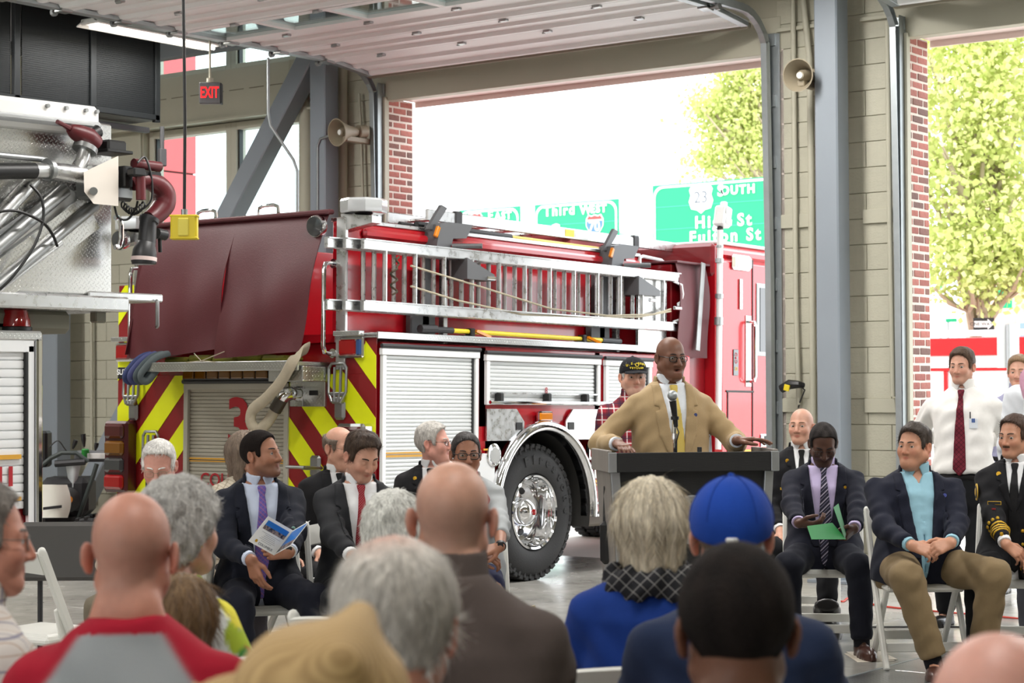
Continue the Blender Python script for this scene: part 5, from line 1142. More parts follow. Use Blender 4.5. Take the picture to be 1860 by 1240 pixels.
# ================================================================ fixtures around the bay
# perforated cage above the left bay
def perf_mat():
    m, nt, b = newmat('perforated_sheet'); L = nt.links; out = nt.nodes['Material Output']
    b.inputs['Base Color'].default_value = (*lin((26, 30, 32)), 1); b.inputs['Metallic'].default_value = 0.5; b.inputs['Roughness'].default_value = 0.5
    tc_ = node(nt, 'ShaderNodeTexCoord'); vo = node(nt, 'ShaderNodeTexVoronoi'); vo.inputs['Scale'].default_value = 55; vo.inputs['Randomness'].default_value = 0.0; L.new(tc_.outputs['Object'], vo.inputs['Vector'])
    lt = node(nt, 'ShaderNodeMath', operation='LESS_THAN'); lt.inputs[1].default_value = 0.42; L.new(vo.outputs['Distance'], lt.inputs[0])
    tr_ = node(nt, 'ShaderNodeBsdfTransparent'); mx = node(nt, 'ShaderNodeMixShader'); L.new(lt.outputs[0], mx.inputs[0]); L.new(b.outputs[0], mx.inputs[1]); L.new(tr_.outputs[0], mx.inputs[2]); L.new(mx.outputs[0], out.inputs['Surface']); return m
MT['perf'] = perf_mat(); CXp = -13.0
cg = thing('mesh_cage', 'dark perforated metal cage hanging high at the upper left', 'cage', (CXp-0.6, 10.0, 3.95))
for (y0, y1) in ((7.6, 9.0), (9.0, 10.3), (10.42, 11.16), (11.2, 11.93)): MB().box((CXp, (y0+y1)/2, 5.1), (0.012, y1-y0, 2.3)).obj('side_panel', MT['perf'], cg, smooth=None)
MB().box((CXp-0.6, 11.93, 5.1), (1.2, 0.012, 2.3)).obj('end_panel', MT['perf'], cg, smooth=None)
MB().box((CXp-0.6, 9.75, 3.95), (1.2, 4.36, 0.012)).obj('floor_panel', mat('cage_floor', (96, 98, 96), 0.5, 0.5), cg, smooth=None)
for yy in (10.36, 11.18, 11.93, 9.0): MB().box((CXp, yy, 5.1), (0.05, 0.06, 2.34), 0.004).obj('frame_post', mat('cage_post', (34, 38, 40), 0.5, 0.5) if yy == 10.36 else bpy.data.materials['cage_post'], cg)
MB().box((CXp, 9.75, 3.97), (0.05, 4.4, 0.05), 0.004).obj('frame_rail', bpy.data.materials['cage_post'], cg)
for k in range(6): MB().box((CXp-0.7, 7.9+k*0.62, 4.6+0.2*(k % 3)), (0.6, 0.4, 0.8+0.15*(k % 2)), 0.05).obj('stored_gear', MT['black'] if k % 2 else MT['deepred'], cg)
for sg in (7.8, 11.6): MB().cyl((CXp-0.6, sg, 6.2), (CXp-0.6, sg, CZ), 0.02, 8).obj('hanger', MT['steel'], cg)
MB().box((CXp-0.3, 11.5, 3.90), (0.06, 1.2, 0.05), 0.004).cyl((CXp, 12.0, 3.9), (CXp, 12.0, 3.7), 0.02, 8).box((CXp, 12.0, 3.62), (0.05, 0.08, 0.16), 0.008).obj('bracket', MT['grey_metal'], cg)
# exit sign on a stem
ex0, ex1 = at(363, 150, 16.6), at(400, 189, 16.6); c_ = (ex0+ex1)/2
t = thing('exit_sign', 'grey exit sign with red letters hung on a stem', 'exit sign', (c_[0], c_[1], c_[2]-0.09), RZ(0)); exd = np.array((0.80, 0.60, 0)); exd /= np.linalg.norm(exd); oyd = np.array((-exd[1], exd[0], 0))
R_ = np.stack([exd, oyd, SZ], 1)
MB().box(c_, (0.18*1.0, 0.055, 0.185), 0.006, R_).obj('case', MT['grey_metal'], t)
MB().box(c_+exd*0.09+oyd*0.03, (0.02, 0.09, 0.18), 0.004, R_).obj('case_edge', MT['black'], t)
text_obj('lettering', 'EXIT', mat('exit_red', (220, 20, 24), 0.5, emit=(255, 24, 28), es=1.6), t, c_-oyd*0.029, exd, SZ, 0.078, 0.003, ysc=1.75, bold=0.0008)
MB().cyl(c_+SZ*0.09, c_+SZ*0.13, 0.03, 12).cyl(c_+SZ*0.13, (c_[0], c_[1], CZ), 0.01, 8).obj('stem', MT['tan'], t)
# horn loudspeakers
def horn(label, u, v, dirv, y=13.4):
    c = hy(u, v, y); d = np.array(dirv, float); d /= np.linalg.norm(d); MT.setdefault('hornm', mat('horn_tan', (142, 132, 112), 0.5))
    t = thing('horn_speaker', label, 'loudspeaker', c-d*0.2, group='horn loudspeakers')
    MB().lathe([(0.035, -0.16), (0.045, -0.12), (0.06, -0.05), (0.095, 0.04), (0.125, 0.09), (0.13, 0.10), (0.122, 0.10), (0.09, 0.04), (0.055, -0.05), (0.04, -0.1), (0.0, -0.1)], c-d*0.03, d, 32).obj('bell', MT['hornm'], t, smooth=50)
    MB().lathe([(0.05, -0.1), (0.045, 0.02), (0.032, 0.06)], c-d*0.03, d, 20).obj('throat', MT['hornm'], t); MB().lathe([(0.026, 0.06), (0.024, 0.07), (0, 0.072)], c-d*0.03, d, 16).obj('plug', MT['white'], t)
    MB().lathe([(0.05, -0.26), (0.06, -0.25), (0.06, -0.16), (0.05, -0.15)], c-d*0.03, d, 16).obj('driver', MT['hornm'], t); MB().box((c[0]-d[0]*0.2, (c[1]+WY)/2, c[2]-0.06), (0.06, abs(WY-c[1])-0.0, 0.05), 0.006).obj('bracket', MT['hornm'], t)
horn('tan horn loudspeaker beside the left grey column', 622, 240, (-0.15, -1, -0.12), 13.35); horn('tan horn loudspeaker left of the pier column', 1456, 137, (0.05, -1, -0.1), 13.35)
# conduits and pipes
def pipe(label, pts, r, m='tan', n=8, cat='pipe'):
    return MB().tube(pts, r, n).obj('wall_pipe', MT[m], base=pts[-1], smooth=60, label=label, cat=cat)
def WP(u, v, y=13.78): return hy(u, v, y)
pipe('thick tan drain pipe with offset bend left of the column', [WP(537, 110, 13.72), WP(537, 150, 13.72), WP(541, 172, 13.72), WP(554, 192, 13.72), WP(556, 215, 13.72), WP(556, 420, 13.72)], 0.07, n=14)
pipe('thin tan conduit with elbow beside the drain pipe', [WP(516, 112), WP(516, 185), WP(518, 194), WP(540, 198)], 0.018)
pipe('thin grey conduit bending across the window', [at(487, 105, 17.3), at(487, 205, 17.3), at(491, 228, 17.3), at(533, 290, 17.3), at(540, 310, 17.3), at(540, 400, 17.3)], 0.014, 'galv')
pipe('grey conduit curving up to the left horn', [WP(577, 420, 13.42), WP(577, 265, 13.42), WP(582, 252, 13.42), WP(598, 246, 13.4)], 0.012, 'galv')
pipe('tan conduit beside the left horn', [WP(622, 125, 13.76), WP(622, 360, 13.76)], 0.05, n=12); pipe('slim tan conduit near the left door track', [WP(652, 170, 13.77), WP(655, 220, 13.77), WP(660, 380, 13.77)], 0.014)
pipe('straight tan conduit on the pier left edge', [WP(1440, -20, 13.77), WP(1446, 560, 13.77), WP(1451, 735, 13.77)], 0.022); pipe('slanting tan conduit running down the pier', [WP(1457, -20, 13.76), WP(1470, 105, 13.76), WP(1473, 300, 13.76), WP(1477, 790, 13.76)], 0.026)
pipe('tan conduit on the right side of the pier', [WP(1612, 40, 13.76), WP(1616, 400, 13.76), WP(1622, 720, 13.76)], 0.022)
pipe('tan conduit on the block wall behind the snow blower', [WP(166, 560, 13.77), WP(167, 905, 13.77)], 0.02)
# door sensor cable on the right jamb
t = thing('door_sensor', 'black photo eye sensor with yellow label on the door jamb', 'sensor', WP(1432, 712, 13.70)); a, b_ = WP(1419, 706, 13.66), WP(1460, 700, 13.72)
MB().tube([a, WP(1434, 698, 13.66), WP(1450, 698, 13.68), b_], [0.035, 0.04, 0.03, 0.022], 8).obj('body', MT['black'], t); MB().box(WP(1429, 704, 13.60), (0.05, 0.012, 0.05), 0.003, np.array(RY(14))).obj('label', MT['yellow'], t)
MB().tube([WP(1452, 700, 13.72), WP(1462, 708, 13.74), WP(1456, 722, 13.75), WP(1452, 732, 13.76), WP(1450, 740, 13.77)], 0.006, 6).obj('cable', MT['dark'], t)
# pendant outlet box on its cord
c_ = at(335, 413, 10.6); t = thing('pendant_outlet', 'yellow outlet box hanging on a black cord', 'outlet box', (c_[0], c_[1], c_[2]-0.07)); R_ = np.stack([_R0, _F0, SZ], 1)
MB().box(c_, (0.145, 0.07, 0.135), 0.01, R_).box(c_+SZ*0.062+_R0*0.0, (0.155, 0.075, 0.012), 0.004, R_).box(c_-SZ*0.06, (0.15, 0.075, 0.012), 0.004, R_).obj('box', MT['yellow'], t)
fp_ = MB().box(c_-_F0*0.038, (0.06, 0.012, 0.10), 0.006, R_).obj('face_plate', mat('pale_yellow', (230, 214, 90), 0.5), t)
MB().cyl(c_+SZ*0.065, c_+SZ*0.10, 0.018, 10).obj('strain_relief', MT['steel'], t); MB().tube([c_+SZ*0.1, c_+SZ*0.6+_R0*0.004, c_+SZ*1.4-_R0*0.006, (c_[0], c_[1], CZ)], 0.009, 8).obj('cord', MT['black'], t)

# ---------------------------------------------------------------- snow blower by the wall
sb0 = at(140, 950, 17.0); sb = thing('snow_blower', 'green and black snow blower with white cover beside the wall', 'snow blower', (sb0[0], sb0[1], 0))
def SBp(u, v, dt=0.0): return at(u, v, 17.0+dt)
for sg in (0.0, 0.45):
    MB().tube([SBp(70, 850, sg), SBp(92, 832, sg), SBp(112, 822-2*0, sg), SBp(138, 822, sg), SBp(160, 838, sg)], 0.02, 8).obj('handle_bar', mat('handle_green', (58, 66, 64), 0.5) if sg == 0 else bpy.data.materials['handle_green'], sb)
    MB().tube([SBp(176, 842, sg), SBp(170, 862, sg), SBp(160, 890, sg), SBp(150, 920, sg), SBp(140, 950, sg)], 0.02, 8).obj('handle_strut', bpy.data.materials['handle_green'], sb)
    MB().tube([SBp(100, 842, sg), SBp(155, 838, sg)], 0.03, 8).obj('cross_tube', MT['dark'], sb)
MB().box(SBp(172, 828, 0.2), (0.34, 0.16, 0.10), 0.02, np.stack([_R0, _F0, SZ], 1)).obj('control_panel', MT['grey_metal'], sb); MB().box(SBp(176, 828, 0.09), (0.25, 0.012, 0.05), 0.004, np.stack([_R0, _F0, SZ], 1)).obj('panel_plate', MT['white'], sb); MB().box(SBp(155, 824, 0.1), (0.05, 0.06, 0.09), 0.01).obj('green_bracket', mat('blower_green', (48, 140, 60), 0.4), sb)
for (ua, va, ub, vb, r_) in ((153, 812, 151, 788, 0.022), (132, 815, 138, 799, 0.02), (173, 818, 176, 804, 0.02), (196, 822, 208, 795, 0.018)): MB().tube([SBp(ua, va), SBp((ua*0.4+ub*0.6), va*0.4+vb*0.6), SBp(ub, vb)], [0.008, r_, r_], 8).obj('lever', MT['black'], sb)
MB().box(SBp(78, 815, 0.1), (0.12, 0.2, 0.32), 0.02, np.stack([_R0, _F0, SZ], 1)).obj('chute', MT['black'], sb)
MB().stube([SBp(90, 812), SBp(105, 800), SBp(118, 815), SBp(125, 824)], 0.006, 6).obj('cable', MT['black'], sb)
MB().box(SBp(125, 900, 0.2), (0.42, 0.40, 0.34), 0.05, np.stack([_R0, _F0, SZ], 1)).obj('engine', MT['dark'], sb); MB().lathe([(0.1, 0), (0.11, 0.03), (0.04, 0.06), (0, 0.06)], SBp(125, 907, -0.05), -_F0, 20).obj('recoil_cover', MT['black'], sb); MB().lathe([(0.035, 0), (0, 0.01)], SBp(125, 907, -0.12), -_F0, 12).obj('cover_cap', MT['amber'], sb)
G = [[SBp(72+50*g+7*math.sin(f*3)*g, 880+60*f, -0.25-0.1*math.sin(g*3)) for g in np.linspace(0, 1, 10)] for f in np.linspace(0, 1, 12)]
MB().sheet(G, 0.01).obj('white_cover', mat('canvas_white', (226, 224, 214), 0.8, var=0.05), sb, smooth=60); G2 = [[SBp(78+34*g, 921-4*g+5*f, -0.36) for g in np.linspace(0, 1, 4)] for f in (0, 1)]; MB().sheet(G2, 0.006).obj('cover_strap', MT['black'], sb)
G = [[SBp(118+30*g*(1-f*0.6)+8*f, 838+47*f, 0.05-0.05*math.sin(g*3)) for g in np.linspace(0, 1, 8)] for f in np.linspace(0, 1, 8)]; MB().sheet(G, 0.004).obj('plastic_bag', mat('clear_bag', (200, 206, 208), 0.2), sb, smooth=60)
for sg in (-0.1, 0.5):
    wc = SBp(158, 922, sg); wc[2] = 0.20; o = MB().lathe([(0.08, -0.06), (0.185, -0.06), (0.2, -0.04), (0.2, 0.04), (0.185, 0.06), (0.08, 0.06)], wc, _F0, 24).obj('wheel', MT['rubber'], sb)
    lg = MB()
    for k in range(16): a_ = 2*math.pi*k/16; lg.box(wc+_R0*0.2*math.cos(a_)+SZ*0.2*math.sin(a_), (0.03, 0.12, 0.03), 0.005, np.stack([_R0, _F0, SZ], 1))
    lg.obj('wheel_lugs', MT['rubber'], o)
MB().box((sb0[0]-0.35, sb0[1]-0.1, 0.22), (0.6, 0.5, 0.44), 0.04).obj('auger_housing', MT['black'], sb)
# dark grey panel standing behind the empty chair
pc = at(110, 1000, 10.2); t = thing('folding_table', 'dark grey folding table tipped on its side behind the empty chair', 'table', (pc[0], pc[1], 0)); R_ = np.stack([_R0, _F0, SZ], 1); zt_ = at(60, 948, 10.2)[2]
G = [[pc*np.array((1, 1, 0))+_R0*(x-0.02)+SZ*(zt_-0.30*f-0.03*f*(x+0.2)**2*4) for x in np.linspace(-0.2, 0.45, 10)] for f in (0, 0.5, 1)]
MB().box((pc[0]+_R0[0]*0.12, pc[1]+_R0[1]*0.12, zt_-0.155), (0.66, 0.05, 0.31), 0.02, R_).obj('top', mat('dark_grey_plastic', (76, 74, 72), 0.5, var=0.05), t)
for x in (-0.12, 0.36): MB().cyl(pc*np.array((1, 1, 0))+_R0*x+_F0*0.05, pc*np.array((1, 1, 0))+_R0*x+_F0*0.05+SZ*(zt_-0.2), 0.014, 8).obj('leg', MT['dark'], t)
# cables on the floor
MT['redcord'] = mat('red_cord', (196, 60, 44), 0.5)
MB().stube([hz(u, v, 0.008) for u, v in ((1480, 1088), (1500, 1085), (1530, 1092), (1545, 1086), (1600, 1100), (1700, 1110), (1800, 1118), (1880, 1126))], 0.007, 6).obj('power_cord', MT['redcord'], base=hz(1500, 1085, 0), label='red extension cord trailing behind the right row of chairs', cat='cord')
MB().stube([hz(u, v, 0.008) for u, v in ((1485, 1052), (1505, 1050), (1514, 1060), (1500, 1066))], 0.006, 6).obj('power_cord', MT['redcord'], base=hz(1500, 1055, 0), label='short loop of red cord behind the folder reader', cat='cord')
MB().stube([hz(u, v, 0.006) for u, v in ((1470, 1142), (1520, 1143), (1545, 1139), (1620, 1138), (1730, 1138), (1800, 1140))], 0.006, 6).obj('audio_cable', MT['black'], base=hz(1500, 1142, 0), label='thin black cable on the floor under the right chairs', cat='cord')
a = [hz(u, v, 0.0) for u, v in ((978, 1140), (1030, 1140), (1036, 1180), (985, 1180))]
mt_ = MB(); c_ = sum(a)/4; mt_.box((c_[0], c_[1], 0.008), (0.42, 0.9, 0.016), 0.003, np.array(RZ(0)))
for i in range(7):
    for j in range(16): mt_.box((c_[0]-0.17+i*0.057, c_[1]-0.42+j*0.056, 0.018), (0.03, 0.02, 0.008), 0.002, np.array(RZ(45 if (i+j) % 2 else -45)))
mt_.obj('cable_ramp', MT['black'], base=(c_[0], c_[1], 0), label='black studded rubber mat on the floor in front of the wheel', cat='mat')
# ================================================================ people: implicit surfaces -> meshes
f32 = np.float32
def vlen(q): return np.sqrt(np.einsum('ij,ij->i', q, q))
def cone(P, a, b, ra, rb):
    a = np.asarray(a, f32); b = np.asarray(b, f32); ab = b-a; q = P-a
    t = np.clip((q @ ab)/max(float(ab @ ab), 1e-9), 0, 1); return vlen(q-t[:, None]*ab)-(ra+(rb-ra)*t)
def ell(P, c, r, R=None):
    q = P-np.asarray(c, f32)
    if R is not None: q = q @ np.asarray(R, f32)
    r = np.asarray(r, f32); k0 = vlen(q/r); k1 = vlen(q/(r*r)); return k0*(k0-1)/np.maximum(k1, 1e-6)
def smin(a, b, k): h = np.clip(0.5+0.5*(b-a)/k, 0, 1); return b+(a-b)*h-k*h*(1-h)
def smax(a, b, k): return -smin(-a, -b, k)
def rot3(yaw, pitch, roll=0.0):
    """columns = axes; yaw about z (ccw), pitch: + looks down, roll: + tilts to own right"""
    return np.array(RZ(yaw) @ RX(-pitch) @ RY(roll), f32)
def wob(P, A, s, ph=0.0):
    """cheap cloth noise"""
    x, y, z = P[:, 0]*s, P[:, 1]*s, P[:, 2]*s
    return A*(np.sin(1.7*x+2.3*z+ph)*np.sin(2.1*y-1.3*z+1.1*ph)+0.6*np.sin(3.1*z+1.9*x-2.2*y+2*ph)*np.sin(2.7*x+1.2*y+ph))
def polygonise(fn, lo, hi, h, B=6):
    lo = np.asarray(lo, f32); hi = np.asarray(hi, f32)
    nb = np.maximum(1, np.ceil((hi-lo)/(h*B)).astype(int)); n = nb*B+1
    cx = [lo[i]+(np.arange(nb[i])+0.5)*B*h for i in range(3)]
    g = np.stack(np.meshgrid(*cx, indexing='ij'), -1).reshape(-1, 3).astype(f32)
    d = fn(g).reshape(nb); lim = B*h*0.87*1.35+0.012
    D = np.repeat(np.repeat(np.repeat(np.where(d > 0, f32(1), f32(-1)), B, 0), B, 1), B, 2); D = np.pad(D, ((0, 1),)*3, mode='edge')
    act = np.argwhere(np.abs(d) < lim)
    if len(act) == 0: return np.zeros((0, 3)), np.zeros((0, 4), int)
    o = np.stack(np.meshgrid(*[np.arange(B+1)]*3, indexing='ij'), -1).reshape(-1, 3)
    for c0 in range(0, len(act), 600):
        I = (act[c0:c0+600, None, :]*B+o[None]).reshape(-1, 3)
        v = fn((lo+I*f32(h)).astype(f32)); D[I[:, 0], I[:, 1], I[:, 2]] = v
    D[0], D[-1] = np.abs(D[0])+1e-4, np.abs(D[-1])+1e-4; D[:, 0], D[:, -1] = np.abs(D[:, 0])+1e-4, np.abs(D[:, -1])+1e-4; D[:, :, 0], D[:, :, -1] = np.abs(D[:, :, 0])+1e-4, np.abs(D[:, :, -1])+1e-4
    S = D < 0; cnt = np.zeros(tuple(k-1 for k in S.shape), np.int8)
    for a in (0, 1):
        for b in (0, 1):
            for c in (0, 1): cnt += S[a:S.shape[0]-1+a, b:S.shape[1]-1+b, c:S.shape[2]-1+c]
    cells = np.argwhere((cnt > 0) & (cnt < 8)); m = len(cells)
    if m == 0: return np.zeros((0, 3)), np.zeros((0, 4), int)
    idx = -np.ones(cnt.shape, np.int32); idx[cells[:, 0], cells[:, 1], cells[:, 2]] = np.arange(m)
    corner = [(a, b, c) for a in (0, 1) for b in (0, 1) for c in (0, 1)]
    val = np.stack([D[cells[:, 0]+a, cells[:, 1]+b, cells[:, 2]+c] for a, b, c in corner], 1)
    acc = np.zeros((m, 3)); w = np.zeros(m)
    for i in range(8):
        for j in range(i+1, 8):
            if sum(x != y for x, y in zip(corner[i], corner[j])) != 1: continue
            cr = (val[:, i] < 0) != (val[:, j] < 0); t = val[:, i]/(val[:, i]-val[:, j]+1e-12)
            p = np.array(corner[i])+np.clip(t, 0, 1)[:, None]*(np.array(corner[j])-np.array(corner[i])); acc += p*cr[:, None]; w += cr
    V = lo+(cells+acc/w[:, None])*h; F = []
    for ax in range(3):
        s0 = [slice(None)]*3; s1 = [slice(None)]*3; s0[ax] = slice(0, -1); s1[ax] = slice(1, None)
        A = S[tuple(s0)]; Bm = S[tuple(s1)]; e = np.argwhere(A != Bm); u, v = (ax+1) % 3, (ax+2) % 3
        e = e[(e[:, u] > 0) & (e[:, v] > 0) & (e[:, u] < S.shape[u]-1) & (e[:, v] < S.shape[v]-1)]
        if not len(e): continue
        def cell(du, dv): q = e.copy(); q[:, u] += du; q[:, v] += dv; return idx[q[:, 0], q[:, 1], q[:, 2]]
        q = np.stack([cell(-1, -1), cell(0, -1), cell(0, 0), cell(-1, 0)], 1)
        fl = A[e[:, 0], e[:, 1], e[:, 2]]; q[~fl] = q[~fl][:, ::-1]; F.append(q)
    F = np.concatenate(F); F = F[(F >= 0).all(1)]
    return V, F
def join_meshes(parts):
    V = []; F = []; C = []; n = 0
    for v, f, c in parts:
        if len(v) == 0: continue
        V.append(v); F.append(f+n); C.append(np.broadcast_to(c, (len(v), 3))); n += len(v)
    return np.concatenate(V), np.concatenate(F), np.concatenate(C)
def clipmesh(V, F, keep):
    """drop faces whose vertices all fail keep(V)"""
    k = keep(V); F = F[k[F].any(1)]; u = np.unique(F); m = -np.ones(len(V), int); m[u] = np.arange(len(u)); return V[u], m[F]

MT['skin'] = attr_mat('skin', 0.48, bump=0.05, bscale=260, sub=0.12, spec=0.4, var=0.06, vscale=45)
MT['hair'] = attr_mat('hair', 0.55, bump=0.7, bscale=170, spec=0.3, stretch=(1, 1, 0.15), var=0.3, vscale=140)
MT['afro'] = attr_mat('afro_hair', 0.85, bump=1.0, bscale=260, spec=0.15, var=0.2, vscale=120)
MT['eye'] = attr_mat('eye', 0.12, spec=0.6)
MT['cloth_col'] = attr_mat('cloth_multi', 0.85, bump=0.2, bscale=350, spec=0.2)
MT['lens_g'] = glass_mat('spectacle_lens', (245, 248, 248))
_cl = {}
def cloth(rgb, rough=0.85, weave=0.25, scale=350, sheen=0.03, var=0.05):
    k = (tuple(rgb), rough, weave, scale)
    if k not in _cl: _cl[k] = mat('cloth_%d_%d_%d' % tuple(rgb), rgb, rough, var=var, vscale=60, bump=weave, bscale=scale, spec=0.2, sheen=sheen)
    return _cl[k]
SKIN = dict(fair=(198, 150, 128), pink=(206, 150, 134), tan=(186, 136, 110), brown=(116, 78, 60), dark=(84, 57, 46), darker=(70, 46, 36), medium=(154, 106, 82), red=(190, 134, 114))

def make_head(p):
    """returns sdf(head-local) for skin, skull-only sdf, colour function"""
    hw = p.get('hw', 1.0); jaw = p.get('jaw', 1.0); mo = p.get('mouth', 0.0); fat = p.get('fat', 0.0); nose = p.get('nose', 1.0); fem = p.get('fem', 0.0)
    def skull(P):
        d = ell(P, (0, -0.014, 0.036), (0.0765*hw, 0.098, 0.090))
        d = smin(d, ell(P, (0, 0.022, -0.03), (0.063*hw, 0.070, 0.088)), 0.03)
        return d
    def full(P):
        x = np.abs(P[:, 0]); M = np.stack([x, P[:, 1], P[:, 2]], 1)
        d = skull(P)
        d = smin(d, ell(M, (0.0, 0.062, -0.098), (0.030*jaw, 0.024, 0.020)), 0.035)
        d = smin(d, cone(M, (0.054*hw*jaw, 0.0, -0.055), (0.018*jaw, 0.062, -0.098), 0.020+fat*0.012, 0.014+fat*0.01), 0.03)
        d = smin(d, ell(M, (0.040*hw, 0.055, -0.028), (0.026+fat*.006, 0.028, 0.028+fat*.006)), 0.025)
        if fat: d = smin(d, ell(M, (0, 0.03, -0.112), (0.045, 0.05, 0.02+0.012*fat)), 0.03)
        d = smin(d, cone(M, (0.0, 0.0815, 0.020), (0.042*hw, 0.067, 0.020), 0.0125-0.003*fem, 0.011-0.003*fem), 0.018)
        # eye sockets, lids
        d = smax(d, -ell(M, (0.033*hw, 0.099, 0.000), (0.019, 0.022, 0.0125)), 0.012)
        lid = np.maximum(vlen(M-np.array((0.0325*hw, 0.0735, 0.0005), f32))-0.0155, -1)
        op = p.get('eyes', 0.6)
        slit = np.maximum(np.abs(P[:, 2]-0.0005-0.001*op+0.03*np.maximum(x-0.033, 0))-0.0048*op, 0.078-P[:, 1]); slit = np.maximum(slit, np.abs(x-0.0325*hw)-0.0125)
        lid = np.maximum(lid, -slit) if op > 0.15 else lid
        d = smin(d, lid, 0.004)
        # nose
        d = smin(d, cone(P, (0, 0.0895, 0.012), (0, 0.106+0.006*(nose-1), -0.034), 0.0085, 0.0125*nose), 0.010)
        d = smin(d, ell(M, (0.0125*nose, 0.094, -0.038), (0.0095*nose, 0.012, 0.0085)), 0.006)
        # mouth
        zl = -0.068-0.012*mo
        d = smax(d, -ell(M, (0, 0.096, -0.0645-0.006*mo), (0.026, 0.020, 0.0026+0.011*mo)), 0.003)
        d = smin(d, cone(M, (0, 0.0875, -0.059), (0.025, 0.076, -0.0635), 0.0062, 0.003), 0.005)
        d = smin(d, cone(M, (0, 0.086, zl-0.0025), (0.022, 0.077, zl+0.002), 0.0074, 0.003), 0.005)
        # ears
        if p.get('ears', 1):
            q = M-np.array((0.0775*hw, -0.008, -0.004), f32); a = math.radians(24+p.get('earflare', 0)); ca, sa = math.cos(a), math.sin(a)
            qx = q[:, 0]*ca+q[:, 1]*sa; qy = -q[:, 0]*sa+q[:, 1]*ca; E_ = np.stack([qx-0.004, qy+0.012, q[:, 2]+0.15*qy], 1)
            ear = ell(E_, (0, 0, 0), (0.0075, 0.019, 0.031)); ear = smax(ear, -ell(E_, (0.006, 0.002, 0.003), (0.006, 0.011, 0.019)), 0.004)
            ear = smin(ear, ell(E_, (-0.001, 0.004, -0.026), (0.006, 0.010, 0.011)), 0.006); d = smin(d, ear, 0.006)
        return d
    base = np.array(lin(SKIN[p['skin']] if isinstance(p['skin'], str) else p['skin']))
    dk = base.mean() < 0.12
    def colour(P):
        x = np.abs(P[:, 0]); y, z = P[:, 1], P[:, 2]; c = np.tile(base, (len(P), 1))
        def g(cx, cy, cz, r): return np.exp(-(((x-cx)/r[0])**2+((y-cy)/r[1])**2+((z-cz)/r[2])**2))[:, None]
        red = np.array((1.10, 0.80, 0.78)) if not dk else np.array((1.08, 0.92, 0.9))
        w = np.clip(g(0.042, 0.07, -0.032, (0.022, 0.03, 0.02))*0.8+g(0, 0.11, -0.036, (0.016, 0.02, 0.014))*0.8+g(0.085, -0.02, -0.005, (0.014, 0.03, 0.04))*0.9, 0, 1)*p.get('blush', 0.7)
        c = c*(1-w)+c*red*w
        lip = np.clip(g(0, 0.09, -0.0655-0.006*mo, (0.026, 0.018, 0.0095+0.006*mo))*1.9-0.5, 0, 1); lc = base*np.array((0.80, 0.48, 0.48)) if not dk else base*np.array((0.95, 0.62, 0.62)); c = c*(1-lip)+lc*lip
        if mo > 0: hole = np.clip(g(0, 0.082, -0.0645-0.006*mo, (0.014, 0.012, 0.008*mo+0.002))*2.2-0.8, 0, 1)*(y < 0.086)[:, None]; c = c*(1-hole)+np.array((0.02, 0.008, 0.008))*hole
        st = p.get('stubble', 0.0)
        if st:
            reg = (1/(1+np.exp((z+0.052-0.25*np.maximum(0.03-y, 0))/0.006)))*(1/(1+np.exp(-(y-0.0)/0.012))); reg = reg*(z > -0.135); c = c*(1-st*reg[:, None])+np.array(p.get('stubcol', (0.02, 0.017, 0.016)))*st*reg[:, None]
        sh = p.get('scalp_crop', 0.0)   # cropped scalp hair
        if sh:
            hlz = np.interp(y, (-0.12, -0.05, -0.035, 0.0, 0.03, 0.06, 0.1), (-0.07, -0.065, -0.01, 0.0, 0.01, 0.06, 0.09)); reg = 1/(1+np.exp(-(z-hlz)/0.008))
            if p.get('baldtop', 0): reg = reg*(1/(1+np.exp((z-p['baldtop']-0.25*np.minimum(y, 0))/0.016)))
            c = c*(1-sh*reg[:, None])+np.array(lin(p.get('scalp_crop_col', (120, 110, 105))))*sh*reg[:, None]
        return c
    return full, skull, colour
HL = dict(y=(-0.13, -0.05, -0.036, -0.030, 0.010, 0.018, 0.034, 0.042, 0.066, 0.10), z=(-0.074, -0.070, -0.035, 0.020, 0.024, -0.010, -0.010, 0.056, 0.090, 0.104))
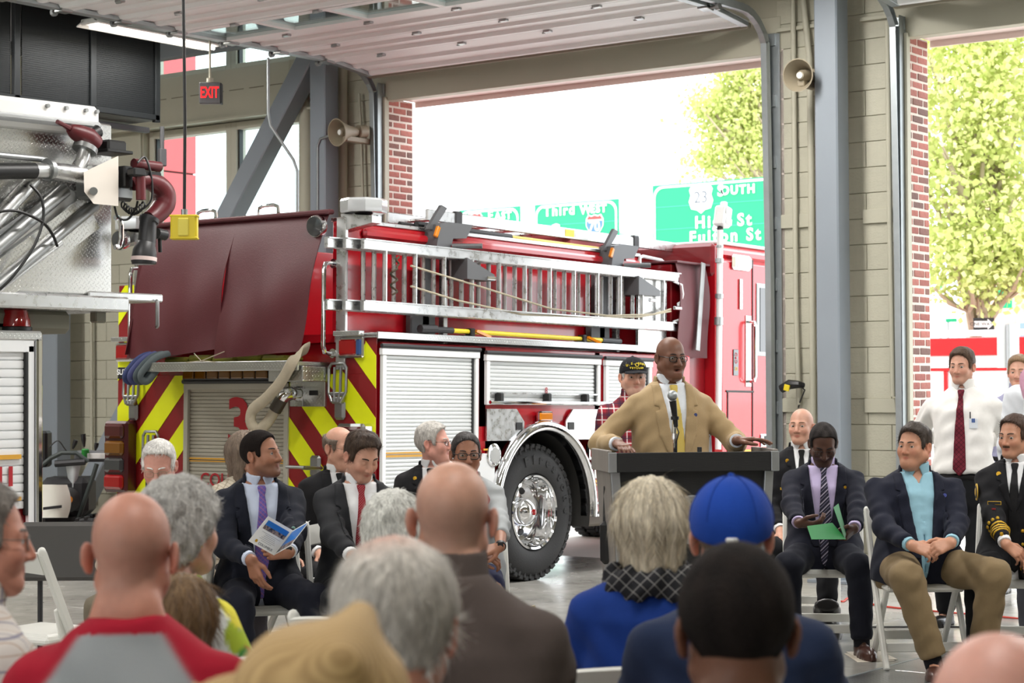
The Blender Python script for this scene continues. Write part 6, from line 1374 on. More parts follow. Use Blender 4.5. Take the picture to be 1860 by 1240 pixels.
def make_hair(p, skull):
    """hair sdf in head space and colour; p: kind, col, th"""
    kind = p['kind']; th = p.get('th', 0.012); ph = p.get('ph', 0.3); rec = p.get('recede', 0.0)
    def hl(P):
        z = np.interp(P[:, 1]+rec*np.clip((P[:, 2]-0.02)*30, 0, 1), HL['y'], HL['z'])
        return z
    def strand(P, s=1.0): return 0.0022*s*np.sin(P[:, 0]*210+P[:, 2]*50+ph)*np.sin(P[:, 1]*180-P[:, 2]*40)+0.003*s*np.sin(P[:, 0]*70+P[:, 1]*90+ph*3)*np.sin(P[:, 2]*60+ph)
    if kind == 'short':
        def fn(P): return smax(skull(P)-th-0.006*np.clip((P[:, 2]-0.06)/0.05, 0, 1)*p.get('top', 1.0)-strand(P, p.get('str', 0.6)), hl(P)-P[:, 2], 0.008)
    elif kind == 'crop':
        def fn(P): return smax(skull(P)-th*np.clip((P[:, 2]+0.09)/0.10, 0.25, 1)-strand(P, 0.25), hl(P)-P[:, 2], 0.006)
    elif kind == 'fringe':
        zt = p.get('zt', 0.045)
        def fn(P): return smax(smax(skull(P)-th-strand(P, 0.8), hl(P)-P[:, 2], 0.008), (P[:, 2]-zt-0.3*np.minimum(P[:, 1]+0.03, 0)*-1)-0.0, 0.012)
    elif kind == 'part':
        def fn(P):
            t = th+0.016*np.exp(-((P[:, 0]+0.02)/0.05)**2)*np.clip((P[:, 1]+0.02)/0.06, 0, 1)*np.clip((P[:, 2]-0.05)/0.04, 0, 1)+0.008*np.clip((P[:, 2]-0.05)/0.05, 0, 1)
            return smax(skull(P)-t-strand(P, 0.9), hl(P)-P[:, 2], 0.009)
    elif kind == 'curly':
        def fn(P):
            b = 0.006*np.sin(P[:, 0]*85+ph)*np.sin(P[:, 1]*80+1)*np.sin(P[:, 2]*75+2)+0.004*np.sin(P[:, 0]*150+P[:, 2]*60)*np.sin(P[:, 1]*140+P[:, 0]*50)
            d = smin(skull(P), ell(P, (0, -0.045, -0.02), (0.07, 0.06, 0.07)), 0.03); z0 = np.interp(P[:, 1], (-0.14, -0.03, 0.0, 0.02, 0.05, 0.09), (-0.10, -0.085, -0.03, -0.015, 0.03, 0.075))
            return smax(d-th-b, z0-P[:, 2], 0.02)
    elif kind in ('bob', 'long'):
        lowz = p.get('low', -0.13)
        def fn(P):
            d = ell(P, (0, -0.018, 0.034), (0.092, 0.112, 0.104)); d = smin(d, cone(P, (0, -0.045, 0.0), (0, -0.05, lowz+0.03), 0.095, 0.082 if kind == 'bob' else 0.06), 0.05)
            if kind == 'long': d = smin(d, cone(np.stack([np.abs(P[:, 0]), P[:, 1], P[:, 2]], 1), (0.055, -0.01, 0.0), (0.075, 0.0, lowz+0.02), 0.04, 0.03), 0.03)
            d = d-0.003*np.sin(np.arctan2(P[:, 0], -P[:, 1]-0.02)*22+ph+6*P[:, 2])-0.004*np.sin(np.arctan2(P[:, 0], -P[:, 1])*9+1.3)
            d = smax(d, lowz+0.012*np.sin(P[:, 0]*60)-P[:, 2], 0.03)
            face = np.maximum(np.abs(P[:, 0])-0.058-0.0*P[:, 2], np.maximum(0.0+0.02-P[:, 1], P[:, 2]-0.066-0.0*P[:, 0])); return smax(d, -face, 0.015)
    elif kind == 'slick':
        def fn(P): return smax(skull(P)-th-strand(P, 0.35), hl(P)-P[:, 2], 0.008)
    return fn
def ribbons(V, F, n, crown, length, wid, lift, rg, curl=0.0, jitter=0.35, spot=0.03):
    """fine hair ribbons lying on a hair mesh (head space)"""
    a = V[F[:, 0]]; b = V[F[:, 1]]; c = V[F[:, 2]]; N = np.cross(b-a, c-a); L = np.linalg.norm(N, axis=1); N /= L[:, None]+1e-12
    cd_ = np.linalg.norm(a-np.array(crown), axis=1); L = L*np.clip((cd_-spot)/0.03, 0.05, 1)
    fi = rg.choice(len(F), n, p=L/L.sum()); w = rg.random((n, 1)); P = (a[fi]*(1-w)+c[fi]*w); N = N[fi]
    D = P-np.array(crown); D -= N*(D*N).sum(1)[:, None]; D /= np.linalg.norm(D, axis=1)[:, None]+1e-9
    D = D+jitter*rg.normal(0, 1, (n, 3)); D -= N*(D*N).sum(1)[:, None]; D /= np.linalg.norm(D, axis=1)[:, None]+1e-9; X = np.cross(N, D)
    Ls = length*(0.6+0.8*rg.random((n, 1))); K = 3; out = []
    for k in range(K+1):
        f = k/K; q = P+D*Ls*f+N*(lift*math.sin(min(1, f*1.6)*math.pi/2)-0.35*Ls*f*f*0.6)+X*curl*np.sin(f*5+rg.random((n, 1))*6)
        ww = wid*(1-0.85*f); out.append(q-X*ww); out.append(q+X*ww)
    VV = np.stack(out, 1); m = 2*(K+1); base = np.arange(n)[:, None]*m
    FF = np.concatenate([base+np.array([[2*k, 2*k+1, 2*k+3, 2*k+2]]) for k in range(K)], 0)
    return VV.reshape(-1, 3), FF, m
def hand_sdf(W_, d, nrm, tv, curls, thumb=0.5, spread=0.0, s=1.0):
    """five fingered hand from wrist W_: d to knuckles, nrm palm normal, tv thumb side"""
    d = np.asarray(d, float); d /= np.linalg.norm(d); nrm = np.asarray(nrm, float); nrm -= d*(d @ nrm); nrm /= np.linalg.norm(nrm); tv = np.asarray(tv, float); tv -= d*(d @ tv)+nrm*(nrm @ tv); tv /= np.linalg.norm(tv)
    segs = []; offs = (0.029, 0.0098, -0.0098, -0.0275); kn = (0.086, 0.091, 0.087, 0.077); lens = ((.043, .027, .021), (.047, .030, .022), (.043, .027, .021), (.034, .021, .018))
    palm = []
    for i in range(4):
        K = W_+(d*kn[i]+tv*offs[i])*s; palm.append((W_+(d*0.008+tv*offs[i]*0.55)*s, K, 0.0155*s, 0.0118*s))
        p = K; th = 0.0; sp = spread*offs[i]/0.03
        for j in range(3):
            th += math.radians(curls[i])*(0.75, 0.95, 0.6)[j]; dd = d*math.cos(th)+nrm*math.sin(th)+tv*sp; dd /= np.linalg.norm(dd)
            q = p+dd*lens[i][j]*s; segs.append((p, q, (0.0094-0.0009*j)*s*(0.9 if i == 3 else 1), (0.0086-0.0009*j)*s*(0.9 if i == 3 else 1))); p = q
    tb = W_+(d*0.022+tv*0.020+nrm*0.006)*s; d1 = d*0.62+tv*(0.75-0.3*thumb)+nrm*0.35*thumb; d1 /= np.linalg.norm(d1); t1 = tb+d1*0.045*s
    d2 = d*0.85+tv*(0.45-0.5*thumb)+nrm*0.45*thumb; d2 /= np.linalg.norm(d2); t2 = t1+d2*0.034*s; d3 = d*0.95+tv*(0.2-0.45*thumb)+nrm*0.5*thumb; d3 /= np.linalg.norm(d3); t3 = t2+d3*0.026*s
    def fn(P):
        D = None
        for a, b, ra, rb in palm:
            c = cone(P, a, b, ra, rb); D = c if D is None else smin(D, c, 0.012*s)
        th_ = smin(cone(P, tb, t1, 0.015*s, 0.0115*s), cone(P, t1, t2, 0.0112*s, 0.010*s), 0.004); th_ = smin(th_, cone(P, t2, t3, 0.010*s, 0.0078*s), 0.003); D = smin(D, th_, 0.008*s)
        for i in range(4):
            fD = None
            for a, b, ra, rb in segs[3*i:3*i+3]: c = cone(P, a, b, ra, rb); fD = c if fD is None else smin(fD, c, 0.003)
            D = smin(D, fD, 0.004*s)
        return D
    pts = np.array([q for sg in segs for q in sg[:2]]+[W_, t3])
    return fn, pts.min(0)-0.03, pts.max(0)+0.03
def ik(a, b, l1, l2, pole):
    a = np.asarray(a, float); b = np.asarray(b, float); v = b-a; L = np.linalg.norm(v); M = (l1+l2)*0.995
    if L > M: b = a+v/L*M; v = b-a; L = M
    x = (l1*l1-l2*l2+L*L)/(2*L); h = math.sqrt(max(l1*l1-x*x, 1e-6)); d = v/L; p = np.asarray(pole, float); p = p-d*(d @ p); p /= np.linalg.norm(p)+1e-9
    return a+d*x+p*h, b
PROF_B = ((-0.03, 0, .10, .2, .38, .6, .78, .87, .94, 1.0), (.13, .160, .175, .172, .148, .162, .168, .150, .092, .056), (.10, .118, .13, .128, .108, .115, .108, .082, .066, .058))
PROF_J = ((0.0, .10, .25, .40, .6, .78, .865, .93, .975, 1.0), (.205, .205, .196, .182, .190, .200, .196, .135, .088, .074), (.165, .163, .152, .142, .143, .134, .108, .088, .076, .072))
PROF_S = ((0.0, .10, .25, .40, .6, .78, .865, .93, .98, 1.0), (.188, .190, .182, .168, .176, .184, .170, .110, .068, .063), (.145, .145, .138, .128, .130, .120, .094, .076, .066, .062))
def tube_sdf(P, O, R, L, prof, g=1.0, belly=0.0, z0=None, z1=None, inf=0.0, n=2.4):
    q = (P-np.asarray(O, f32)) @ np.asarray(R, f32); z = q[:, 2]; f = z/L
    a = np.interp(f, prof[0], prof[1]).astype(f32); b = np.interp(f, prof[0], prof[2]).astype(f32); mid = np.exp(-((f-0.3)/0.25)**2)
    a = a*(1+(g-1)*np.clip(1.15-f, 0.15, 1))+inf; b = b*(1+(g-1)*np.clip(1.15-f, 0.15, 1))+inf
    by = belly*mid; b = b+by*0.6; y = q[:, 1]-by*0.6+0.018*np.clip((f-0.75)*4, 0, 1)
    e = ((np.abs(q[:, 0])/a)**n+(np.abs(y)/b)**n)**(1/n); d = (e-1)*np.minimum(a, b)*0.92
    zl = prof[0][0]*L if z0 is None else z0; zh = prof[0][-1]*L if z1 is None else z1
    return smax(d, np.maximum(zl-z, z-zh), 0.02), q

def person(label, head, face, mode='sit', hyaw=0, hpitch=0, hroll=0, lean=0, twist=0, girth=1.0, belly=0.0, sc=1.0, hd=None, hair=None, top=None, bottom=None, shoes=(30, 28, 28),
           hands=None, legs=None, glasses=None, detail=True, hh=0.0052, group='people', seat=0.455, shx=1.0, brow=None, iris=(70, 50, 35), chair=True, neckf=0.0, cap=None, hs=0.945, cat='person', name='person', fine=None):
    """build one dressed person. head=(u, v of the top of the head, depth); face: 0 faces the camera, + turns to image right"""
    hd = hd or {}; psi = 217+face; Rp = np.array(RZ(psi), f32); ztgt = at(*head); hat_h = (hair or {}).get('th', 0.0)+(0.006 if hair else 0)+(cap or {}).get('th', 0.0)
    O = np.array((0, 0, seat), f32) if mode == 'sit' else np.array((0, 0, 0.452*ztgt[2]), f32)
    Rt = rot3(twist, lean, 0); Rh = rot3(twist+hyaw, hpitch+lean*0.0, hroll)
    hoff = Rh @ np.array((0, 0.012, 0.02), f32)*hs          # head origin relative to neck pivot top
    crown = (Rh @ np.array((0, -0.014, 0.126+hat_h), f32))*hs
    neckv = Rt @ np.array((0, 0.022+neckf, 0.088), f32)*sc
    L = float((ztgt[2]-O[2]-crown[2]-hoff[2]-neckv[2])/Rt[2, 2]); L = min(max(L, 0.22), 0.85)
    NB = O+Rt @ np.array((0, -0.012, L), f32); HO = NB+neckv+hoff
    hxy = Rp @ (HO+crown*0.6); root = np.array((ztgt[0]-hxy[0], ztgt[1]-hxy[1], 0.0))
    t = thing(name, label, cat, root, RZ(psi), group=group); Mw = np.array(MW[t])
    def toL(w): return (np.asarray(w, float)-root) @ np.array(Rp, float)
    def toW(V): return V @ Mw[:3, :3].T+Mw[:3, 3]
    # ---- joints
    S = {}; E = {}; Wd = {}; hands = hands or {}
    for s, sg in (('R', 1), ('L', -1)):
        S[s] = O+Rt @ np.array((sg*0.166*sc*shx, -0.014, L*0.80), f32)
        hdn = hands.get(s, {}); w = hdn.get('at')
        if w is None: w = (sg*0.13, 0.30, seat+0.17) if mode == 'sit' else (sg*0.24, 0.05, O[2]-0.02)
        elif hdn.get('world', True): w = toL(w)
        E[s], Wd[s] = ik(S[s], w, 0.285*sc, 0.25*sc, hdn.get('pole', (sg*0.7, -0.5, -0.6)))
    for s, sg in (('R', 1), ('L', -1)):     # relaxed hand where no pose is given
        if 'd' not in hands.get(s, {}):
            fd = Wd[s]-E[s]; fd = fd/np.linalg.norm(fd); nn = np.array((0, 0, -1.0)) if abs(fd[2]) < 0.8 else np.array((-sg, 0, 0.0))
            hands = {**hands, s: {**hands.get(s, {}), 'd': fd, 'n': nn, 't': np.cross(nn, fd)*sg, 'dl': 1, 'h': 0.010, 'curl': (28, 32, 36, 40)}}
    H_ = {}; K_ = {}; A_ = {}; T_ = {}
    for s, sg in (('R', 1), ('L', -1)):
        H_[s] = O+np.array((sg*0.092*sc*min(girth, 1.1), 0.02, 0.085 if mode == 'sit' else 0.09), f32)
        lg = (legs or {}).get(s, {})
        if mode == 'sit':
            ft = lg.get('foot', (sg*0.16, 0.46, 0.085)); kn = lg.get('knee')
            A_[s] = np.array(ft, f32)
            if kn is None: kn, A_[s] = ik(H_[s], A_[s], 0.42*sc, 0.42*sc, (sg*0.15, 0.6, 0.8))
            K_[s] = np.array(kn, f32)
        else:
            A_[s] = np.array(lg.get('foot', (sg*0.12, 0.0, 0.085)), f32); K_[s], A_[s] = ik(H_[s], A_[s], O[2]*0.54, O[2]*0.52, (0, 1, 0)); 
        td = np.array(lg.get('toe', (sg*0.25, 1, 0)), float); td /= np.linalg.norm(td); T_[s] = td
    # ---- skin body
    headf, skull, hcol = make_head(hd); base = hcol(np.array([[0, 0.08, 0.05]], f32))[0]
    def toH(P): return ((P-HO) @ Rh)/hs
    def neck(P):
        a = HO+Rh @ np.array((0, -0.022, -0.045), f32)*hs; r = (0.053+0.006*(girth-1))*sc*(0.9 if hd.get('fem') else 1.0)*hd.get('neckw', 1.0)
        d = cone(P, a, NB+Rt @ np.array((0, 0.0, -0.03), f32), r, r*1.08)
        for sg in (1, -1): d = smin(d, cone(P, NB+Rt @ np.array((sg*0.03, -0.02, 0.01), f32), O+Rt @ np.array((sg*0.105*sc, -0.015, L*0.81), f32), 0.028*sc, 0.020*sc), 0.035)
        return d
    def limb(P, kind, inf=0.0):
        D = None
        for s in 'RL':
            if kind == 'arm':
                d = smin(cone(P, S[s], E[s], 0.050*sc+inf, 0.041*sc+inf), cone(P, E[s], Wd[s], 0.042*sc+inf, 0.027*sc+inf), 0.02)
            else:
                d = smin(cone(P, H_[s], K_[s], 0.082*sc*girth**0.5+inf, 0.056*sc+inf), cone(P, K_[s], A_[s], 0.054*sc+inf, 0.038*sc+inf), 0.03)
                d = smin(d, cone(P, A_[s]+np.array((0, 0, -0.035), f32), A_[s]+np.array((0, 0, -0.05), f32)+T_[s]*0.14, 0.035, 0.026), 0.02)
            D = d if D is None else np.minimum(D, d)
        return D
    def body(P):
        d, _ = tube_sdf(P, O, Rt, L, PROF_B, girth*0.97, belly*0.8); d = smin(d, neck(P), 0.03); d = smin(d, limb(P, 'arm'), 0.035); return smin(d, limb(P, 'leg'), 0.04)
    pts = np.array([*S.values(), *E.values(), *Wd.values(), *K_.values(), *A_.values(), *H_.values(), NB, O]); pts = np.concatenate([pts, np.array([A_[s]+T_[s]*0.17 for s in 'RL'])])
    lo = pts.min(0)-0.16; hi = pts.max(0)+0.16; lo[2] = -0.0
    parts = []
    V, F = polygonise(body, lo, hi, 0.028); zc = NB+Rt @ np.array((0, 0, 0.0), f32); 
    cutp = NB+Rt @ np.array((0, 0, -0.055), f32); up = Rt[:, 2]
    V, F = clipmesh(V, F, lambda q: (q-cutp) @ up < 0.03)
    for s in 'RL':
        if 'd' in hands.get(s, {}):
            fd = Wd[s]-E[s]; fd = fd/np.linalg.norm(fd); w_ = Wd[s]; V, F = clipmesh(V, F, lambda q: ~(((q-w_) @ fd > -0.10) & (np.linalg.norm(q-w_, axis=1) < 0.2)))
    parts.append((V, F, base))
    def headneck(P): return smin(headf(toH(P))*hs, neck(P), 0.022)
    V, F = polygonise(headneck, np.minimum(HO-0.16*hs, cutp-np.array((0.10, 0.10, 0.02))), np.maximum(HO+0.16*hs, cutp+0.1), hh); V, F = clipmesh(V, F, lambda q: (q-cutp) @ up > 0.0)
    parts.append((V, F, hcol(toH(V.astype(f32)))))
    for s, sg in (('R', 1), ('L', -1)):
        hdn = hands.get(s, {})
        if 'd' in hdn:
            def tl(v): return np.asarray(v, float) @ np.array(Rp, float) if not hdn.get('dl') else np.asarray(v, float)
            hf, l_, h_ = hand_sdf(np.array(Wd[s], float), tl(hdn['d']), tl(hdn['n']), tl(hdn['t']), hdn.get('curl', (35, 38, 42, 45)), hdn.get('thumb', 0.5), hdn.get('spread', 0.0), sc*hdn.get('s', 1.0)); e_ = E[s]; w_ = Wd[s]
            fd = (w_-e_)/np.linalg.norm(w_-e_); bare = hdn.get('bare', 0.11); st = w_-fd*bare
            def arm_hand(P): return smin(hf(P), cone(P, e_, w_+fd*0.005, 0.042*sc, 0.0255*sc), 0.015)
            l_ = np.minimum(l_, st-0.05); h_ = np.maximum(h_, st+0.05); V, F = polygonise(arm_hand, l_, h_, hdn.get('h', 0.005)); V, F = clipmesh(V, F, lambda q: (q-w_) @ fd > -bare)
            c = np.tile(base, (len(V), 1)); parts.append((V, F, c))
    V, F, C_ = join_meshes(parts); mesh_obj('body', toW(V), F, MT['skin'], t, smooth=180, cols=C_)
    # ---- eyes, brows
    def HW(q): return toW((np.asarray(q, float)*hs) @ np.array(Rh, float).T+HO)
    if detail:
        gz = (hair or {}).get('gaze', (0.0, 0.0))
        for sg in (1, -1):
            n_, m_ = 16, 12; V = []; C_ = []; ic = np.array(lin(iris))
            gd = np.array((hd.get('gaze', (0, 0))[0], 1.0, hd.get('gaze', (0, 0))[1])); gd /= np.linalg.norm(gd); sx_ = np.cross(gd, (0, 0, 1)); sx_ /= np.linalg.norm(sx_); sz_ = np.cross(sx_, gd)
            for i in range(m_+1):
                th = math.pi*i/m_*0.5
                for k in range(n_):
                    a = 2*math.pi*k/n_; q = gd*math.cos(th)+(sx_*math.cos(a)+sz_*math.sin(a))*math.sin(th); V.append(np.array((sg*0.0325*hd.get('hw', 1.0), 0.0735, 0.001))+0.0142*q)
                    C_.append((0.012, 0.01, 0.01) if th < 0.24 else (ic if th < 0.52 else (0.42, 0.38, 0.35)))
            F = np.array([(i*n_+k, (i+1)*n_+k, (i+1)*n_+(k+1) % n_, i*n_+(k+1) % n_) for i in range(m_) for k in range(n_)]); mesh_obj('eye', HW(V), F, MT['eye'], t, smooth=180, cols=np.array(C_))
        if brow is not None:
            bt = hd.get('browth', 0.0036)
            for sg in (1, -1):
                def bf(P):
                    x = P[:, 0]*sg; zc_ = 0.0255+0.0025*np.sin(np.clip((x-0.014)/0.035, 0, 1)*2.6)-0.0012*(x < 0.02); return np.maximum(headf(P)-0.0028, np.maximum(np.abs(P[:, 2]-zc_)-bt*np.clip(1.25-np.abs(x-0.026)/0.03, 0.2, 1), np.maximum(0.013-x, x-0.049)))
                x0, x1 = sorted((sg*0.008, sg*0.054)); V, F = polygonise(bf, (x0, 0.045, 0.008), (x1, 0.11, 0.040), 0.0022)
                if len(V): mesh_obj('eyebrow', HW(V), F, MT['hair'], t, smooth=180, cols=np.tile(np.array(lin(brow)), (len(V), 1)))
    # ---- hair
    if hair is not None:
        hf_ = make_hair(hair, skull); lz = hair.get('low', -0.11)-0.03; hres = hair.get('h', 0.0062); V, F = polygonise(hf_, (-0.13, -0.17, lz), (0.13, 0.13, 0.175), hres)
        rg = np.random.default_rng(int(hair.get('ph', 0.3)*1000)); col = np.array(lin(hair['col'])); col2 = np.array(lin(hair.get('col2', hair['col'])))
        g_ = (0.5+0.5*np.sin(V[:, 0]*95+V[:, 2]*20)*np.sin(V[:, 1]*80+V[:, 2]*30))[:, None]; w2 = np.clip((0.03-V[:, 2])/0.08, 0, 1)[:, None]*hair.get('grad', 0.0); g_ = np.clip(g_*hair.get('mix', 0.6)+w2, 0, 1); C_ = col*(1-g_)+col2*g_
        bs = hair.get('bald_spot')
        if bs: w_ = np.exp(-(np.linalg.norm(V-np.array(bs[0]), axis=1)/bs[1])**2)[:, None]*0.9; C_ = C_*(1-w_)+base*w_
        hobj = mesh_obj('hair', HW(V), F, MT['afro'] if hair.get('afro') else MT['hair'], t, smooth=180, cols=C_)
        nr_ = hair.get('rib', 0 if hair.get('afro') else 1300)
        if nr_:
            RV, RF, m = ribbons(V, F, nr_, hair.get('crown', (0, -0.06, 0.13)), hair.get('rl', 0.03), hair.get('rw', 0.0011), hair.get('lift', 0.003), rg, hair.get('curl', 0.0), hair.get('jit', 0.35), 0.045 if bs else 0.03)
            gg = rg.random((nr_, 1)); CC = np.repeat((col*(1-gg)+col2*gg)*(0.85+0.4*rg.random((nr_, 1))), m, 0); mesh_obj('hair_strands', HW(RV), RF, MT['hair'], hobj, smooth=180, cols=np.clip(CC, 0, 1)); 
    # ---- cap
    if cap is not None:
        cth = cap.get('th', 0.014)
        def capf(P):
            d = ell(P, (0, -0.014, 0.036), (0.0765+cth, 0.098+cth, 0.092+cth)); d = smin(d, ell(P, (0, 0.02, 0.06), (0.075+cth*.6, 0.075, 0.07)), 0.03)
            lower = np.interp(P[:, 1], (-0.12, 0.0, 0.1), (cap.get('back', 0.0), 0.022, cap.get('front', 0.050))); d = smax(d, lower-P[:, 2], 0.006)
            return d+0.0012*np.minimum(np.abs(np.sin(np.arctan2(P[:, 0], P[:, 1])*3))*6, 1)-0.0012
        V, F = polygonise(capf, (-0.12, -0.15, -0.03), (0.12, 0.14, 0.165), 0.006); co = mesh_obj('cap_crown', HW(V), F, cloth(cap['col'], 0.9), t, smooth=180)
        G = [[HW((np.array((math.sin(a)*(0.082*(1-0.0*f)), 0.062+0.030*math.cos(a)+f*0.075*max(0.15, math.cos(a)), cap.get('front', 0.05)+0.004-0.018*f-0.012*abs(math.sin(a))*(1-0.2*f)))[None])[0]) for a in np.linspace(-1.25, 1.25, 15)] for f in np.linspace(0, 1, 6)]
        MB().sheet(G, 0.004).obj('cap_bill', cloth(cap.get('bill', cap['col']), 0.9), t, smooth=60)
        MB().sph(HW(np.array((0, -0.012, 0.132+cth))[None])[0] if False else HW([(0, -0.012, 0.130+cth)])[0], (0.008, 0.008, 0.005), 10, 6).obj('cap_button', cloth(cap['col'], 0.9), co)
        if cap.get('seams'):
            for k in range(6):
                a = math.pi*(k+0.5)/3; pl = []
                for e_ in np.linspace(0.1, 1.45, 12):
                    d_ = np.array((math.sin(a)*math.sin(e_), math.cos(a)*math.sin(e_), math.cos(e_))); sg_ = np.linspace(0.05, 0.2, 120); vv = capf((np.array((0, -0.012, 0.03))+d_*sg_[:, None]).astype(f32)); pl.append(HW([np.array((0, -0.012, 0.03))+d_*sg_[np.argmax(vv > 0)]])[0])
                MB().tube(pl, 0.0015, 5).obj('cap_seam', cloth((22, 54, 130), 0.9), co)
            MB().box(HW([(0, -0.128, 0.004)])[0], (0.022, 0.022, 0.010), 0.003).obj('cap_logo', MT['white'], co)
        if cap.get('text'):
            for (s_, z_, sz_) in cap['text']:
                n_ = len(s_)
                for i, ch in enumerate(s_):
                    if ch == ' ': continue
                    a = -(i-(n_-1)/2)*sz_*0.72/0.085; arc_ = cap.get('arch', 0.0) if z_ > 0.085 else -0.3*cap.get('arch', 0.0); q0 = np.array((math.sin(a)*0.2, 0.2*math.cos(a)+0.0, z_-arc_*(i-(n_-1)/2)**2))
                    d_ = np.array((math.sin(a), math.cos(a), 0.15)); 
                    # march to the cap surface
                    o_ = np.array((0, -0.0, q0[2]-0.02)); lo_, hi_ = 0.02, 0.2
                    for _ in range(18):
                        md = (lo_+hi_)/2
                        if capf((o_+d_*md)[None].astype(f32))[0] < 0: lo_ = md
                        else: hi_ = md
                    pw = HW([o_+d_*(lo_+0.002)])[0]; exw = Mw[:3, :3] @ (np.array(Rh, float) @ np.array((-math.cos(a), math.sin(a), 0.0))); eyw = Mw[:3, :3] @ (np.array(Rh, float) @ np.array((0, -0.3, 1.0)))
                    text_obj('cap_lettering', ch, MT['yellow'], co, pw, exw, eyw, sz_, 0.002, bold=0.0006)
    # ---- spectacles
    if glasses is not None:
        gw, gh, gr = glasses.get('w', 0.047), glasses.get('h', 0.033), glasses.get('r', 0.0016); fm = mat('frame_%d_%d_%d' % tuple(glasses['col']), glasses['col'], 0.3, glasses.get('metal', 0.0)); go = None; hw_ = hd.get('hw', 1.0)
        fr = MB()
        for sg in (1, -1):
            lp = []
            for k in range(20):
                a = 2*math.pi*k/20; e_ = glasses.get('sq', 0.6); cx, sz_ = math.cos(a), math.sin(a); q = (sg*0.0335*hw_+gw/2*np.sign(cx)*abs(cx)**e_, 0.0985-0.006*abs(cx)*(1 if cx*sg > 0 else 0.2), -0.002+gh/2*np.sign(sz_)*abs(sz_)**e_); lp.append(HW([q])[0])
            fr.tube(lp, gr, 6, closed=True); lens_ = (lp, sg)
            fr.tube([HW([q])[0] for q in ((sg*(0.0335*hw_+gw/2), 0.092, 0.006), (sg*0.072*hw_, 0.07, 0.008), (sg*0.0785*hw_, 0.0, 0.012), (sg*0.079*hw_, -0.02, 0.002))], gr*0.9, 6)
            if sg == 1: L1_ = lp
        fr.tube([HW([q])[0] for q in ((0.0335*hw_-gw/2, 0.098, 0.003), (0, 0.1015, 0.006), (-0.0335*hw_+gw/2, 0.098, 0.003))], gr, 6); go = fr.obj('spectacles', fm, t, smooth=60)
        for lp in (L1_, lens_[0]): MB().add(lp, [tuple(range(len(lp)))]).obj('lens', MT['lens_g'], go, smooth=None)
    ctx = dict(t=t, Mw=Mw, O=O, Rt=Rt, L=L, NB=NB, HO=HO, Rh=Rh, S=S, E=E, W=Wd, H=H_, K=K_, A=A_, T=T_, sc=sc, girth=girth, belly=belly, neck=neck, toW=toW, toL=toL, HW=HW, mode=mode, seat=seat, hands=hands, psi=psi, root=root, lo=lo, hi=hi, shx=shx, skull=skull, hs=hs)
    dress(ctx, top or {}, bottom or {}, shoes)
    ctx['t'] = t
    return ctx

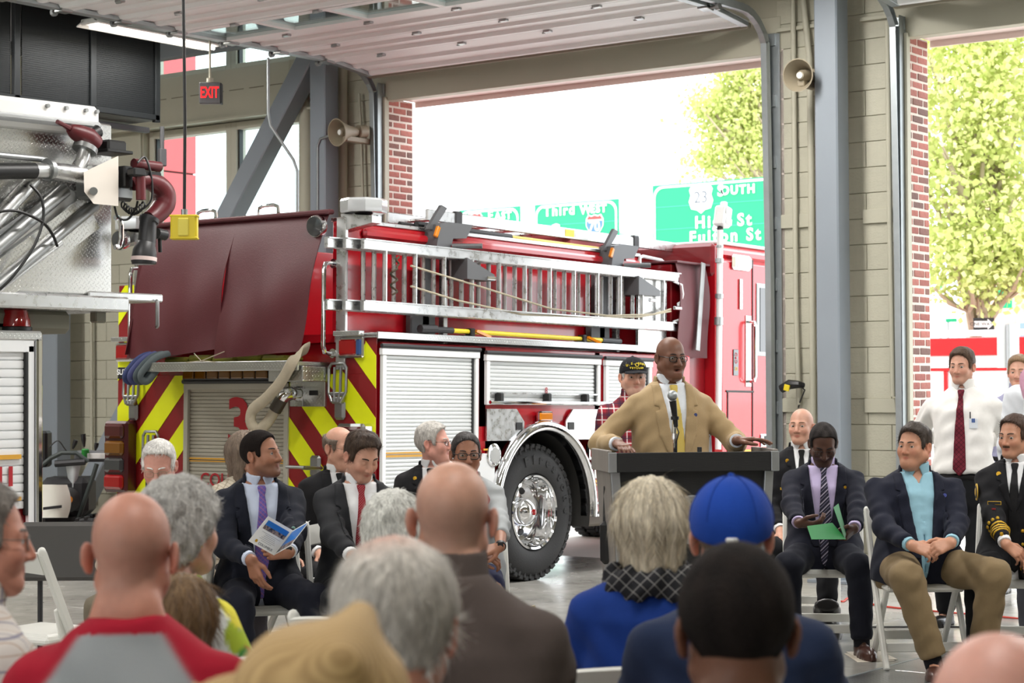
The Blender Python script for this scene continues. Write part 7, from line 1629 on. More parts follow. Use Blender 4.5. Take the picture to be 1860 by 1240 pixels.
def surf(fn, o, d, far=0.6):
    """march from outside along -d to the surface; person space"""
    o = np.asarray(o, float); d = np.asarray(d, float); d /= np.linalg.norm(d); s = np.linspace(far, -0.05, 400); v = fn((o+d*s[:, None]).astype(f32)); k = np.argmax(v < 0); return o+d*s[k]
def dress(c, top, bottom, shoes):
    t, toW, O, Rt, L, NB, S, E, W_, sc, g, belly = [c[k] for k in ('t', 'toW', 'O', 'Rt', 'L', 'NB', 'S', 'E', 'W', 'sc', 'girth', 'belly')]; mode = c['mode']; H_, K_, A_, T_ = c['H'], c['K'], c['A'], c['T']; kind = top.get('kind', 'shirt'); h = top.get('h', 0.0145)
    lo, hi = c['lo'], c['hi']; ph = float(c['root'][0]*3.1); shx = c['shx']
    up = Rt[:, 2]
    def tq(P): return (P-O) @ Rt
    def sleeves(P, r0, r1, r2, cut, wa):
        D = None
        for s in 'RL':
            d = smin(cone(P, S[s], E[s], r0*sc, r1*sc), cone(P, E[s], W_[s], r1*sc, r2*sc), 0.03); 
            ax = (W_[s]-E[s])/np.linalg.norm(W_[s]-E[s]); Lf = np.linalg.norm(W_[s]-E[s])
            if cut >= 0: d = smax(d, (P-E[s]) @ ax-(Lf-cut), 0.004)
            else:
                ax2 = (E[s]-S[s])/np.linalg.norm(E[s]-S[s]); d = smax(cone(P, S[s], E[s], r0*sc, r1*sc*1.1), (P-S[s]) @ ax2-np.linalg.norm(E[s]-S[s])*(-cut), 0.004)
            e_ = E[s]; bend = np.exp(-((vlen(P-e_)/0.13)**2)); d = d+wa*np.sin(((P-e_) @ ax)*75+3*np.sin(P[:, 0]*25))*bend*0.7+wob(P, wa*0.5, 22, ph)
            D = d if D is None else np.minimum(D, d)
        return D
    jk = kind in ('suit', 'uniform', 'blazer')
    # ---- shirt or main garment
    def shirt(P, inf=0.0):
        d, q = tube_sdf(P, O, Rt, L, PROF_S, g, belly, z0=-0.03 if mode == 'sit' else -0.02, z1=L*0.965, inf=inf)
        if top.get('openneck'): f = q[:, 2]/L; d = np.maximum(d, -np.maximum(np.abs(q[:, 0])-0.05*np.clip((f-top['openneck'])/(1-top['openneck']), 0, 1), -q[:, 1]))
        return d
    sc_ = top.get('shirt', (236, 238, 240))
    nv = top.get('neckline', 'collar')
    def collar(col, name='collar', hgt=0.042, rad=0.068, zo=0.010, back=False):
        """fold-down collar round the neck"""
        b0 = NB+Rt @ np.array((0, 0.004, -0.034), f32)
        def fn(P):
            q = (P-NB) @ Rt; r = np.sqrt((q[:, 0])**2+((q[:, 1]-0.006-0.25*q[:, 2])*0.98)**2); rr = rad*sc-0.10*(q[:, 2]); zc = q[:, 2]+0.35*np.maximum(q[:, 1]-0.01, 0)
            d = np.abs(r-rr)-0.0055; d = np.maximum(d, np.abs(zc-zo)-hgt/2-(0 if back else 0.25*np.maximum(q[:, 1], 0))); gap = 0.004+0.42*np.maximum(0.030-zc, 0)
            if back: return np.maximum(d, q[:, 1]-0.030)
            return np.maximum(d, np.where(q[:, 1] > 0, gap-np.abs(q[:, 0]), -1))
        V, F = polygonise(fn, NB-0.13, NB+0.13, 0.0055)
        if len(V): mesh_obj(name, toW(V), F, col, t, smooth=180)
    def on_chest(fn, x, f, dx=0.0): return surf(fn, O+Rt @ np.array((x, 0.0, L*f), f32), Rt @ np.array((dx, 1, 0), f32), 0.5)
    TW = lambda p: toW(np.asarray(p, float)[None])[0]
    ax3 = lambda v: np.array(c['Mw'][:3, :3]) @ (np.array(Rt, float) @ np.asarray(v, float))
    if jk:
        jcol = top['col']; jm = top.get('mat') or cloth(jcol, 0.85, top.get('weave', 0.2), top.get('wscale', 350)); bf = top.get('button', 0.36); vw = top.get('vw', 0.062); openw = top.get('open', 0.02)
        hem = 0.0 if mode == 'sit' else -0.10
        def jbase(P):
            d, q = tube_sdf(P, O, Rt, L, PROF_J, g, belly, z0=hem, z1=L*0.985); d = smin(d, sleeves(P, 0.064*top.get('slv', 1.0), 0.056*top.get('slv', 1.0), 0.043, top.get('cuff', 0.028), top.get('wa', 0.005)), 0.024)
            if mode == 'sit': d = smin(d, np.minimum(*[cone(P, H_[s]+np.array((0, 0, 0.02), f32), H_[s]+(K_[s]-H_[s])*0.3+np.array((0, 0, 0.01), f32), 0.118*sc, 0.09*sc) for s in 'RL'])+0.0, 0.05)
            return d+wob(P, 0.003, 16, ph)
        def vee(P):
            q = tq(P); f = q[:, 2]/L; w = np.where(f > bf, vw*np.clip((f-bf)/(0.93-bf), 0, 1)**0.85+0.002, openw*np.clip((bf-f)/0.3, 0, 1)); return np.maximum(np.abs(q[:, 0]-top.get('vx', 0.0))-w, -q[:, 1]+0.0)
        def jacket(P): return np.maximum(jbase(P), -vee(P)*1.0)
        V, F = polygonise(jacket, lo, hi, h); jo = mesh_obj('jacket', toW(V), F, jm, t, smooth=70)
        def lap(P):
            q = tq(P); f = q[:, 2]/L; w = vw*np.clip((f-bf)/(0.93-bf), 0, 1)**0.85+0.002; lw = 0.062*np.clip((f-bf)/(0.30), 0.0, 1)*np.where(f > 0.80, np.clip(1-(f-0.80)*2.2, 0.5, 1), 1.0); lw = np.where((f > 0.775) & (f < 0.80), lw*0.62, lw); a = np.abs(q[:, 0]-top.get('vx', 0.0))
            return np.maximum(jbase(P)-0.0075, np.maximum(np.maximum(w-0.002-a, a-w-lw), np.maximum(np.maximum(bf+0.01-f, f-0.955), -q[:, 1]-0.0)))
        zl = O+Rt @ np.array((0, 0.12, L*0.65), f32); V, F = polygonise(lap, zl-np.array((0.20, 0.22, 0.27)), zl+np.array((0.20, 0.2, 0.27)), 0.010)
        if len(V): mesh_obj('lapels', toW(V), F, jm, jo, smooth=70)
        collar(jm, 'jacket_collar', 0.036, 0.079, -0.008, True)
        if top.get('tie') is not None or kind != 'x':
            V, F = polygonise(lambda P: np.maximum(shirt(P, 0.004)+wob(P, 0.002, 20, ph), vee(P)-0.03), O+Rt @ np.array((0, 0.05, L*0.55), f32)-np.array((0.2, 0.3, 0.42)), O+Rt @ np.array((0, 0.05, L*0.55), f32)+np.array((0.2, 0.3, 0.42)), 0.0125); sm = top.get('smat') or cloth(sc_, 0.8, 0.12, 400); so = mesh_obj('shirt', toW(V), F, sm, t, smooth=180); collar(sm, 'shirt_collar', 0.052 if top.get('openneck') else 0.036, 0.070 if top.get('openneck') else 0.064, 0.002)
        nb = top.get('buttons', [])
        for (x, f) in nb:
            p_ = on_chest(jbase, x, f); MB().lathe([(0.010, -0.002), (0.011, 0.002), (0.008, 0.005), (0, 0.006)], TW(p_), ax3((0, 1, 0)), 14).obj('button', top.get('bmat', MT['dark']), jo)
        for s in 'RL':     # shirt cuffs
            if top.get('cuffs', True):
                ax = (W_[s]-E[s])/np.linalg.norm(W_[s]-E[s]); a = W_[s]-ax*0.040; b = W_[s]-ax*0.010; MB().tube([TW(a), TW(b)], [0.038*sc, 0.036*sc], 16).obj('shirt_cuff', sm, t, smooth=50)
        fnj = jbase
    else:
        inf = top.get('inf', 0.006); cut = top.get('cut', 0.02); pm = top.get('mat') or cloth(top['col'], 0.85, top.get('weave', 0.2), top.get('wscale', 350)); hem = 0.0 if mode == 'sit' else top.get('hem', -0.02)
        def gar(P):
            d, q = tube_sdf(P, O, Rt, L, PROF_S, g, belly, z0=hem, z1=L*top.get('neckz', 0.985), inf=inf); sl = sleeves(P, 0.060*top.get('slv', 1.0), 0.052*top.get('slv', 1.0), 0.040, cut, top.get('wa', 0.005)); d = smin(d, sl, 0.028)
            if top.get('vneck'): q2 = tq(P); f = q2[:, 2]/L; d = np.maximum(d, -np.maximum(np.abs(q2[:, 0])-0.07*np.clip((f-top['vneck'])/(1-top['vneck']), 0, 1), -q2[:, 1]))
            return d+wob(P, top.get('fold', 0.004), 15, ph)
        V, F = polygonise(gar, lo, hi, h); cf = top.get('colfn'); cols = None
        if cf is not None: cols = cf(tq(V.astype(f32)), V, c); pm = top.get('mat') or MT['cloth_col']
        jo = mesh_obj('shirt' if kind == 'shirt' else top.get('pname', 'top'), toW(V), F, pm, t, smooth=70, cols=cols); so = jo; fnj = gar
        if top.get('collar'): collar(cloth(top['collar'], 0.8) if not isinstance(top['collar'], bool) else pm, 'collar', top.get('colh', 0.046), 0.070)
        if top.get('placket'):
            for k in range(5): p_ = on_chest(gar, 0.0, 0.88-k*0.14); MB().lathe([(0.005, -0.001), (0.0055, 0.002), (0, 0.003)], TW(p_), ax3((0, 1, 0)), 10).obj('button', MT['white'], jo)
    def sh2(P): return shirt(P, 0.004) if jk else fnj(P)
    # ---- tie
    if top.get('tie'):
        tm = top['tie']; tx = top.get('tiex', 0.0)
        tipf = top.get('tip', 0.12)
        def tie(P):
            q = tq(P); f = q[:, 2]/L; w = np.interp(f, (tipf-0.06, tipf, 0.55, 0.86, 0.885, 0.935, 0.95), (0.001, 0.041, 0.034, 0.016, 0.013, 0.021, 0.019)); return np.maximum(sh2(P)-0.010-0.010*np.clip((f-0.86)*14, 0, 1), np.maximum(np.abs(q[:, 0]-tx*(1-f))-w, np.maximum(np.maximum(tipf-0.06-f, f-0.95), -q[:, 1]+0.0)))
        zl = O+Rt @ np.array((0, 0.1, L*0.5), f32); V, F = polygonise(tie, zl-np.array((0.1, 0.25, 0.42)), zl+np.array((0.1, 0.28, 0.42)), 0.006)
        if len(V): mesh_obj('tie', toW(V), F, tm, t, smooth=60)
    # ---- pins, patches, plates
    for (nm, x, f, r, m_) in top.get('pins', []):
        p_ = on_chest(fnj, x, f); MB().lathe([(r, 0.004), (r*0.95, 0.010), (0, 0.011)], TW(p_), ax3((0, 1, 0.1)), 16).obj(nm, m_, jo)
    for (nm, x, f, w_, h_, m_, tx) in top.get('plates', []):
        p_ = on_chest(fnj, x, f); d_ = ax3((0, 1, 0.0)); R_ = np.stack([ax3((1, 0, 0)), d_, ax3((0, 0, 1))], 1); o_ = MB().box(TW(p_)+d_*(0.008 if m_ else 0.0092), (w_, 0.004, h_), 0.001, R_).obj(nm, m_ or MT['text_black'], jo)
        if tx: text_obj('plate_lettering', tx[0], tx[1], o_, TW(p_)+d_*0.011, -ax3((1, 0, 0)), ax3((0, 0, 1)), tx[2], 0.001)
    if top.get('patch'):
        for s, sg in (('R', 1), ('L', -1)):
            if s not in top['patch']: continue
            m1, m2 = top['patch'][s]; a = S[s]+(E[s]-S[s])*0.33; out = Rt @ np.array((sg, 0.25, 0), f32); p_ = surf(fnj, a, out, 0.25); d_ = c['Mw'][:3, :3] @ np.array(out, float); d_ /= np.linalg.norm(d_)
            o_ = MB().lathe([(0.048, 0.0), (0.047, 0.006), (0.0, 0.007)], TW(p_), d_, 24).obj('shoulder_patch', m1, jo); MB().lathe([(0.036, 0.0065), (0.035, 0.009), (0, 0.0095)], TW(p_), d_, 20).obj('patch_centre', m2, o_); MB().lathe([(0.022, 0.0095), (0.020, 0.011), (0, 0.0115)], TW(p_), d_, 16).obj('patch_badge', m1, o_)
    if top.get('rings'):
        for s in 'RL':
            ax = (W_[s]-E[s])/np.linalg.norm(W_[s]-E[s]); Lf = np.linalg.norm(W_[s]-E[s])
            for k in range(top['rings']):
                z_ = Lf-0.075-k*0.020; V, F = polygonise(lambda P: np.maximum(fnj(P)-0.0025, np.abs((P-E[s]) @ ax-z_)-0.0068), E[s]-0.30, E[s]+0.30, 0.0065); V, F = clipmesh(V, F, lambda q: (np.abs((q-E[s]) @ ax-z_) < 0.02) & (np.linalg.norm(q-E[s]-ax*z_, axis=1) < 0.10))
                if len(V): mesh_obj('sleeve_stripe', toW(V), F, top['ringmat'], jo, smooth=60)
            for k in range(5):
                a_ = -0.6+k*0.45; u_ = np.cross(ax, (0, 0, 1)); u_ /= np.linalg.norm(u_); v_ = np.cross(u_, ax); d_ = u_*math.cos(a_*1.2)+v_*math.sin(a_*1.2)
                p_ = surf(fnj, E[s]+ax*(Lf-0.165), np.array(d_), 0.15); MB().sph(TW(p_), (0.011, 0.011, 0.011), 8, 5).obj('sleeve_star', top['ringmat'], jo)
    # ---- trousers / skirt
    bk = bottom.get('kind', 'trousers'); bm = bottom.get('mat') or cloth(bottom.get('col', (34, 36, 44)), 0.85, 0.15, 350); r = bottom.get('r', 1.0)*sc
    def pelvis(P): d, _ = tube_sdf(P, O, Rt if mode == 'stand' else np.eye(3, dtype=f32), L, PROF_S, g, 0, z0=-0.04, z1=0.30*L if mode == 'stand' else 0.12, inf=0.004 if mode == 'stand' else -0.004); return d
    if bk == 'trousers':
        def tr(P):
            D = pelvis(P)
            for s in 'RL':
                d = smin(cone(P, H_[s], K_[s], 0.096*r*g**0.5, 0.078*r), cone(P, K_[s], A_[s]+np.array((0, 0, 0.0), f32), 0.076*r, 0.062*r), 0.03); ax = (A_[s]-K_[s])/np.linalg.norm(A_[s]-K_[s]); d = smax(d, (P-K_[s]) @ ax-np.linalg.norm(A_[s]-K_[s])-bottom.get('drop', -0.01), 0.004); bend = np.exp(-(vlen(P-K_[s])/0.16)**2); d = d+0.004*np.sin(((P-K_[s]) @ ax)*60+2*np.sin(P[:, 0]*30))*bend+wob(P, 0.0035, 17, ph+1); D = smin(D, d, 0.035)
            return D
        V, F = polygonise(tr, lo, hi, bottom.get('h', 0.0165)); mesh_obj('trousers', toW(V), F, bm, t, smooth=70)
        if mode == 'stand' and bottom.get('belt', True):
            V, F = polygonise(lambda P: np.maximum(np.minimum(fnj(P), tr(P))-0.004, np.abs(tq(P)[:, 2]-bottom.get('beltz', 0.27)*L)-0.017), O-0.3, O+np.array((0.3, 0.3, 0.5)), 0.009)
            V, F = clipmesh(V, F, lambda q: np.abs(((q-O) @ Rt)[:, 0]) < 0.235)
            if len(V): mesh_obj('belt', toW(V), F, cloth((24, 22, 22), 0.5), t, smooth=60)
    else:
        def sk(P):
            D = pelvis(P); d = None
            for s in 'RL': q = cone(P, H_[s], H_[s]+(K_[s]-H_[s])*0.86, 0.102*r, 0.082*r); d = q if d is None else smin(d, q, 0.09)
            return smin(D, d, 0.04)+wob(P, 0.003, 15, ph)
        V, F = polygonise(sk, lo, hi, 0.013); mesh_obj('skirt', toW(V), F, bm, t, smooth=70)
    if bk == 'trousers':
        for s in 'RL': MB().tube([TW(A_[s]-np.array((0, 0, 0.03))), TW(A_[s]+(K_[s]-A_[s])*0.22)], [0.046*sc, 0.05*sc], 14).obj('sock', cloth((26, 26, 30), 0.9), t, smooth=50)
    # ---- shoes
    shm = mat('shoe_%d_%d_%d' % tuple(shoes), shoes, 0.35, coat=0.3) if ('shoe_%d_%d_%d' % tuple(shoes)) not in bpy.data.materials else bpy.data.materials['shoe_%d_%d_%d' % tuple(shoes)]
    for s in 'RL':
        a = A_[s].copy(); td = T_[s]; sd_ = np.cross(td, (0, 0, 1)); R_ = np.stack([sd_, td, np.cross(sd_, td)], 1); a0 = a+np.array((0, 0, -0.085)); zf = 0.0
        def shoe(P):
            q = (P-a0.astype(f32)) @ R_.astype(f32); d = ell(q, (0, 0.105, 0.030), (0.046, 0.115, 0.042)); d = smin(d, ell(q, (0, -0.02, 0.04), (0.037, 0.065, 0.048)), 0.03); d = smin(d, cone(q, (0, -0.01, 0.05), (0, -0.005, 0.09), 0.042, 0.04), 0.02); d = np.maximum(d, 0.014-q[:, 2]); d = np.maximum(d, q[:, 2]-0.098)
            sole = np.maximum(np.minimum(ell(q*np.array((1, 1, 0.02), f32), (0, 0.10, 0), (0.050, 0.125, 1)), ell(q*np.array((1, 1, 0.02), f32), (0, -0.03, 0), (0.040, 0.062, 1))), np.maximum(-q[:, 2]+0.001, q[:, 2]-0.018)); return np.minimum(d, sole)
        V, F = polygonise(shoe, a0-0.27, a0+0.27, 0.0125)
        if len(V): mesh_obj('shoe', toW(V), F, shm, t, smooth=60)
    c['garment'] = fnj; c['on_chest'] = on_chest; c['TW'] = TW; c['ax3'] = ax3; c['top_obj'] = jo

# ---------------------------------------------------------------- white folding chair
MT['chairw'] = mat('white_resin', (226, 226, 220), 0.4, var=0.03)
def make_chair():
    t = thing('folding_chair', 'white folding chair', 'chair', (0, 0, 0), None, group='white folding chairs')
    sh = 0.445
    MB().box((0, 0.0, sh-0.012), (0.42, 0.40, 0.035), 0.012).obj('seat_frame', MT['chairw'], t)
    MB().box((0, 0.0, sh+0.006), (0.37, 0.35, 0.02), 0.009).obj('seat', MT['chairw'], t)
    for sg in (-1, 1):
        x = sg*0.225
        MB().bar((x, 0.225, 0.0), (x, -0.06, sh), 0.028, 0.042, up=(0, 1, 0), bev=0.006).bar((x, -0.06, sh), (x, -0.245, 0.82), 0.028, 0.042, up=(0, 1, 0), bev=0.006, ext=0.02).sph((x, -0.25, 0.83), (0.016, 0.024, 0.024), 10, 6).obj('front_leg', MT['chairw'], t)
        MB().bar((sg*0.19, -0.26, 0.0), (sg*0.19, 0.10, sh-0.01), 0.026, 0.04, up=(0, 1, 0), bev=0.006).obj('rear_leg', MT['chairw'], t)
        MB().bar((sg*0.205, -0.09, sh-0.03), (sg*0.205, -0.13, sh+0.13), 0.02, 0.045, up=(0, 1, 0), bev=0.006).obj('brace', MT['chairw'], t)
    G = [[np.array((x, -0.215-0.05*(1-(x/0.22)**2)-0.045*f, 0.735+0.095*f+0.018*(1-(x/0.22)**2))) for x in np.linspace(-0.215, 0.215, 12)] for f in (0, 0.5, 1)]
    MB().sheet(G, 0.016).obj('backrest', MT['chairw'], t, smooth=40)
    MB().box((0, 0.15, 0.115), (0.42, 0.016, 0.05), 0.004).obj('front_crossbar', MT['chairw'], t); MB().box((0, -0.185, 0.14), (0.36, 0.016, 0.05), 0.004).obj('rear_crossbar', MT['chairw'], t)
    return t
CHAIR0 = make_chair(); chair_used = []
def place_chair(x, y, psi, label, dy=0.0):
    M = Matrix.Translation((x, y, 0)) @ RZ(psi).to_4x4() @ Matrix.Translation((0, dy, 0))
    if not chair_used:
        CHAIR0.matrix_world = M; MW[CHAIR0] = M; CHAIR0['label'] = label; chair_used.append(1); return CHAIR0
    return dup(CHAIR0, M, label)
# ================================================================ the people
MT['weave_tan'] = mat('tan_linen', (172, 147, 108), 0.88, var=0.10, vscale=220, bump=0.2, bscale=700, sheen=0.1)
MT['patch_w'] = mat('patch_white', (225, 222, 215), 0.7); MT['patch_o'] = mat('patch_dark', (40, 38, 40), 0.7); MT['patch_g'] = mat('patch_gold', (196, 160, 60), 0.6)
MT['goldbraid'] = mat('gold_braid', (206, 166, 44), 0.5, 0.3)
NAVY = (28, 32, 46); BLACKU = (24, 24, 27); CHAR = (40, 41, 44)
OUT = lambda r, f=0.0, z=0.0: _R0*r+_F0*f+SZ*z
def uni(**k): d = dict(kind='uniform', col=BLACKU, button=0.52, vw=0.05, shirt=(232, 234, 236), tie=cloth((18, 18, 20), 0.6), bmat=MT['gold'], buttons=[(0.05, 0.22), (-0.05, 0.22), (0.05, 0.38), (-0.05, 0.38), (0.05, 0.54), (-0.05, 0.54)]); d.update(k); return d
P_ = {}
# ---- standing
P_['speaker'] = person('bald speaker in a tan jacket and yellow tie at the lectern', (1218, 612, 10.35), 12, 'stand', hyaw=12, hpitch=4, girth=1.14, belly=0.04, hd=dict(skin='brown', hw=1.06, mouth=1.0, fat=0.7, nose=1.25, jaw=1.12, blush=0.3, gaze=(0.15, 0)),
    top=dict(kind='blazer', col=(176, 150, 108), mat=MT['weave_tan'], button=0.30, shirt=(226, 232, 240), tie=mat('tie_yellow', (204, 178, 84), 0.6), vw=0.07, buttons=[(0.0, 0.27)], wa=0.007, h=0.0125, pins=[('lapel_pin', -0.10, 0.74, 0.010, mat('pin_blue', (60, 70, 120), 0.4))]),
    hands=dict(R=dict(at=at(1122, 806, 10.05), d=OUT(0.25, -0.9, -0.12), n=(0, 0, -1), t=_R0, curl=(20, 24, 27, 30)), L=dict(at=at(1338, 800, 10.05), d=OUT(0.95, -0.25, 0.10), n=(0, 0, -1), t=-_F0, curl=(10, 14, 18, 22), spread=0.25)),
    glasses=dict(col=(24, 22, 22), w=0.05, h=0.032, sq=0.7, r=0.0024), brow=(40, 30, 26), shoes=(40, 26, 20), bottom=dict(col=(60, 54, 46)), group='standing people', hs=0.885, shx=1.08)
plaid_red = pattern_mat('plaid_red', (150, 36, 48), [('x', 0.075, 0.5, 0.1, (60, 30, 44), 0.6), ('z', 0.075, 0.5, 0.3, (60, 30, 44), 0.6), ('x', 0.075, 0.10, 0.3, (220, 214, 214), 0.75), ('z', 0.075, 0.10, 0.5, (220, 214, 214), 0.75), ('x', 0.075, 0.06, 0.85, (30, 34, 60), 0.8), ('z', 0.075, 0.06, 0.05, (30, 34, 60), 0.8)])
P_['vet'] = person('man in a red plaid shirt and black veteran cap behind the speaker', (1149, 645, 12.6), 4, 'stand', hyaw=8, hpitch=2, girth=1.12, belly=0.05, hd=dict(skin='fair', hw=1.04, fat=0.8, stubble=0.15, stubcol=(0.3, 0.28, 0.27), gaze=(0.1, 0)),
    hair=dict(kind='short', col=(190, 188, 184), th=0.006, ph=0.5), cap=dict(col=(26, 27, 32), th=0.013, text=[('U.S. ARMY', 0.105, 0.021), ('VETERAN', 0.068, 0.017)], arch=0.0010, front=0.047),
    top=dict(kind='shirt', mat=plaid_red, col=(150, 36, 48), collar=True, placket=True, cut=-0.85, slv=1.15, hem=-0.08), bottom=dict(col=(60, 68, 84), belt=False), hands=dict(R=dict(at=at(1092, 935, 12.5), d=(0, 0, -1), n=_R0, t=OUT(0, -1), curl=(30, 34, 38, 42), bare=0.24, h=0.006), L=dict(at=at(1230, 930, 12.6), d=(0, 0, -1), n=-_R0, t=OUT(0, -1), bare=0.24, h=0.011)), brow=(120, 110, 104), group='standing people', hh=0.005)
MT['cap_emb'] = MT['yellow']
cv = P_['vet']; MB().lathe([(0.013, -0.002), (0.013, 0.004), (0.009, 0.004), (0.009, -0.002)], cv['HW']([(0, 0.105, 0.088)])[0], np.array(cv['Mw'][:3, :3]) @ (np.array(cv['Rh'], float) @ np.array((0, 1, 0.25))), 16, closed=True).obj('cap_emblem', MT['yellow'], cv['t'])
P_['white_shirt'] = person('standing man in a white dress shirt with a dark red tie', (1747, 630, 12.3), -22, 'stand', hyaw=-14, hpitch=2, girth=1.06, belly=0.02, hd=dict(skin='fair', hw=1.02, jaw=1.1, stubble=0.12, stubcol=(0.12, 0.08, 0.06), gaze=(-0.15, 0.02)), hair=dict(kind='short', col=(70, 54, 42), col2=(92, 72, 56), th=0.0125, top=2.0, ph=1.3),
    top=dict(kind='shirt', col=(232, 230, 226), collar=True, placket=True, cut=0.01, slv=1.12, wa=0.007, fold=0.005, tie=pattern_mat('tie_maroon', (104, 28, 42), [((1, 0, 1), 0.03, 0.2, 0, (60, 14, 26), 0.8), ((1, 0, -1), 0.03, 0.2, 0, (60, 14, 26), 0.8)]), tip=0.27, hem=0.17, plates=[('id_badge', -0.085, 0.66, 0.052, 0.062, mat('badge_paper', (214, 220, 226), 0.5), None), ('badge_photo', -0.085, 0.685, 0.022, 0.026, mat('badge_photo', (70, 96, 150), 0.5), None), ('pen', -0.065, 0.725, 0.007, 0.05, MT['text_black'], None)]),
    hands=dict(R=dict(at=at(1735, 800, 12.55)), L=dict(at=at(1765, 800, 12.55))), bottom=dict(col=(24, 25, 28), beltz=0.20), brow=(66, 48, 38), group='standing people', hh=0.005, hs=0.885, shx=1.08)
P_['back_man'] = person('man partly hidden behind the men at the right edge', (1851, 643, 14.2), -15, 'stand', hyaw=-10, hd=dict(skin='fair', hw=1.0, gaze=(-0.1, 0)), hair=dict(kind='short', col=(134, 108, 80), th=0.0125, top=1.5, ph=2.2), top=dict(kind='shirt', col=(150, 150, 176), collar=True, cut=0.02), bottom=dict(col=(50, 52, 60)), brow=(110, 86, 62), group='standing people', hh=0.0055)
P_['white_back'] = person('person in a loose white shirt cut off by the right edge', (1903, 600, 11.3), 175, 'stand', girth=1.2, shx=1.1, hd=dict(skin='fair'), hair=dict(kind='short', col=(110, 90, 70), th=0.01, ph=0.2), top=dict(kind='shirt', col=(228, 232, 238), collar=True, cut=0.02, slv=1.3, wa=0.008, fold=0.006), bottom=dict(col=(60, 60, 66)), detail=False, group='standing people', hh=0.011)
P_['pink'] = person('person in a pink sweater with raised arm at the right edge', (2024, 560, 6.0), 160, 'stand', hd=dict(skin='fair'), hair=dict(kind='short', col=(120, 96, 70), th=0.012, ph=0.8), top=dict(kind='shirt', col=(226, 170, 196), cut=0.02, slv=1.1, wscale=200, weave=0.4), bottom=dict(col=(60, 70, 96)), hands=dict(L=dict(at=at(1948, 590, 6.35), pole=(-1, 0.1, -0.7)), R=dict(at=at(1990, 610, 6.35))), detail=False, group='standing people', hh=0.012)
# ---- left row, seated
tie_purple = pattern_mat('tie_purple', (112, 92, 160), [((1, 0, 1), 0.022, 0.3, 0, (70, 84, 168), 0.6), ((1, 0, -1), 0.026, 0.25, 0.2, (168, 104, 128), 0.6)])
P_['program'] = person('young man in a navy suit and purple tie holding a programme', (470, 779, 9.6), 16, hyaw=48, hpitch=-8, lean=10, hd=dict(skin='medium', hw=0.98, stubble=0.45, stubcol=(0.035, 0.022, 0.016), mouth=0.25, blush=0.3, nose=1.1, gaze=(0.2, 0.1)), hair=dict(kind='crop', col=(26, 20, 18), th=0.0125, afro=True, ph=0.9),
    top=dict(kind='suit', col=(26, 29, 40), shirt=(196, 206, 226), tie=tie_purple, button=0.14, vw=0.085, open=0.05, tip=0.16, h=0.0125, pins=[('lapel_pin', -0.115, 0.72, 0.011, mat('pin_teal', (120, 160, 150), 0.4))]), bottom=dict(col=(27, 29, 40)),
    hands=dict(R=dict(at=at(456, 1016, 9.2), d=OUT(0.30, -0.1, -0.95), n=OUT(0.6, 0.8), t=OUT(0.3, -0.9), curl=(25, 30, 32, 35)), L=dict(at=at(525, 1014, 9.15), d=OUT(-0.95, -0.2, 0.05), n=OUT(0.1, 0.9, -0.2), t=OUT(0, 0.1, 1), curl=(58, 62, 66, 70), thumb=0.9)),
    legs=dict(R=dict(foot=(0.14, 0.52, 0.085)), L=dict(foot=(-0.25, 0.42, 0.085))), brow=(24, 18, 16), group='front row guests', shx=1.04)
tie_reddot = pattern_mat('tie_red_dots', (146, 40, 50), [((1, 0, 1), 0.012, 0.35, 0, (196, 130, 130), 0.5), ((1, 0, -1), 0.012, 0.35, 0.2, (130, 26, 40), 0.8)])
P_['redtie'] = person('dark haired man in a charcoal suit and red tie looking down', (662, 783, 9.6), 14, hyaw=22, hpitch=24, lean=6, neckf=0.015, hd=dict(skin='fair', hw=1.0, eyes=0.1, stubble=0.12, stubcol=(0.1, 0.06, 0.05)), hair=dict(kind='part', col=(52, 40, 32), col2=(78, 60, 46), th=0.0125, ph=1.9),
    top=dict(kind='suit', col=(42, 43, 46), shirt=(236, 238, 240), tie=tie_reddot, button=0.12, vw=0.082, open=0.03, tip=0.12, h=0.0125, pins=[('lapel_pin', -0.11, 0.76, 0.011, mat('pin_teal2', (110, 160, 140), 0.4))]), bottom=dict(col=(40, 41, 44)), hands=dict(R=dict(at=at(640, 1010, 9.2)), L=dict(at=at(690, 1015, 9.2))), brow=(50, 36, 28), group='front row guests')
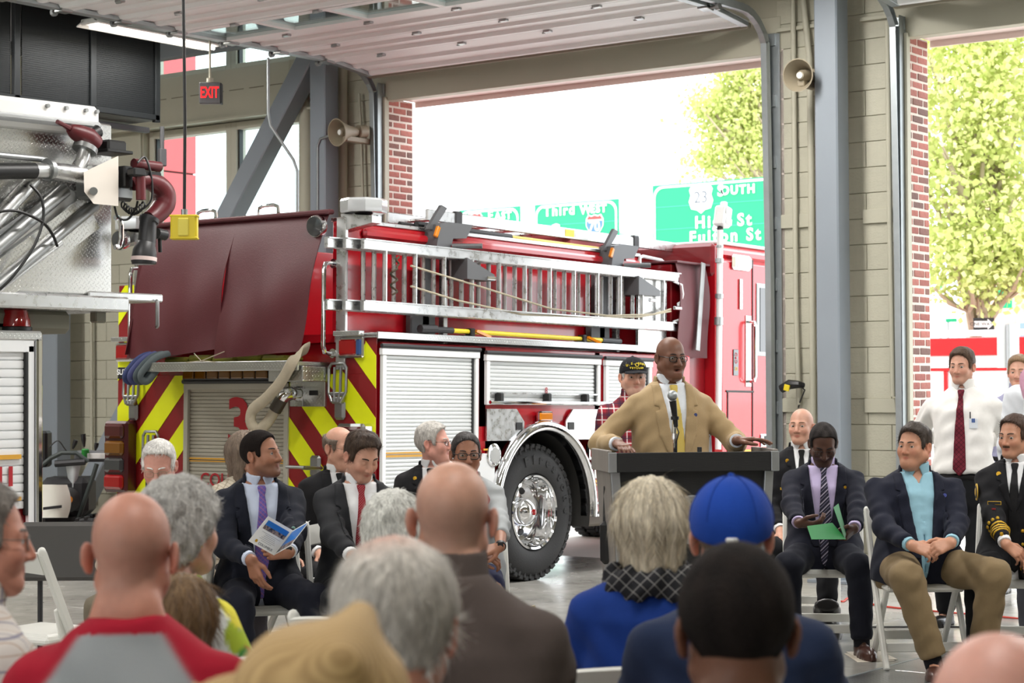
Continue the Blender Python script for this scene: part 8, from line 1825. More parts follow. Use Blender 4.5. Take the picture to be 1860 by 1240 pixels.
P_['woman'] = person('woman with dark pulled back hair, glasses and a pale grey jacket', (846, 781, 10.4), 6, hyaw=4, hpitch=2, sc=0.95, hd=dict(skin='medium', hw=1.0, fem=1.0, fat=0.4, blush=0.3, gaze=(0, 0.0)), hair=dict(kind='slick', col=(40, 36, 36), col2=(84, 80, 78), th=0.007, ph=0.7, recede=-0.004),
    top=dict(kind='blazer', col=(166, 170, 172), shirt=(170, 34, 52), button=0.4, vw=0.05, cuff=0.12, cuffs=False, slv=0.92, h=0.0125, pins=[('flower', -0.085, 0.78, 0.035, mat('flower_red', (150, 20, 40), 0.7)), ('flower', -0.06, 0.75, 0.03, bpy.data.materials.get('flower_red') or mat('flower_red', (150, 20, 40), 0.7))]), bottom=dict(kind='skirt', col=(40, 44, 76)), shoes=(40, 30, 30),
    hands=dict(R=dict(at=at(876, 1016, 10.0), d=OUT(0.9, -0.2, -0.2), n=OUT(0, 0.6, -0.8), t=OUT(0, -0.8, 0.4), curl=(45, 48, 50, 52), bare=0.16), L=dict(at=at(910, 1000, 9.95), d=OUT(-0.9, -0.25, -0.25), n=OUT(0, 0.6, -0.8), t=OUT(0, -0.8, 0.4), curl=(45, 48, 50, 52), bare=0.16)), legs=dict(R=dict(foot=(0.07, 0.40, 0.085)), L=dict(foot=(-0.05, 0.42, 0.085))), glasses=dict(col=(26, 22, 24), w=0.052, h=0.036, sq=0.6, r=0.0026), brow=(40, 32, 30), group='front row guests')
P_['officer1'] = person('balding officer with glasses in a black uniform behind the red tie man', (618, 770, 10.9), 10, hyaw=38, hpitch=6, girth=1.08, hd=dict(skin='fair', hw=1.03, fat=0.5), hair=dict(kind='fringe', col=(96, 84, 74), col2=(130, 116, 104), th=0.012, zt=0.055, ph=1.1), glasses=dict(col=(90, 84, 78), w=0.046, h=0.028, r=0.0012, metal=0.8),
    top=uni(patch=dict(R=(MT['patch_w'], MT['patch_o']))), bottom=dict(col=BLACKU), brow=(96, 80, 70), group='second row officers', hh=0.005)
P_['officer2'] = person('white haired officer with glasses in a black uniform by the wheel', (784, 764, 11.3), -8, hyaw=82, hpitch=-4, girth=1.1, hd=dict(skin='pink', hw=1.04, fat=0.9), hair=dict(kind='short', col=(196, 192, 186), col2=(160, 156, 150), th=0.012, ph=1.4, rib=1500, rl=0.02, rw=0.0012), glasses=dict(col=(70, 60, 54), w=0.046, h=0.030, r=0.0014, metal=0.6),
    top=uni(patch=dict(R=(MT['patch_g'], MT['patch_o'])), pins=[('collar_pin', 0.085, 0.86, 0.012, MT['gold'])]), bottom=dict(col=BLACKU), brow=(190, 186, 180), group='second row officers', hh=0.005)
P_['oldman'] = person('white haired old man with glasses in a cream jacket looking down', (287, 799, 9.5), -6, hyaw=6, hpitch=22, sc=0.97, hd=dict(skin='pink', hw=1.02, fat=0.5, eyes=0.1, blush=1.0), hair=dict(kind='short', col=(226, 224, 220), col2=(200, 198, 194), th=0.011, ph=0.2, recede=0.02, rib=1200, rl=0.025, rw=0.0012), glasses=dict(col=(150, 140, 120), w=0.046, h=0.034, r=0.0012, metal=0.8),
    top=dict(kind='shirt', col=(214, 208, 192), collar=(30, 34, 56), cut=0.02, slv=1.15), bottom=dict(col=(120, 112, 96)), brow=(222, 220, 216), group='front row guests', hh=0.005)
P_['longhair'] = person('woman with long grey brown hair hidden behind the programme holder', (447, 783, 10.7), 35, hyaw=25, sc=0.95, hd=dict(skin='fair', fem=1.0), hair=dict(kind='long', col=(128, 112, 98), col2=(96, 82, 70), th=0.0, ph=0.6, low=-0.24), top=dict(kind='shirt', mat=pattern_mat('knit', (206, 196, 178), [((1, 0, 1), 0.03, 0.2, 0, (150, 136, 116), 0.6), ((1, 0, -1), 0.03, 0.2, 0, (150, 136, 116), 0.6)]), col=(200, 190, 170), cut=0.02), bottom=dict(col=(60, 56, 60)), brow=(100, 84, 70), group='second row officers', hh=0.0055)
# ---- right row, seated
P_['chinos'] = person('smiling dark haired man in navy blazer, blue shirt and khaki trousers', (1662, 767, 10.65), 2, hyaw=-46, hpitch=-2, girth=1.22, belly=0.05, sc=1.04, shx=1.24, hd=dict(skin='tan', hw=1.07, fat=1.0, jaw=1.1, blush=0.9, gaze=(-0.25, 0.05)), hair=dict(kind='part', col=(54, 46, 40), col2=(84, 76, 70), th=0.011, ph=2.6),
    top=dict(kind='blazer', col=(27, 30, 44), shirt=(146, 188, 204), openneck=0.86, button=0.02, vw=0.085, open=0.1, h=0.0125, pins=[('lapel_pin', -0.13, 0.76, 0.011, mat('pin_blue2', (70, 80, 150), 0.4))]), bottom=dict(col=(124, 106, 78), r=1.08, h=0.011, drop=-0.03), shoes=(66, 36, 28),
    hands=dict(R=dict(at=at(1655, 990, 10.2), d=OUT(0.92, -0.25, -0.28), n=OUT(0, 0.75, -0.6), t=OUT(0.1, -0.2, 0.9), curl=(42, 44, 46, 48), bare=0.08), L=dict(at=at(1728, 985, 10.2), d=OUT(-0.92, -0.32, -0.30), n=OUT(0, 0.8, -0.5), t=OUT(-0.1, -0.2, 0.9), curl=(46, 48, 50, 52), bare=0.08)),
    legs=dict(R=dict(foot=(0.03, 0.50, 0.085), knee=(0.17, 0.50, 0.52)), L=dict(foot=(-0.27, 0.32, 0.085), knee=(-0.30, 0.46, 0.53))), brow=(50, 40, 34), group='right row guests')
tie_str = pattern_mat('tie_striped', (44, 44, 58), [((1, 0, 1), 0.045, 0.18, 0, (180, 172, 190), 0.9), ((1, 0, 1), 0.045, 0.08, 0.4, (140, 134, 160), 0.9)])
P_['folder'] = person('man in a navy suit and striped tie reading a green folder', (1496, 770, 11.3), -8, hyaw=4, hpitch=32, neckf=0.02, lean=6, girth=1.12, shx=1.1, hd=dict(skin='dark', hw=1.0, fat=0.4, eyes=0.1, nose=1.25, blush=0.2, stubble=0.3, stubcol=(0.03, 0.025, 0.025)), hair=dict(kind='crop', col=(34, 30, 30), col2=(70, 66, 64), th=0.011, afro=True, ph=0.4, recede=0.012),
    top=dict(kind='suit', col=(26, 28, 40), shirt=(190, 178, 214), tie=tie_str, tiex=-0.02, button=0.06, vw=0.085, open=0.07, tip=0.10, h=0.0125, pins=[('lapel_pin', -0.125, 0.78, 0.009, MT['gold'])]), bottom=dict(col=(24, 26, 36)), shoes=(72, 40, 30),
    hands=dict(R=dict(at=at(1453, 966, 10.85), d=OUT(0.85, -0.4, -0.1), n=OUT(0, 0.5, 0.8), t=OUT(0, -0.9, 0.3), curl=(40, 42, 44, 46), thumb=0.8), L=dict(at=at(1552, 972, 10.85), d=OUT(-0.6, -0.5, -0.45), n=OUT(-0.5, 0.5, 0.6), t=OUT(-0.2, -0.7, 0.6), curl=(44, 46, 50, 52), thumb=0.8)),
    legs=dict(R=dict(foot=(0.20, 0.40, 0.085)), L=dict(foot=(-0.20, 0.50, 0.085))), glasses=dict(col=(30, 26, 26), w=0.05, h=0.03, r=0.0016), brow=(30, 26, 26), group='right row guests')
P_['baldofficer'] = person('bald officer in a black uniform behind the folder reader', (1456, 742, 12.4), -10, hyaw=-16, hpitch=-4, hd=dict(skin='fair', hw=1.0, blush=0.6, scalp_crop=0.18, scalp_crop_col=(150, 120, 104), gaze=(-0.2, 0)), top=uni(pins=[('collar_pin', 0.09, 0.85, 0.013, MT['gold'])], plates=[('name_plate', 0.10, 0.60, 0.07, 0.016, MT['goldbraid'], None)]), bottom=dict(col=BLACKU), brow=(120, 90, 70), group='right row guests', hh=0.005,
    legs=dict(L=dict(foot=(-0.16, 0.60, 0.20), toe=(0, 0.5, -0.8))))
P_['chief'] = person('moustached fire chief with gold sleeve stripes at the right edge', (1843, 750, 10.8), -20, hyaw=-28, hpitch=2, girth=1.05, hd=dict(skin='tan', hw=1.0, stubble=0.0, gaze=(-0.2, 0)), hair=dict(kind='short', col=(70, 52, 42), th=0.012, ph=1.7, recede=0.01),
    top=uni(patch=dict(R=(MT['patch_g'], MT['patch_o'])), rings=4, ringmat=MT['goldbraid'], pins=[('collar_pin', 0.085, 0.86, 0.014, MT['gold'])], plates=[('name_plate', 0.10, 0.63, 0.074, 0.020, MT['goldbraid'], None), ('plate_inset', 0.10, 0.63, 0.068, 0.0145, None, None), ('ribbon_bar', 0.10, 0.585, 0.022, 0.010, MT['chevred'], None)], buttons=[(0.045, 0.10), (-0.045, 0.10), (0.045, 0.25), (-0.045, 0.25), (0.045, 0.40), (-0.045, 0.40)]), bottom=dict(col=(20, 21, 25)),
    hands=dict(R=dict(at=at(1830, 1000, 10.4), d=OUT(0.75, -0.2, -0.62), n=OUT(-0.3, 0.8, -0.4), t=OUT(0.2, -0.4, 0.8), curl=(30, 33, 36, 40)), L=dict(at=at(1875, 1010, 10.4))), brow=(66, 48, 40), group='right row guests')
q = P_['chief']
V, F = polygonise(lambda P: np.maximum(make_head(dict(skin='tan'))[0](P)-0.0035, np.maximum(np.abs(P[:, 2]+0.0515)-0.0045, np.maximum(np.abs(P[:, 0])-0.024, 0.06-P[:, 1]))), (-0.04, 0.05, -0.07), (0.04, 0.12, -0.035), 0.0025)
mesh_obj('moustache', q['HW'](V), F, MT['hair'], q['t'], smooth=180, cols=np.tile(np.array(lin((90, 70, 54))), (len(V), 1)))
# ---- audience seen from behind
def raglan(q, V, c):
    f = q[:, 2]/c['L']; x = np.abs(q[:, 0]); edge = np.interp(f, (0.3, 0.66, 0.90, 0.985), (0.24, 0.215, 0.10, 0.062)); r = 1/(1+np.exp(-(x-edge)/0.003)); r = np.maximum(r, (f > 0.955)*1.0)[:, None]
    return np.array(lin((150, 154, 156)))*(1-r)+np.array(lin((158, 24, 44)))*r
P_['raglan'] = person('bald man in a grey baseball shirt with red sleeves seen from behind', (240, 893, 3.65), 180, hpitch=4, girth=1.12, hd=dict(skin='red', hw=1.0, scalp_crop=0.35, scalp_crop_col=(150, 124, 114), baldtop=0.09, blush=1.0, earflare=8, neckw=1.0), top=dict(kind='shirt', colfn=raglan, col=(150, 154, 156), cut=0.02, neckz=1.0, h=0.008, fold=0.004, inf=0.012), bottom=dict(col=(60, 70, 90)), detail=False, group='audience from behind', hh=0.005, shx=1.06)
polo = cloth((84, 74, 70), 0.9, 0.25, 500)
P_['polo'] = person('bald man in a brown polo shirt in the middle of the audience', (822, 838, 3.95), 176, hpitch=2, girth=1.18, shx=1.05, hd=dict(skin='fair', hw=1.03, scalp_crop=0.35, scalp_crop_col=(140, 126, 118), baldtop=0.075, earflare=10, blush=1.0, neckw=1.0), top=dict(kind='shirt', mat=polo, col=(84, 74, 70), collar=True, colh=0.07, cut=-0.8, slv=1.15, h=0.012, inf=0.018, neckz=1.0), bottom=dict(col=(70, 66, 60)), detail=False, group='audience from behind', hh=0.005)
P_['white_head'] = person('white haired man with a thinning crown in the near row', (720, 968, 2.75), 172, hpitch=10, hd=dict(skin='red', hw=1.02, earflare=8), hair=dict(kind='short', col=(212, 208, 200), col2=(176, 170, 162), th=0.016, ph=0.9, top=0.3, h=0.0055, rib=4800, rl=0.034, rw=0.0009, lift=0.004, jit=0.3, crown=(0, -0.045, 0.125), grad=0.3, bald_spot=((-0.012, -0.04, 0.125), 0.045)), top=dict(kind='shirt', col=(150, 152, 154), collar=True, cut=0.02), bottom=dict(col=(60, 60, 64)), detail=False, group='audience from behind', hh=0.0055)
def floral(q, V, c):
    n = lambda s, o: np.sin(V[:, 0]*s+o)*np.sin(V[:, 1]*s*1.1+o*2)+np.sin(V[:, 2]*s*0.9+o*3)*np.sin(V[:, 0]*s*0.7-o)
    C_ = np.tile(np.array(lin((222, 228, 224))), (len(V), 1))
    for (s, o, th, col) in ((34, 0.4, 0.55, (168, 190, 60)), (40, 1.7, 0.75, (60, 140, 70)), (46, 2.9, 0.8, (70, 110, 190)), (52, 4.1, 0.95, (230, 110, 60)), (30, 5.2, 0.9, (232, 222, 80))):
        w = np.clip((n(s, o)-th)*5, 0, 1)[:, None]; C_ = C_*(1-w)+np.array(lin(col))*w
    return C_
P_['greywoman'] = person('grey curly haired woman in a bright floral blouse', (325, 856, 4.9), 140, hyaw=0, sc=0.95, hd=dict(skin='fair', fem=1.0), hair=dict(kind='curly', col=(150, 148, 144), col2=(196, 194, 190), th=0.026, ph=1.2, h=0.0055, rib=4200, rl=0.026, rw=0.0012, lift=0.002, jit=0.7, curl=0.004), top=dict(kind='shirt', colfn=floral, col=(220, 226, 222), cut=0.05, slv=1.1, h=0.011), bottom=dict(col=(80, 84, 96)), detail=True, brow=(150, 146, 140), group='audience from behind', hh=0.005)
plaid_w = pattern_mat('plaid_pale', (206, 200, 194), [('x', 0.062, 0.08, 0.1, (120, 118, 140), 0.8), ('z', 0.062, 0.08, 0.3, (120, 118, 140), 0.8), ('x', 0.062, 0.05, 0.6, (176, 150, 130), 0.8), ('z', 0.062, 0.05, 0.8, (176, 150, 130), 0.8)])
P_['plaidman'] = person('man with glasses in a pale checked shirt at the left edge', (-38, 868, 4.1), 125, hyaw=-15, girth=1.12, hd=dict(skin='red', hw=1.0), hair=dict(kind='short', col=(110, 104, 98), col2=(140, 134, 128), th=0.0125, ph=2.1, rib=2500, rl=0.022, rw=0.0011), glasses=dict(col=(90, 84, 78), w=0.046, h=0.032, r=0.0014), top=dict(kind='shirt', mat=plaid_w, col=(206, 200, 194), collar=True, cut=0.02, slv=1.15, wa=0.007), bottom=dict(col=(90, 86, 78)), brow=(100, 90, 84), group='audience from behind', hh=0.0045)
P_['blonde'] = person('woman with an ash blonde bob, dark scarf and royal blue sweater', (1182, 868, 5.1), 178, sc=0.97, hd=dict(skin='fair', fem=1.0), hair=dict(kind='bob', col=(220, 210, 188), col2=(168, 156, 136), th=0.0, ph=0.5, low=-0.135, h=0.005, mix=0.5, grad=0.35, rib=3600, rl=0.06, rw=0.0011, lift=0.001, jit=0.03, crown=(0, -0.01, 0.14)), top=dict(kind='shirt', col=(24, 56, 132), cut=0.02, slv=1.05, weave=0.3, wscale=500, h=0.012, neckz=1.0), bottom=dict(col=(50, 52, 60)), detail=False, group='audience from behind', hh=0.005)
q = P_['blonde']; nb, Rt_ = q['NB'], q['Rt']
def scarf(P):
    s = (P-nb) @ Rt_; r = np.sqrt(s[:, 0]**2+(s[:, 1]-0.01)**2); a = np.arctan2(s[:, 0], s[:, 1]); d = np.sqrt((r-0.098-0.02*np.maximum(-s[:, 2], 0)*8)**2+(0.62*(s[:, 2]+0.04))**2)-0.024-0.006*np.sin(a*7+s[:, 2]*60)-0.004*np.sin(a*15); return d
V, F = polygonise(scarf, nb-0.20, nb+0.20, 0.007)
scm = pattern_mat('scarf_ikat', (34, 34, 38), [((1, 0.2, 1), 0.036, 0.12, 0, (150, 148, 146), 0.6), ((1, -0.2, -1), 0.036, 0.12, 0, (150, 148, 146), 0.6)]); mesh_obj('scarf', q['toW'](V), F, scm, q['t'], smooth=180)
P_['bluecap'] = person('man in a royal blue ball cap and navy sweater from behind', (1328, 857, 4.25), 174, hpitch=2, girth=1.12, hd=dict(skin='fair', earflare=8, blush=1.0), hair=dict(kind='short', col=(120, 104, 90), th=0.005, ph=0.5), cap=dict(col=(28, 68, 160), th=0.020, back=-0.016, seams=True), top=dict(kind='shirt', col=(34, 46, 74), cut=0.02, slv=1.1, weave=0.3, wscale=500, neckz=1.0), bottom=dict(col=(60, 60, 66)), detail=False, group='audience from behind', hh=0.0045)
P_['afro'] = person('person with short dark hair, brown skin and a charcoal jacket from behind', (1335, 975, 2.8), 180, hpitch=8, hd=dict(skin='brown', hw=0.98, earflare=6, blush=0.5), hair=dict(kind='crop', col=(24, 20, 19), col2=(40, 33, 30), th=0.015, afro=True, ph=1.5, h=0.0055), top=dict(kind='suit', col=(46, 46, 46), shirt=(196, 176, 206), button=0.3, h=0.012), bottom=dict(col=(40, 40, 42)), detail=False, group='audience from behind', hh=0.0055)
P_['pinkbald'] = person('bald pink headed person at the lower right corner', (1815, 1150, 2.15), 165, hpitch=14, hd=dict(skin='pink', hw=1.05, scalp_crop=0.12, scalp_crop_col=(190, 160, 150), blush=1.0), top=dict(kind='shirt', col=(120, 124, 130), collar=True, cut=0.02), bottom=dict(col=(60, 60, 64)), detail=False, group='audience from behind', hh=0.0055)
P_['whitehair2'] = person('white haired woman mostly hidden behind the polo shirt man', (716, 883, 6.1), 150, sc=0.95, hd=dict(skin='fair', fem=1.0), hair=dict(kind='curly', col=(214, 214, 208), col2=(190, 190, 184), th=0.020, ph=0.7, rib=1500, rl=0.035, rw=0.0014, jit=0.5), top=dict(kind='shirt', col=(120, 126, 140), cut=0.02), bottom=dict(col=(60, 60, 70)), detail=False, group='audience from behind', hh=0.006)
P_['child'] = person('small child with light brown hair sitting among the audience', (333, 1046, 4.45), 165, sc=0.55, seat=0.72, hs=0.82, hd=dict(skin='fair', fem=1.0), hair=dict(kind='bob', col=(122, 96, 66), col2=(86, 64, 44), th=0.0, ph=0.3, low=-0.10, rib=2200, rl=0.06, rw=0.0011, jit=0.2, crown=(0, -0.02, 0.14)), top=dict(kind='shirt', col=(214, 212, 214), cut=0.02), bottom=dict(col=(70, 80, 110)), legs=dict(R=dict(foot=(0.07, 0.28, 0.48), toe=(0.2, 1, 0)), L=dict(foot=(-0.07, 0.28, 0.48))), detail=False, group='audience from behind', hh=0.006, cat='child')
P_['hatman'] = person('person under a woven straw hat in the nearest row', (580, 1180, 2.1), 176, hpitch=6, hd=dict(skin='fair'), hair=dict(kind='short', col=(150, 140, 130), th=0.006, ph=0.3), top=dict(kind='shirt', col=(170, 176, 186), collar=True, cut=0.02), bottom=dict(col=(70, 70, 74)), detail=False, group='audience from behind', hh=0.006)
# straw hat: its own thing, worn
def straw_mat():
    m, nt, b = newmat('woven_straw'); L_ = nt.links; tc_ = node(nt, 'ShaderNodeTexCoord'); mp = node(nt, 'ShaderNodeMapping'); mp.inputs['Rotation'].default_value = (math.radians(35), 0, 0); L_.new(tc_.outputs['Object'], mp.inputs['Vector'])
    wv = node(nt, 'ShaderNodeTexWave', wave_type='RINGS', rings_direction='Z'); wv.inputs['Scale'].default_value = 60; wv.inputs['Distortion'].default_value = 1.0; L_.new(mp.outputs[0], wv.inputs['Vector'])
    cr = node(nt, 'ShaderNodeValToRGB'); e = cr.color_ramp.elements; e[0].color = (*lin((158, 128, 82)), 1); e[1].color = (*lin((186, 156, 106)), 1); L_.new(wv.outputs['Fac'], cr.inputs[0]); L_.new(cr.outputs[0], b.inputs['Base Color']); b.inputs['Roughness'].default_value = 0.75
    bp = node(nt, 'ShaderNodeBump'); bp.inputs['Strength'].default_value = 0.3; bp.inputs['Distance'].default_value = 0.002; L_.new(wv.outputs['Fac'], bp.inputs['Height']); L_.new(bp.outputs['Normal'], b.inputs['Normal']); return m
q = P_['hatman']; hc = q['HW']([(0, -0.01, 0.06)])[0]; hat = thing('straw_hat', 'tan woven straw hat worn by the person in the nearest row', 'hat', hc, RZ(q['psi']))
def hatf(P):
    d = ell(P, (0.0, -0.005, 0.02), (0.098, 0.118, 0.092)); d = smin(d, cone(P, (0.02, -0.07, 0.085), (0.015, 0.07, 0.10), 0.024, 0.018), 0.03); d = smax(d, -ell(P, (-0.055, 0.02, 0.135), (0.05, 0.08, 0.035)), 0.03); d = smax(d, -ell(P, (0.075, 0.04, 0.12), (0.028, 0.06, 0.03)), 0.02); d = np.maximum(d, -P[:, 2]-0.01)
    r = np.sqrt(P[:, 0]**2+(P[:, 1]*0.92)**2); br = np.maximum(np.abs(P[:, 2]+0.005-2.2*np.maximum(r-0.10, 0)**2*np.where(P[:, 1] < 0, 2.2, 0.6)*2)-0.003, r-0.142); return smin(d, br, 0.012)
V, F = polygonise(hatf, (-0.2, -0.21, -0.05), (0.2, 0.21, 0.16), 0.005); Rr_ = np.array(RY(12) @ RX(8)); V = V @ Rr_.T; Mh = np.array(MW[hat]); mesh_obj('crown_and_brim', V @ Mh[:3, :3].T+Mh[:3, 3], F, straw_mat(), hat, smooth=180)
# ---- chairs under everyone seated
names = dict(program='programme holder', redtie='red tie man', woman='woman in the grey jacket', officer1='balding officer', officer2='white haired officer', oldman='old man in cream', longhair='long haired woman', chinos='man in khaki trousers', folder='folder reader', baldofficer='bald officer', chief='fire chief', raglan='red sleeved man', polo='brown polo man', white_head='white haired man', greywoman='woman in the floral blouse', plaidman='man in the checked shirt', blonde='blonde woman', bluecap='blue cap man', afro='dark haired person in charcoal', pinkbald='pink headed person', whitehair2='hidden white haired woman', hatman='straw hat wearer')
for k, nm in names.items():
    r = P_[k]['root']; place_chair(r[0], r[1], P_[k]['psi'], 'white folding chair under the '+nm, 0.03)
a = at(80, 1100, 8.7); place_chair(a[0], a[1], 217+150, 'empty white folding chair at the left in front of the table', 0)
# ================================================================ lectern and small things
lc = at(1262, 900, 9.72); LZ = RZ(37+9); lec = thing('lectern', 'black and grey wood lectern with a round seal in front of the speaker', 'lectern', (lc[0], lc[1], 0), LZ); TL = np.array(MW[lec])
def LB(): return MB(TL)
MT['greywood'] = mat('grey_stained_wood', (128, 122, 116), 0.6, var=0.25, vscale=12, stretch=(1, 1, 0.12), bump=0.2, bscale=40)
MT['lecblack'] = mat('lectern_black', (20, 20, 21), 0.6, bump=0.1, bscale=200, stretch=(0.1, 1, 1)); MT['leadgrey'] = mat('brushed_edge', (158, 162, 164), 0.35, 0.7, var=0.15, vscale=10)
LB().box((0, 0.006, 1.155), (0.80, 0.02, 0.098), 0.003).obj('front_fascia', MT['lecblack'], lec)
for sg in (-1, 1):
    LB().box((sg*0.421, 0.008, 1.155), (0.042, 0.026, 0.10), 0.003).obj('corner_trim', MT['leadgrey'], lec); LB().box((sg*0.432, 0.23, 1.16), (0.022, 0.42, 0.11), 0.003).obj('side_board', MT['greywood'], lec)
LB().box((0, 0.24, 1.125), (0.84, 0.42, 0.02), 0.003).obj('desk_top', MT['lecblack'], lec); LB().box((0, 0.44, 1.15), (0.84, 0.02, 0.07), 0.003).obj('rear_lip', MT['lecblack'], lec)
LB().prism([(-0.32, 0), (0.32, 0), (0.385, 1.06), (-0.385, 1.06)], (0, 0.05, 0.045), (1, 0, 0), (0, 0, 1), (0, 1, 0), 0.02).obj('front_panel', MT['lecblack'], lec)
for sg in (-1, 1):
    LB().bar((sg*0.335, 0.052, 0.04), (sg*0.40, 0.052, 1.105), 0.045, 0.04, up=(0, 1, 0), bev=0.003).obj('edge_trim', MT['leadgrey'], lec)
    LB().prism([(0.06, 0), (0.40, 0), (0.40, 1.06), (0.06, 1.06)], (sg*0.345, 0, 0.045), (0, 1, 0), (sg*0.058, 0, 1), (sg, 0, 0), 0.018).obj('side_panel', MT['greywood'], lec)
LB().box((0, 0.24, 0.022), (0.76, 0.46, 0.045), 0.006).obj('plinth', MT['lecblack'], lec)
se = LB().lathe([(0.125, 0), (0.125, 0.008), (0.11, 0.010), (0.0, 0.010)], (0, 0.05, 0.86), (0, -1, 0), 40).obj('seal', mat('seal_grey', (150, 154, 156), 0.5), lec)
LB().lathe([(0.119, 0.0), (0.119, 0.013), (0.108, 0.013), (0.108, 0.0)], (0, 0.05, 0.86), (0, -1, 0), 40, closed=True).obj('seal_ring', MT['leadgrey'], se)
st_ = [(math.cos(math.radians(90+36*k))*(0.05 if k % 2 == 0 else 0.022), math.sin(math.radians(90+36*k))*(0.05 if k % 2 == 0 else 0.022)) for k in range(10)]
LB().prism(st_, (0, 0.036, 0.875), (1, 0, 0), (0, 0, 1), (0, 1, 0), 0.004).obj('seal_star', MT['dark'], se, smooth=None)
for k, ch in enumerate('CITY OF COLUMBUS OHIO '):
    if ch != ' ':
        a_ = math.radians(200-k*17.5); text_obj('seal_lettering', ch, MT['dark'], se, TL[:3, :3] @ np.array((0.09*math.cos(a_), 0.039, 0.86+0.09*math.sin(a_)))+TL[:3, 3], TL[:3, :3] @ np.array((math.sin(a_), 0, -math.cos(a_))), TL[:3, :3] @ np.array((math.cos(a_), 0, math.sin(a_))), 0.024, 0.002)
LB().cyl((0.06, 0.13, 1.13), (0.06, 0.13, 1.225), 0.012, 10).obj('lamp_stub', MT['dark'], lec)
# microphone
m0 = at(1226, 824, 9.93); m1 = at(1226, 768, 9.93); m2 = at(1222, 727, 9.90); m3 = at(1221, 712, 9.88); mb_ = np.array((m0[0], m0[1], 1.136))
mic = thing('microphone', 'silver and black microphone on a chrome stand on the lectern', 'microphone', mb_)
MB().lathe([(0.045, 0), (0.045, 0.008), (0.015, 0.014), (0, 0.014)], mb_, (0, 0, 1), 20).obj('base', MT['dark'], mic)
MB().tube([mb_+SZ*0.01, m0, at(1225, 795, 9.93), m1], 0.009, 10).obj('stem', MT['chrome'], mic); MB().tube([at(1225.5, 797, 9.93), at(1225.5, 787, 9.93)], 0.017, 12).obj('collar', MT['chrome'], mic)
MB().tube([at(1228, 775, 9.92), at(1226, 757, 9.92), m2], [0.011, 0.014, 0.019], 14).obj('handle', MT['black'], mic); MB().sph(at(1221.5, 718, 9.885), 0.027, 16, 10).obj('grille', MT['galv'], mic); MB().tube([at(1226, 762, 9.92), at(1226, 756, 9.92)], 0.021, 12).obj('clip', MT['black'], mic)
MB().tube([at(1229, 775, 9.92), at(1233, 785, 9.9), at(1229, 800, 9.91), at(1229, 824, 9.92), mb_+np.array((0.03, 0.02, 0.006))], 0.004, 6).obj('cable', MT['dark'], mic)
# black shoulder bag hung at the lectern's side
b0 = at(1105, 985, 9.9); bag = thing('shoulder_bag', 'small black bag hanging by straps at the left of the lectern', 'bag', (b0[0], b0[1], b0[2]-0.12)); R_ = np.stack([_R0, _F0, SZ], 1)
MB().box(b0, (0.085, 0.07, 0.22), 0.02, R_).obj('body', MT['black'], bag)
for dx in (-0.02, 0.03): MB().tube([b0+SZ*0.10+_R0*dx, b0+SZ*0.24+_R0*dx*0.8, at(1101, 884, 9.86)+_R0*dx*0.3], 0.008, 6).obj('strap', MT['black'], bag)
MB().tube([at(1101, 886, 9.86), at(1108, 880, 9.93), at(1118, 878, 10.0)], 0.006, 6).obj('strap_hook', MT['black'], bag)
# programme
def leaf(name, quad, mt, parent, th=0.0015, out=-_F0):
    q = [np.asarray(p, float) for p in quad]; n = np.cross(q[1]-q[0], q[3]-q[0]); n /= np.linalg.norm(n); n = n if n @ out > 0 else -n
    return MB().add([p-n*th for p in q]+q, [(0, 1, 2, 3), (7, 6, 5, 4), (0, 4, 5, 1), (1, 5, 6, 2), (2, 6, 7, 3), (3, 7, 4, 0)]).obj(name, mt, parent, smooth=None), n
def bil(q, s, t_): q = [np.asarray(p, float) for p in q]; return q[0]*(1-s)*(1-t_)+q[1]*s*(1-t_)+q[2]*s*t_+q[3]*(1-s)*t_
def sub(q, s0, s1, t0, t1, n, off): return [bil(q, s, t_)+n*off for s, t_ in ((s0, t0), (s1, t0), (s1, t1), (s0, t1))]
A1, B1, C1, D1_ = at(487, 937, 9.05), at(532, 963, 9.16), at(497, 1008, 9.12), at(453, 984, 9.0); E1, F1 = at(563, 945, 9.0), at(527, 992, 8.98)
D1_ = A1+C1-B1; F1 = E1+C1-B1
prog = thing('programme', 'folded event programme with a photo strip in the suited man’s hand', 'booklet', C1); paper = mat('programme_paper', (226, 226, 224), 0.5)
pg, n1 = leaf('front_page', (A1, B1, C1, D1_), paper, prog); pq = (A1, B1, C1, D1_)
def pic_mat():
    m, nt, b = newmat('printed_photo'); L_ = nt.links; tc_ = node(nt, 'ShaderNodeTexCoord'); sp = node(nt, 'ShaderNodeTexNoise'); sp.inputs['Scale'].default_value = 60; L_.new(tc_.outputs['Object'], sp.inputs['Vector']); cr = node(nt, 'ShaderNodeValToRGB'); e = cr.color_ramp.elements; e[0].position = 0.4; e[0].color = (*lin((34, 40, 60)), 1); e[1].position = 0.6; e[1].color = (*lin((150, 130, 120)), 1); L_.new(sp.outputs['Fac'], cr.inputs[0]); L_.new(cr.outputs[0], b.inputs['Base Color']); return m
leaf('photo_sky', sub(pq, 0.10, 0.94, 0.10, 0.28, n1, 0.0008), mat('print_blue', (40, 108, 184), 0.4), pg, 0.0004); leaf('photo_crowd', sub(pq, 0.10, 0.94, 0.28, 0.42, n1, 0.0008), pic_mat(), pg, 0.0004)
for k in range(6): w_ = (0.36, 0.2, 0.22, 0.26, 0.3, 0.2)[k]; leaf('text_line', sub(pq, 0.52-w_, 0.52+w_, 0.50+k*0.055, 0.512+k*0.055, n1, 0.0008), mat('print_grey', (150, 152, 156), 0.6) if k == 0 else bpy.data.materials['print_grey'], pg, 0.0003)
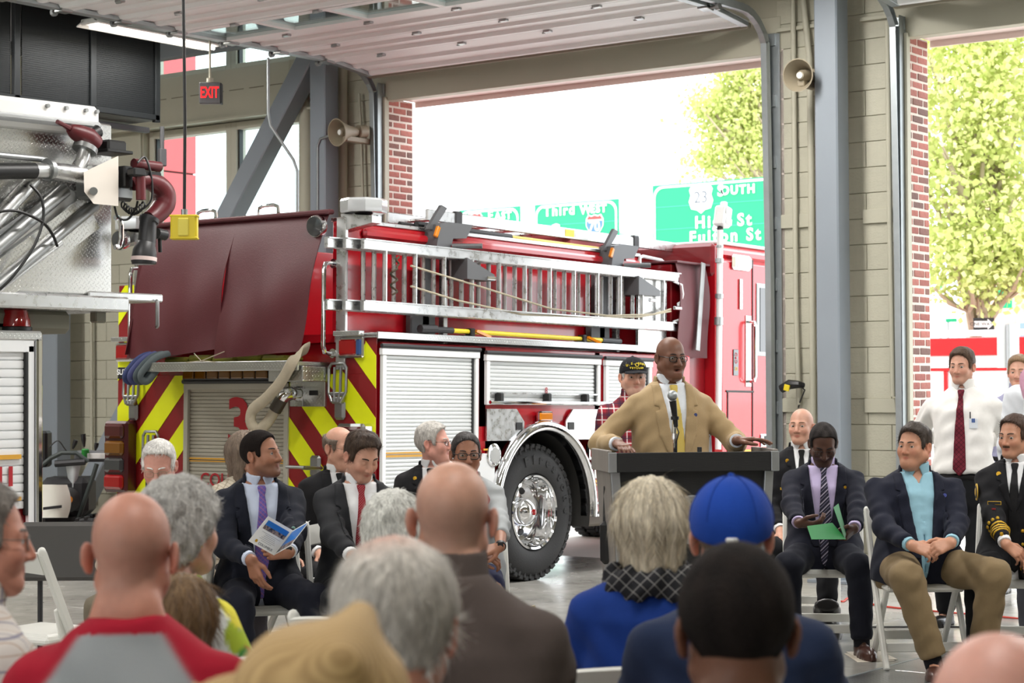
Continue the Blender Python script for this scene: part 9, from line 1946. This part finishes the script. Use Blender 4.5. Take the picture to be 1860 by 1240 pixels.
ctr = bil(pq, 0.58, 0.90); text_obj('title', 'COLUMBUS', MT['text_grey'], pg, ctr+n1*0.001, B1-A1, A1-D1_, 0.018, 0.0006); MB().lathe([(0.008, 0), (0, 0.001)], bil(pq, 0.2, 0.86)+n1*0.001, n1, 12).obj('gold_seal', MT['gold'], pg)
rp, n2 = leaf('inside_page', (B1, E1, F1, C1), paper, prog); leaf('inside_photo', sub((B1, E1, F1, C1), 0.08, 0.95, 0.08, 0.7, n2, 0.0008), bpy.data.materials['print_blue'], rp, 0.0004); leaf('inside_crowd', sub((B1, E1, F1, C1), 0.08, 0.95, 0.7, 0.95, n2, 0.0008), bpy.data.materials['printed_photo'], rp, 0.0004)
# green folder
gf = mat('green_card', (24, 112, 52), 0.6); G0 = at(1512, 975, 10.72); fol = thing('green_folder', 'open green folder held by the reading man', 'folder', G0)
leaf('cover', (at(1466, 955, 10.72), at(1512, 949, 10.86), at(1537, 979, 10.72), at(1474, 979, 10.56)), gf, fol, 0.002, SZ); leaf('cover', (at(1514, 921, 10.86), at(1523, 914, 10.95), at(1537, 966, 10.86), at(1535, 980, 10.72)), gf, fol, 0.002)
# papers on the floor by the chair leg
for k, (lb, du, dv) in enumerate((('loose cream papers on the floor by the khaki man’s chair', 0, 0), ('lower sheet of the loose papers by the chair leg', -4, 3))):
    q = [hz(u+du, v+dv, 0.004-0.002*k) for u, v in ((1537, 1183), (1600, 1182), (1631, 1197), (1562, 1199))]; o, _ = leaf('paper_sheet', q, mat('cream_paper%d' % k, (226, 216, 200), 0.7), None, 0.0015, SZ); tag(o, lb, 'paper', 'papers on the floor')
# wrist watch and bracelet
def wristband(name, label, c, s, off, m1, m2):
    W_, E_ = c['W'][s], c['E'][s]; ax = (W_-E_)/np.linalg.norm(W_-E_); p = W_-ax*off; t = c['t']; o = MB().tube([c['TW'](p-ax*0.009), c['TW'](p+ax*0.009)], 0.0315*c['sc'], 18).obj(name, m1, t, smooth=50); d = np.array(-_F0+SZ*0.3); MB().box(c['TW'](p)+d*0.031*c['sc'], (0.03, 0.008, 0.032), 0.004, np.stack([_R0, _F0, SZ], 1)).obj('watch_face', m2, o)
wristband('wrist_watch', '', P_['program'], 'L', 0.012, MT['white'], MT['black']); wristband('bracelet', '', P_['woman'], 'L', 0.006, MT['black'], MT['black'])
# cream handbag on the floor
hb = hz(990, 1214, 0.0); hbag = thing('handbag', 'cream woven handbag standing on the floor beside the polo shirt man', 'handbag', hb, RZ(37)); TB = np.array(MW[hbag]); MT['cream'] = pattern_mat('cream_weave', (206, 200, 172), [((1, 0, 1), 0.02, 0.3, 0, (168, 160, 132), 0.6), ((1, 0, -1), 0.02, 0.3, 0, (180, 172, 144), 0.6)], 0.7)
MB(TB).prism([(-0.17, 0.0), (0.15, 0.0), (0.10, 0.22), (0.06, 0.25), (-0.10, 0.25), (-0.15, 0.2)], (-0.08, -0.07, 0.002), (1, 0, 0), (0, 0, 1), (0, 1, 0), 0.14).obj('body', MT['cream'], hbag)
MB(TB).tube([(0.0, -0.07, 0.20), (0.03, -0.075, 0.12), (0.05, -0.075, 0.01)], 0.008, 6).obj('piping', mat('cream_trim', (190, 182, 150), 0.6), hbag); MB(TB).tube([(-0.16, 0, 0.24), (-0.13, 0, 0.32), (-0.06, 0, 0.34), (0.0, 0, 0.24)], 0.008, 8).obj('handle', bpy.data.materials['cream_trim'], hbag)
# seated guest's earring
c_ = P_['greywoman']; MB().lathe([(0.009, -0.003), (0.009, 0.003)], c_['HW']([(0.086, -0.012, -0.038)])[0], (0, 0, 1), 12).obj('earring', MT['gold'], c_['t'])
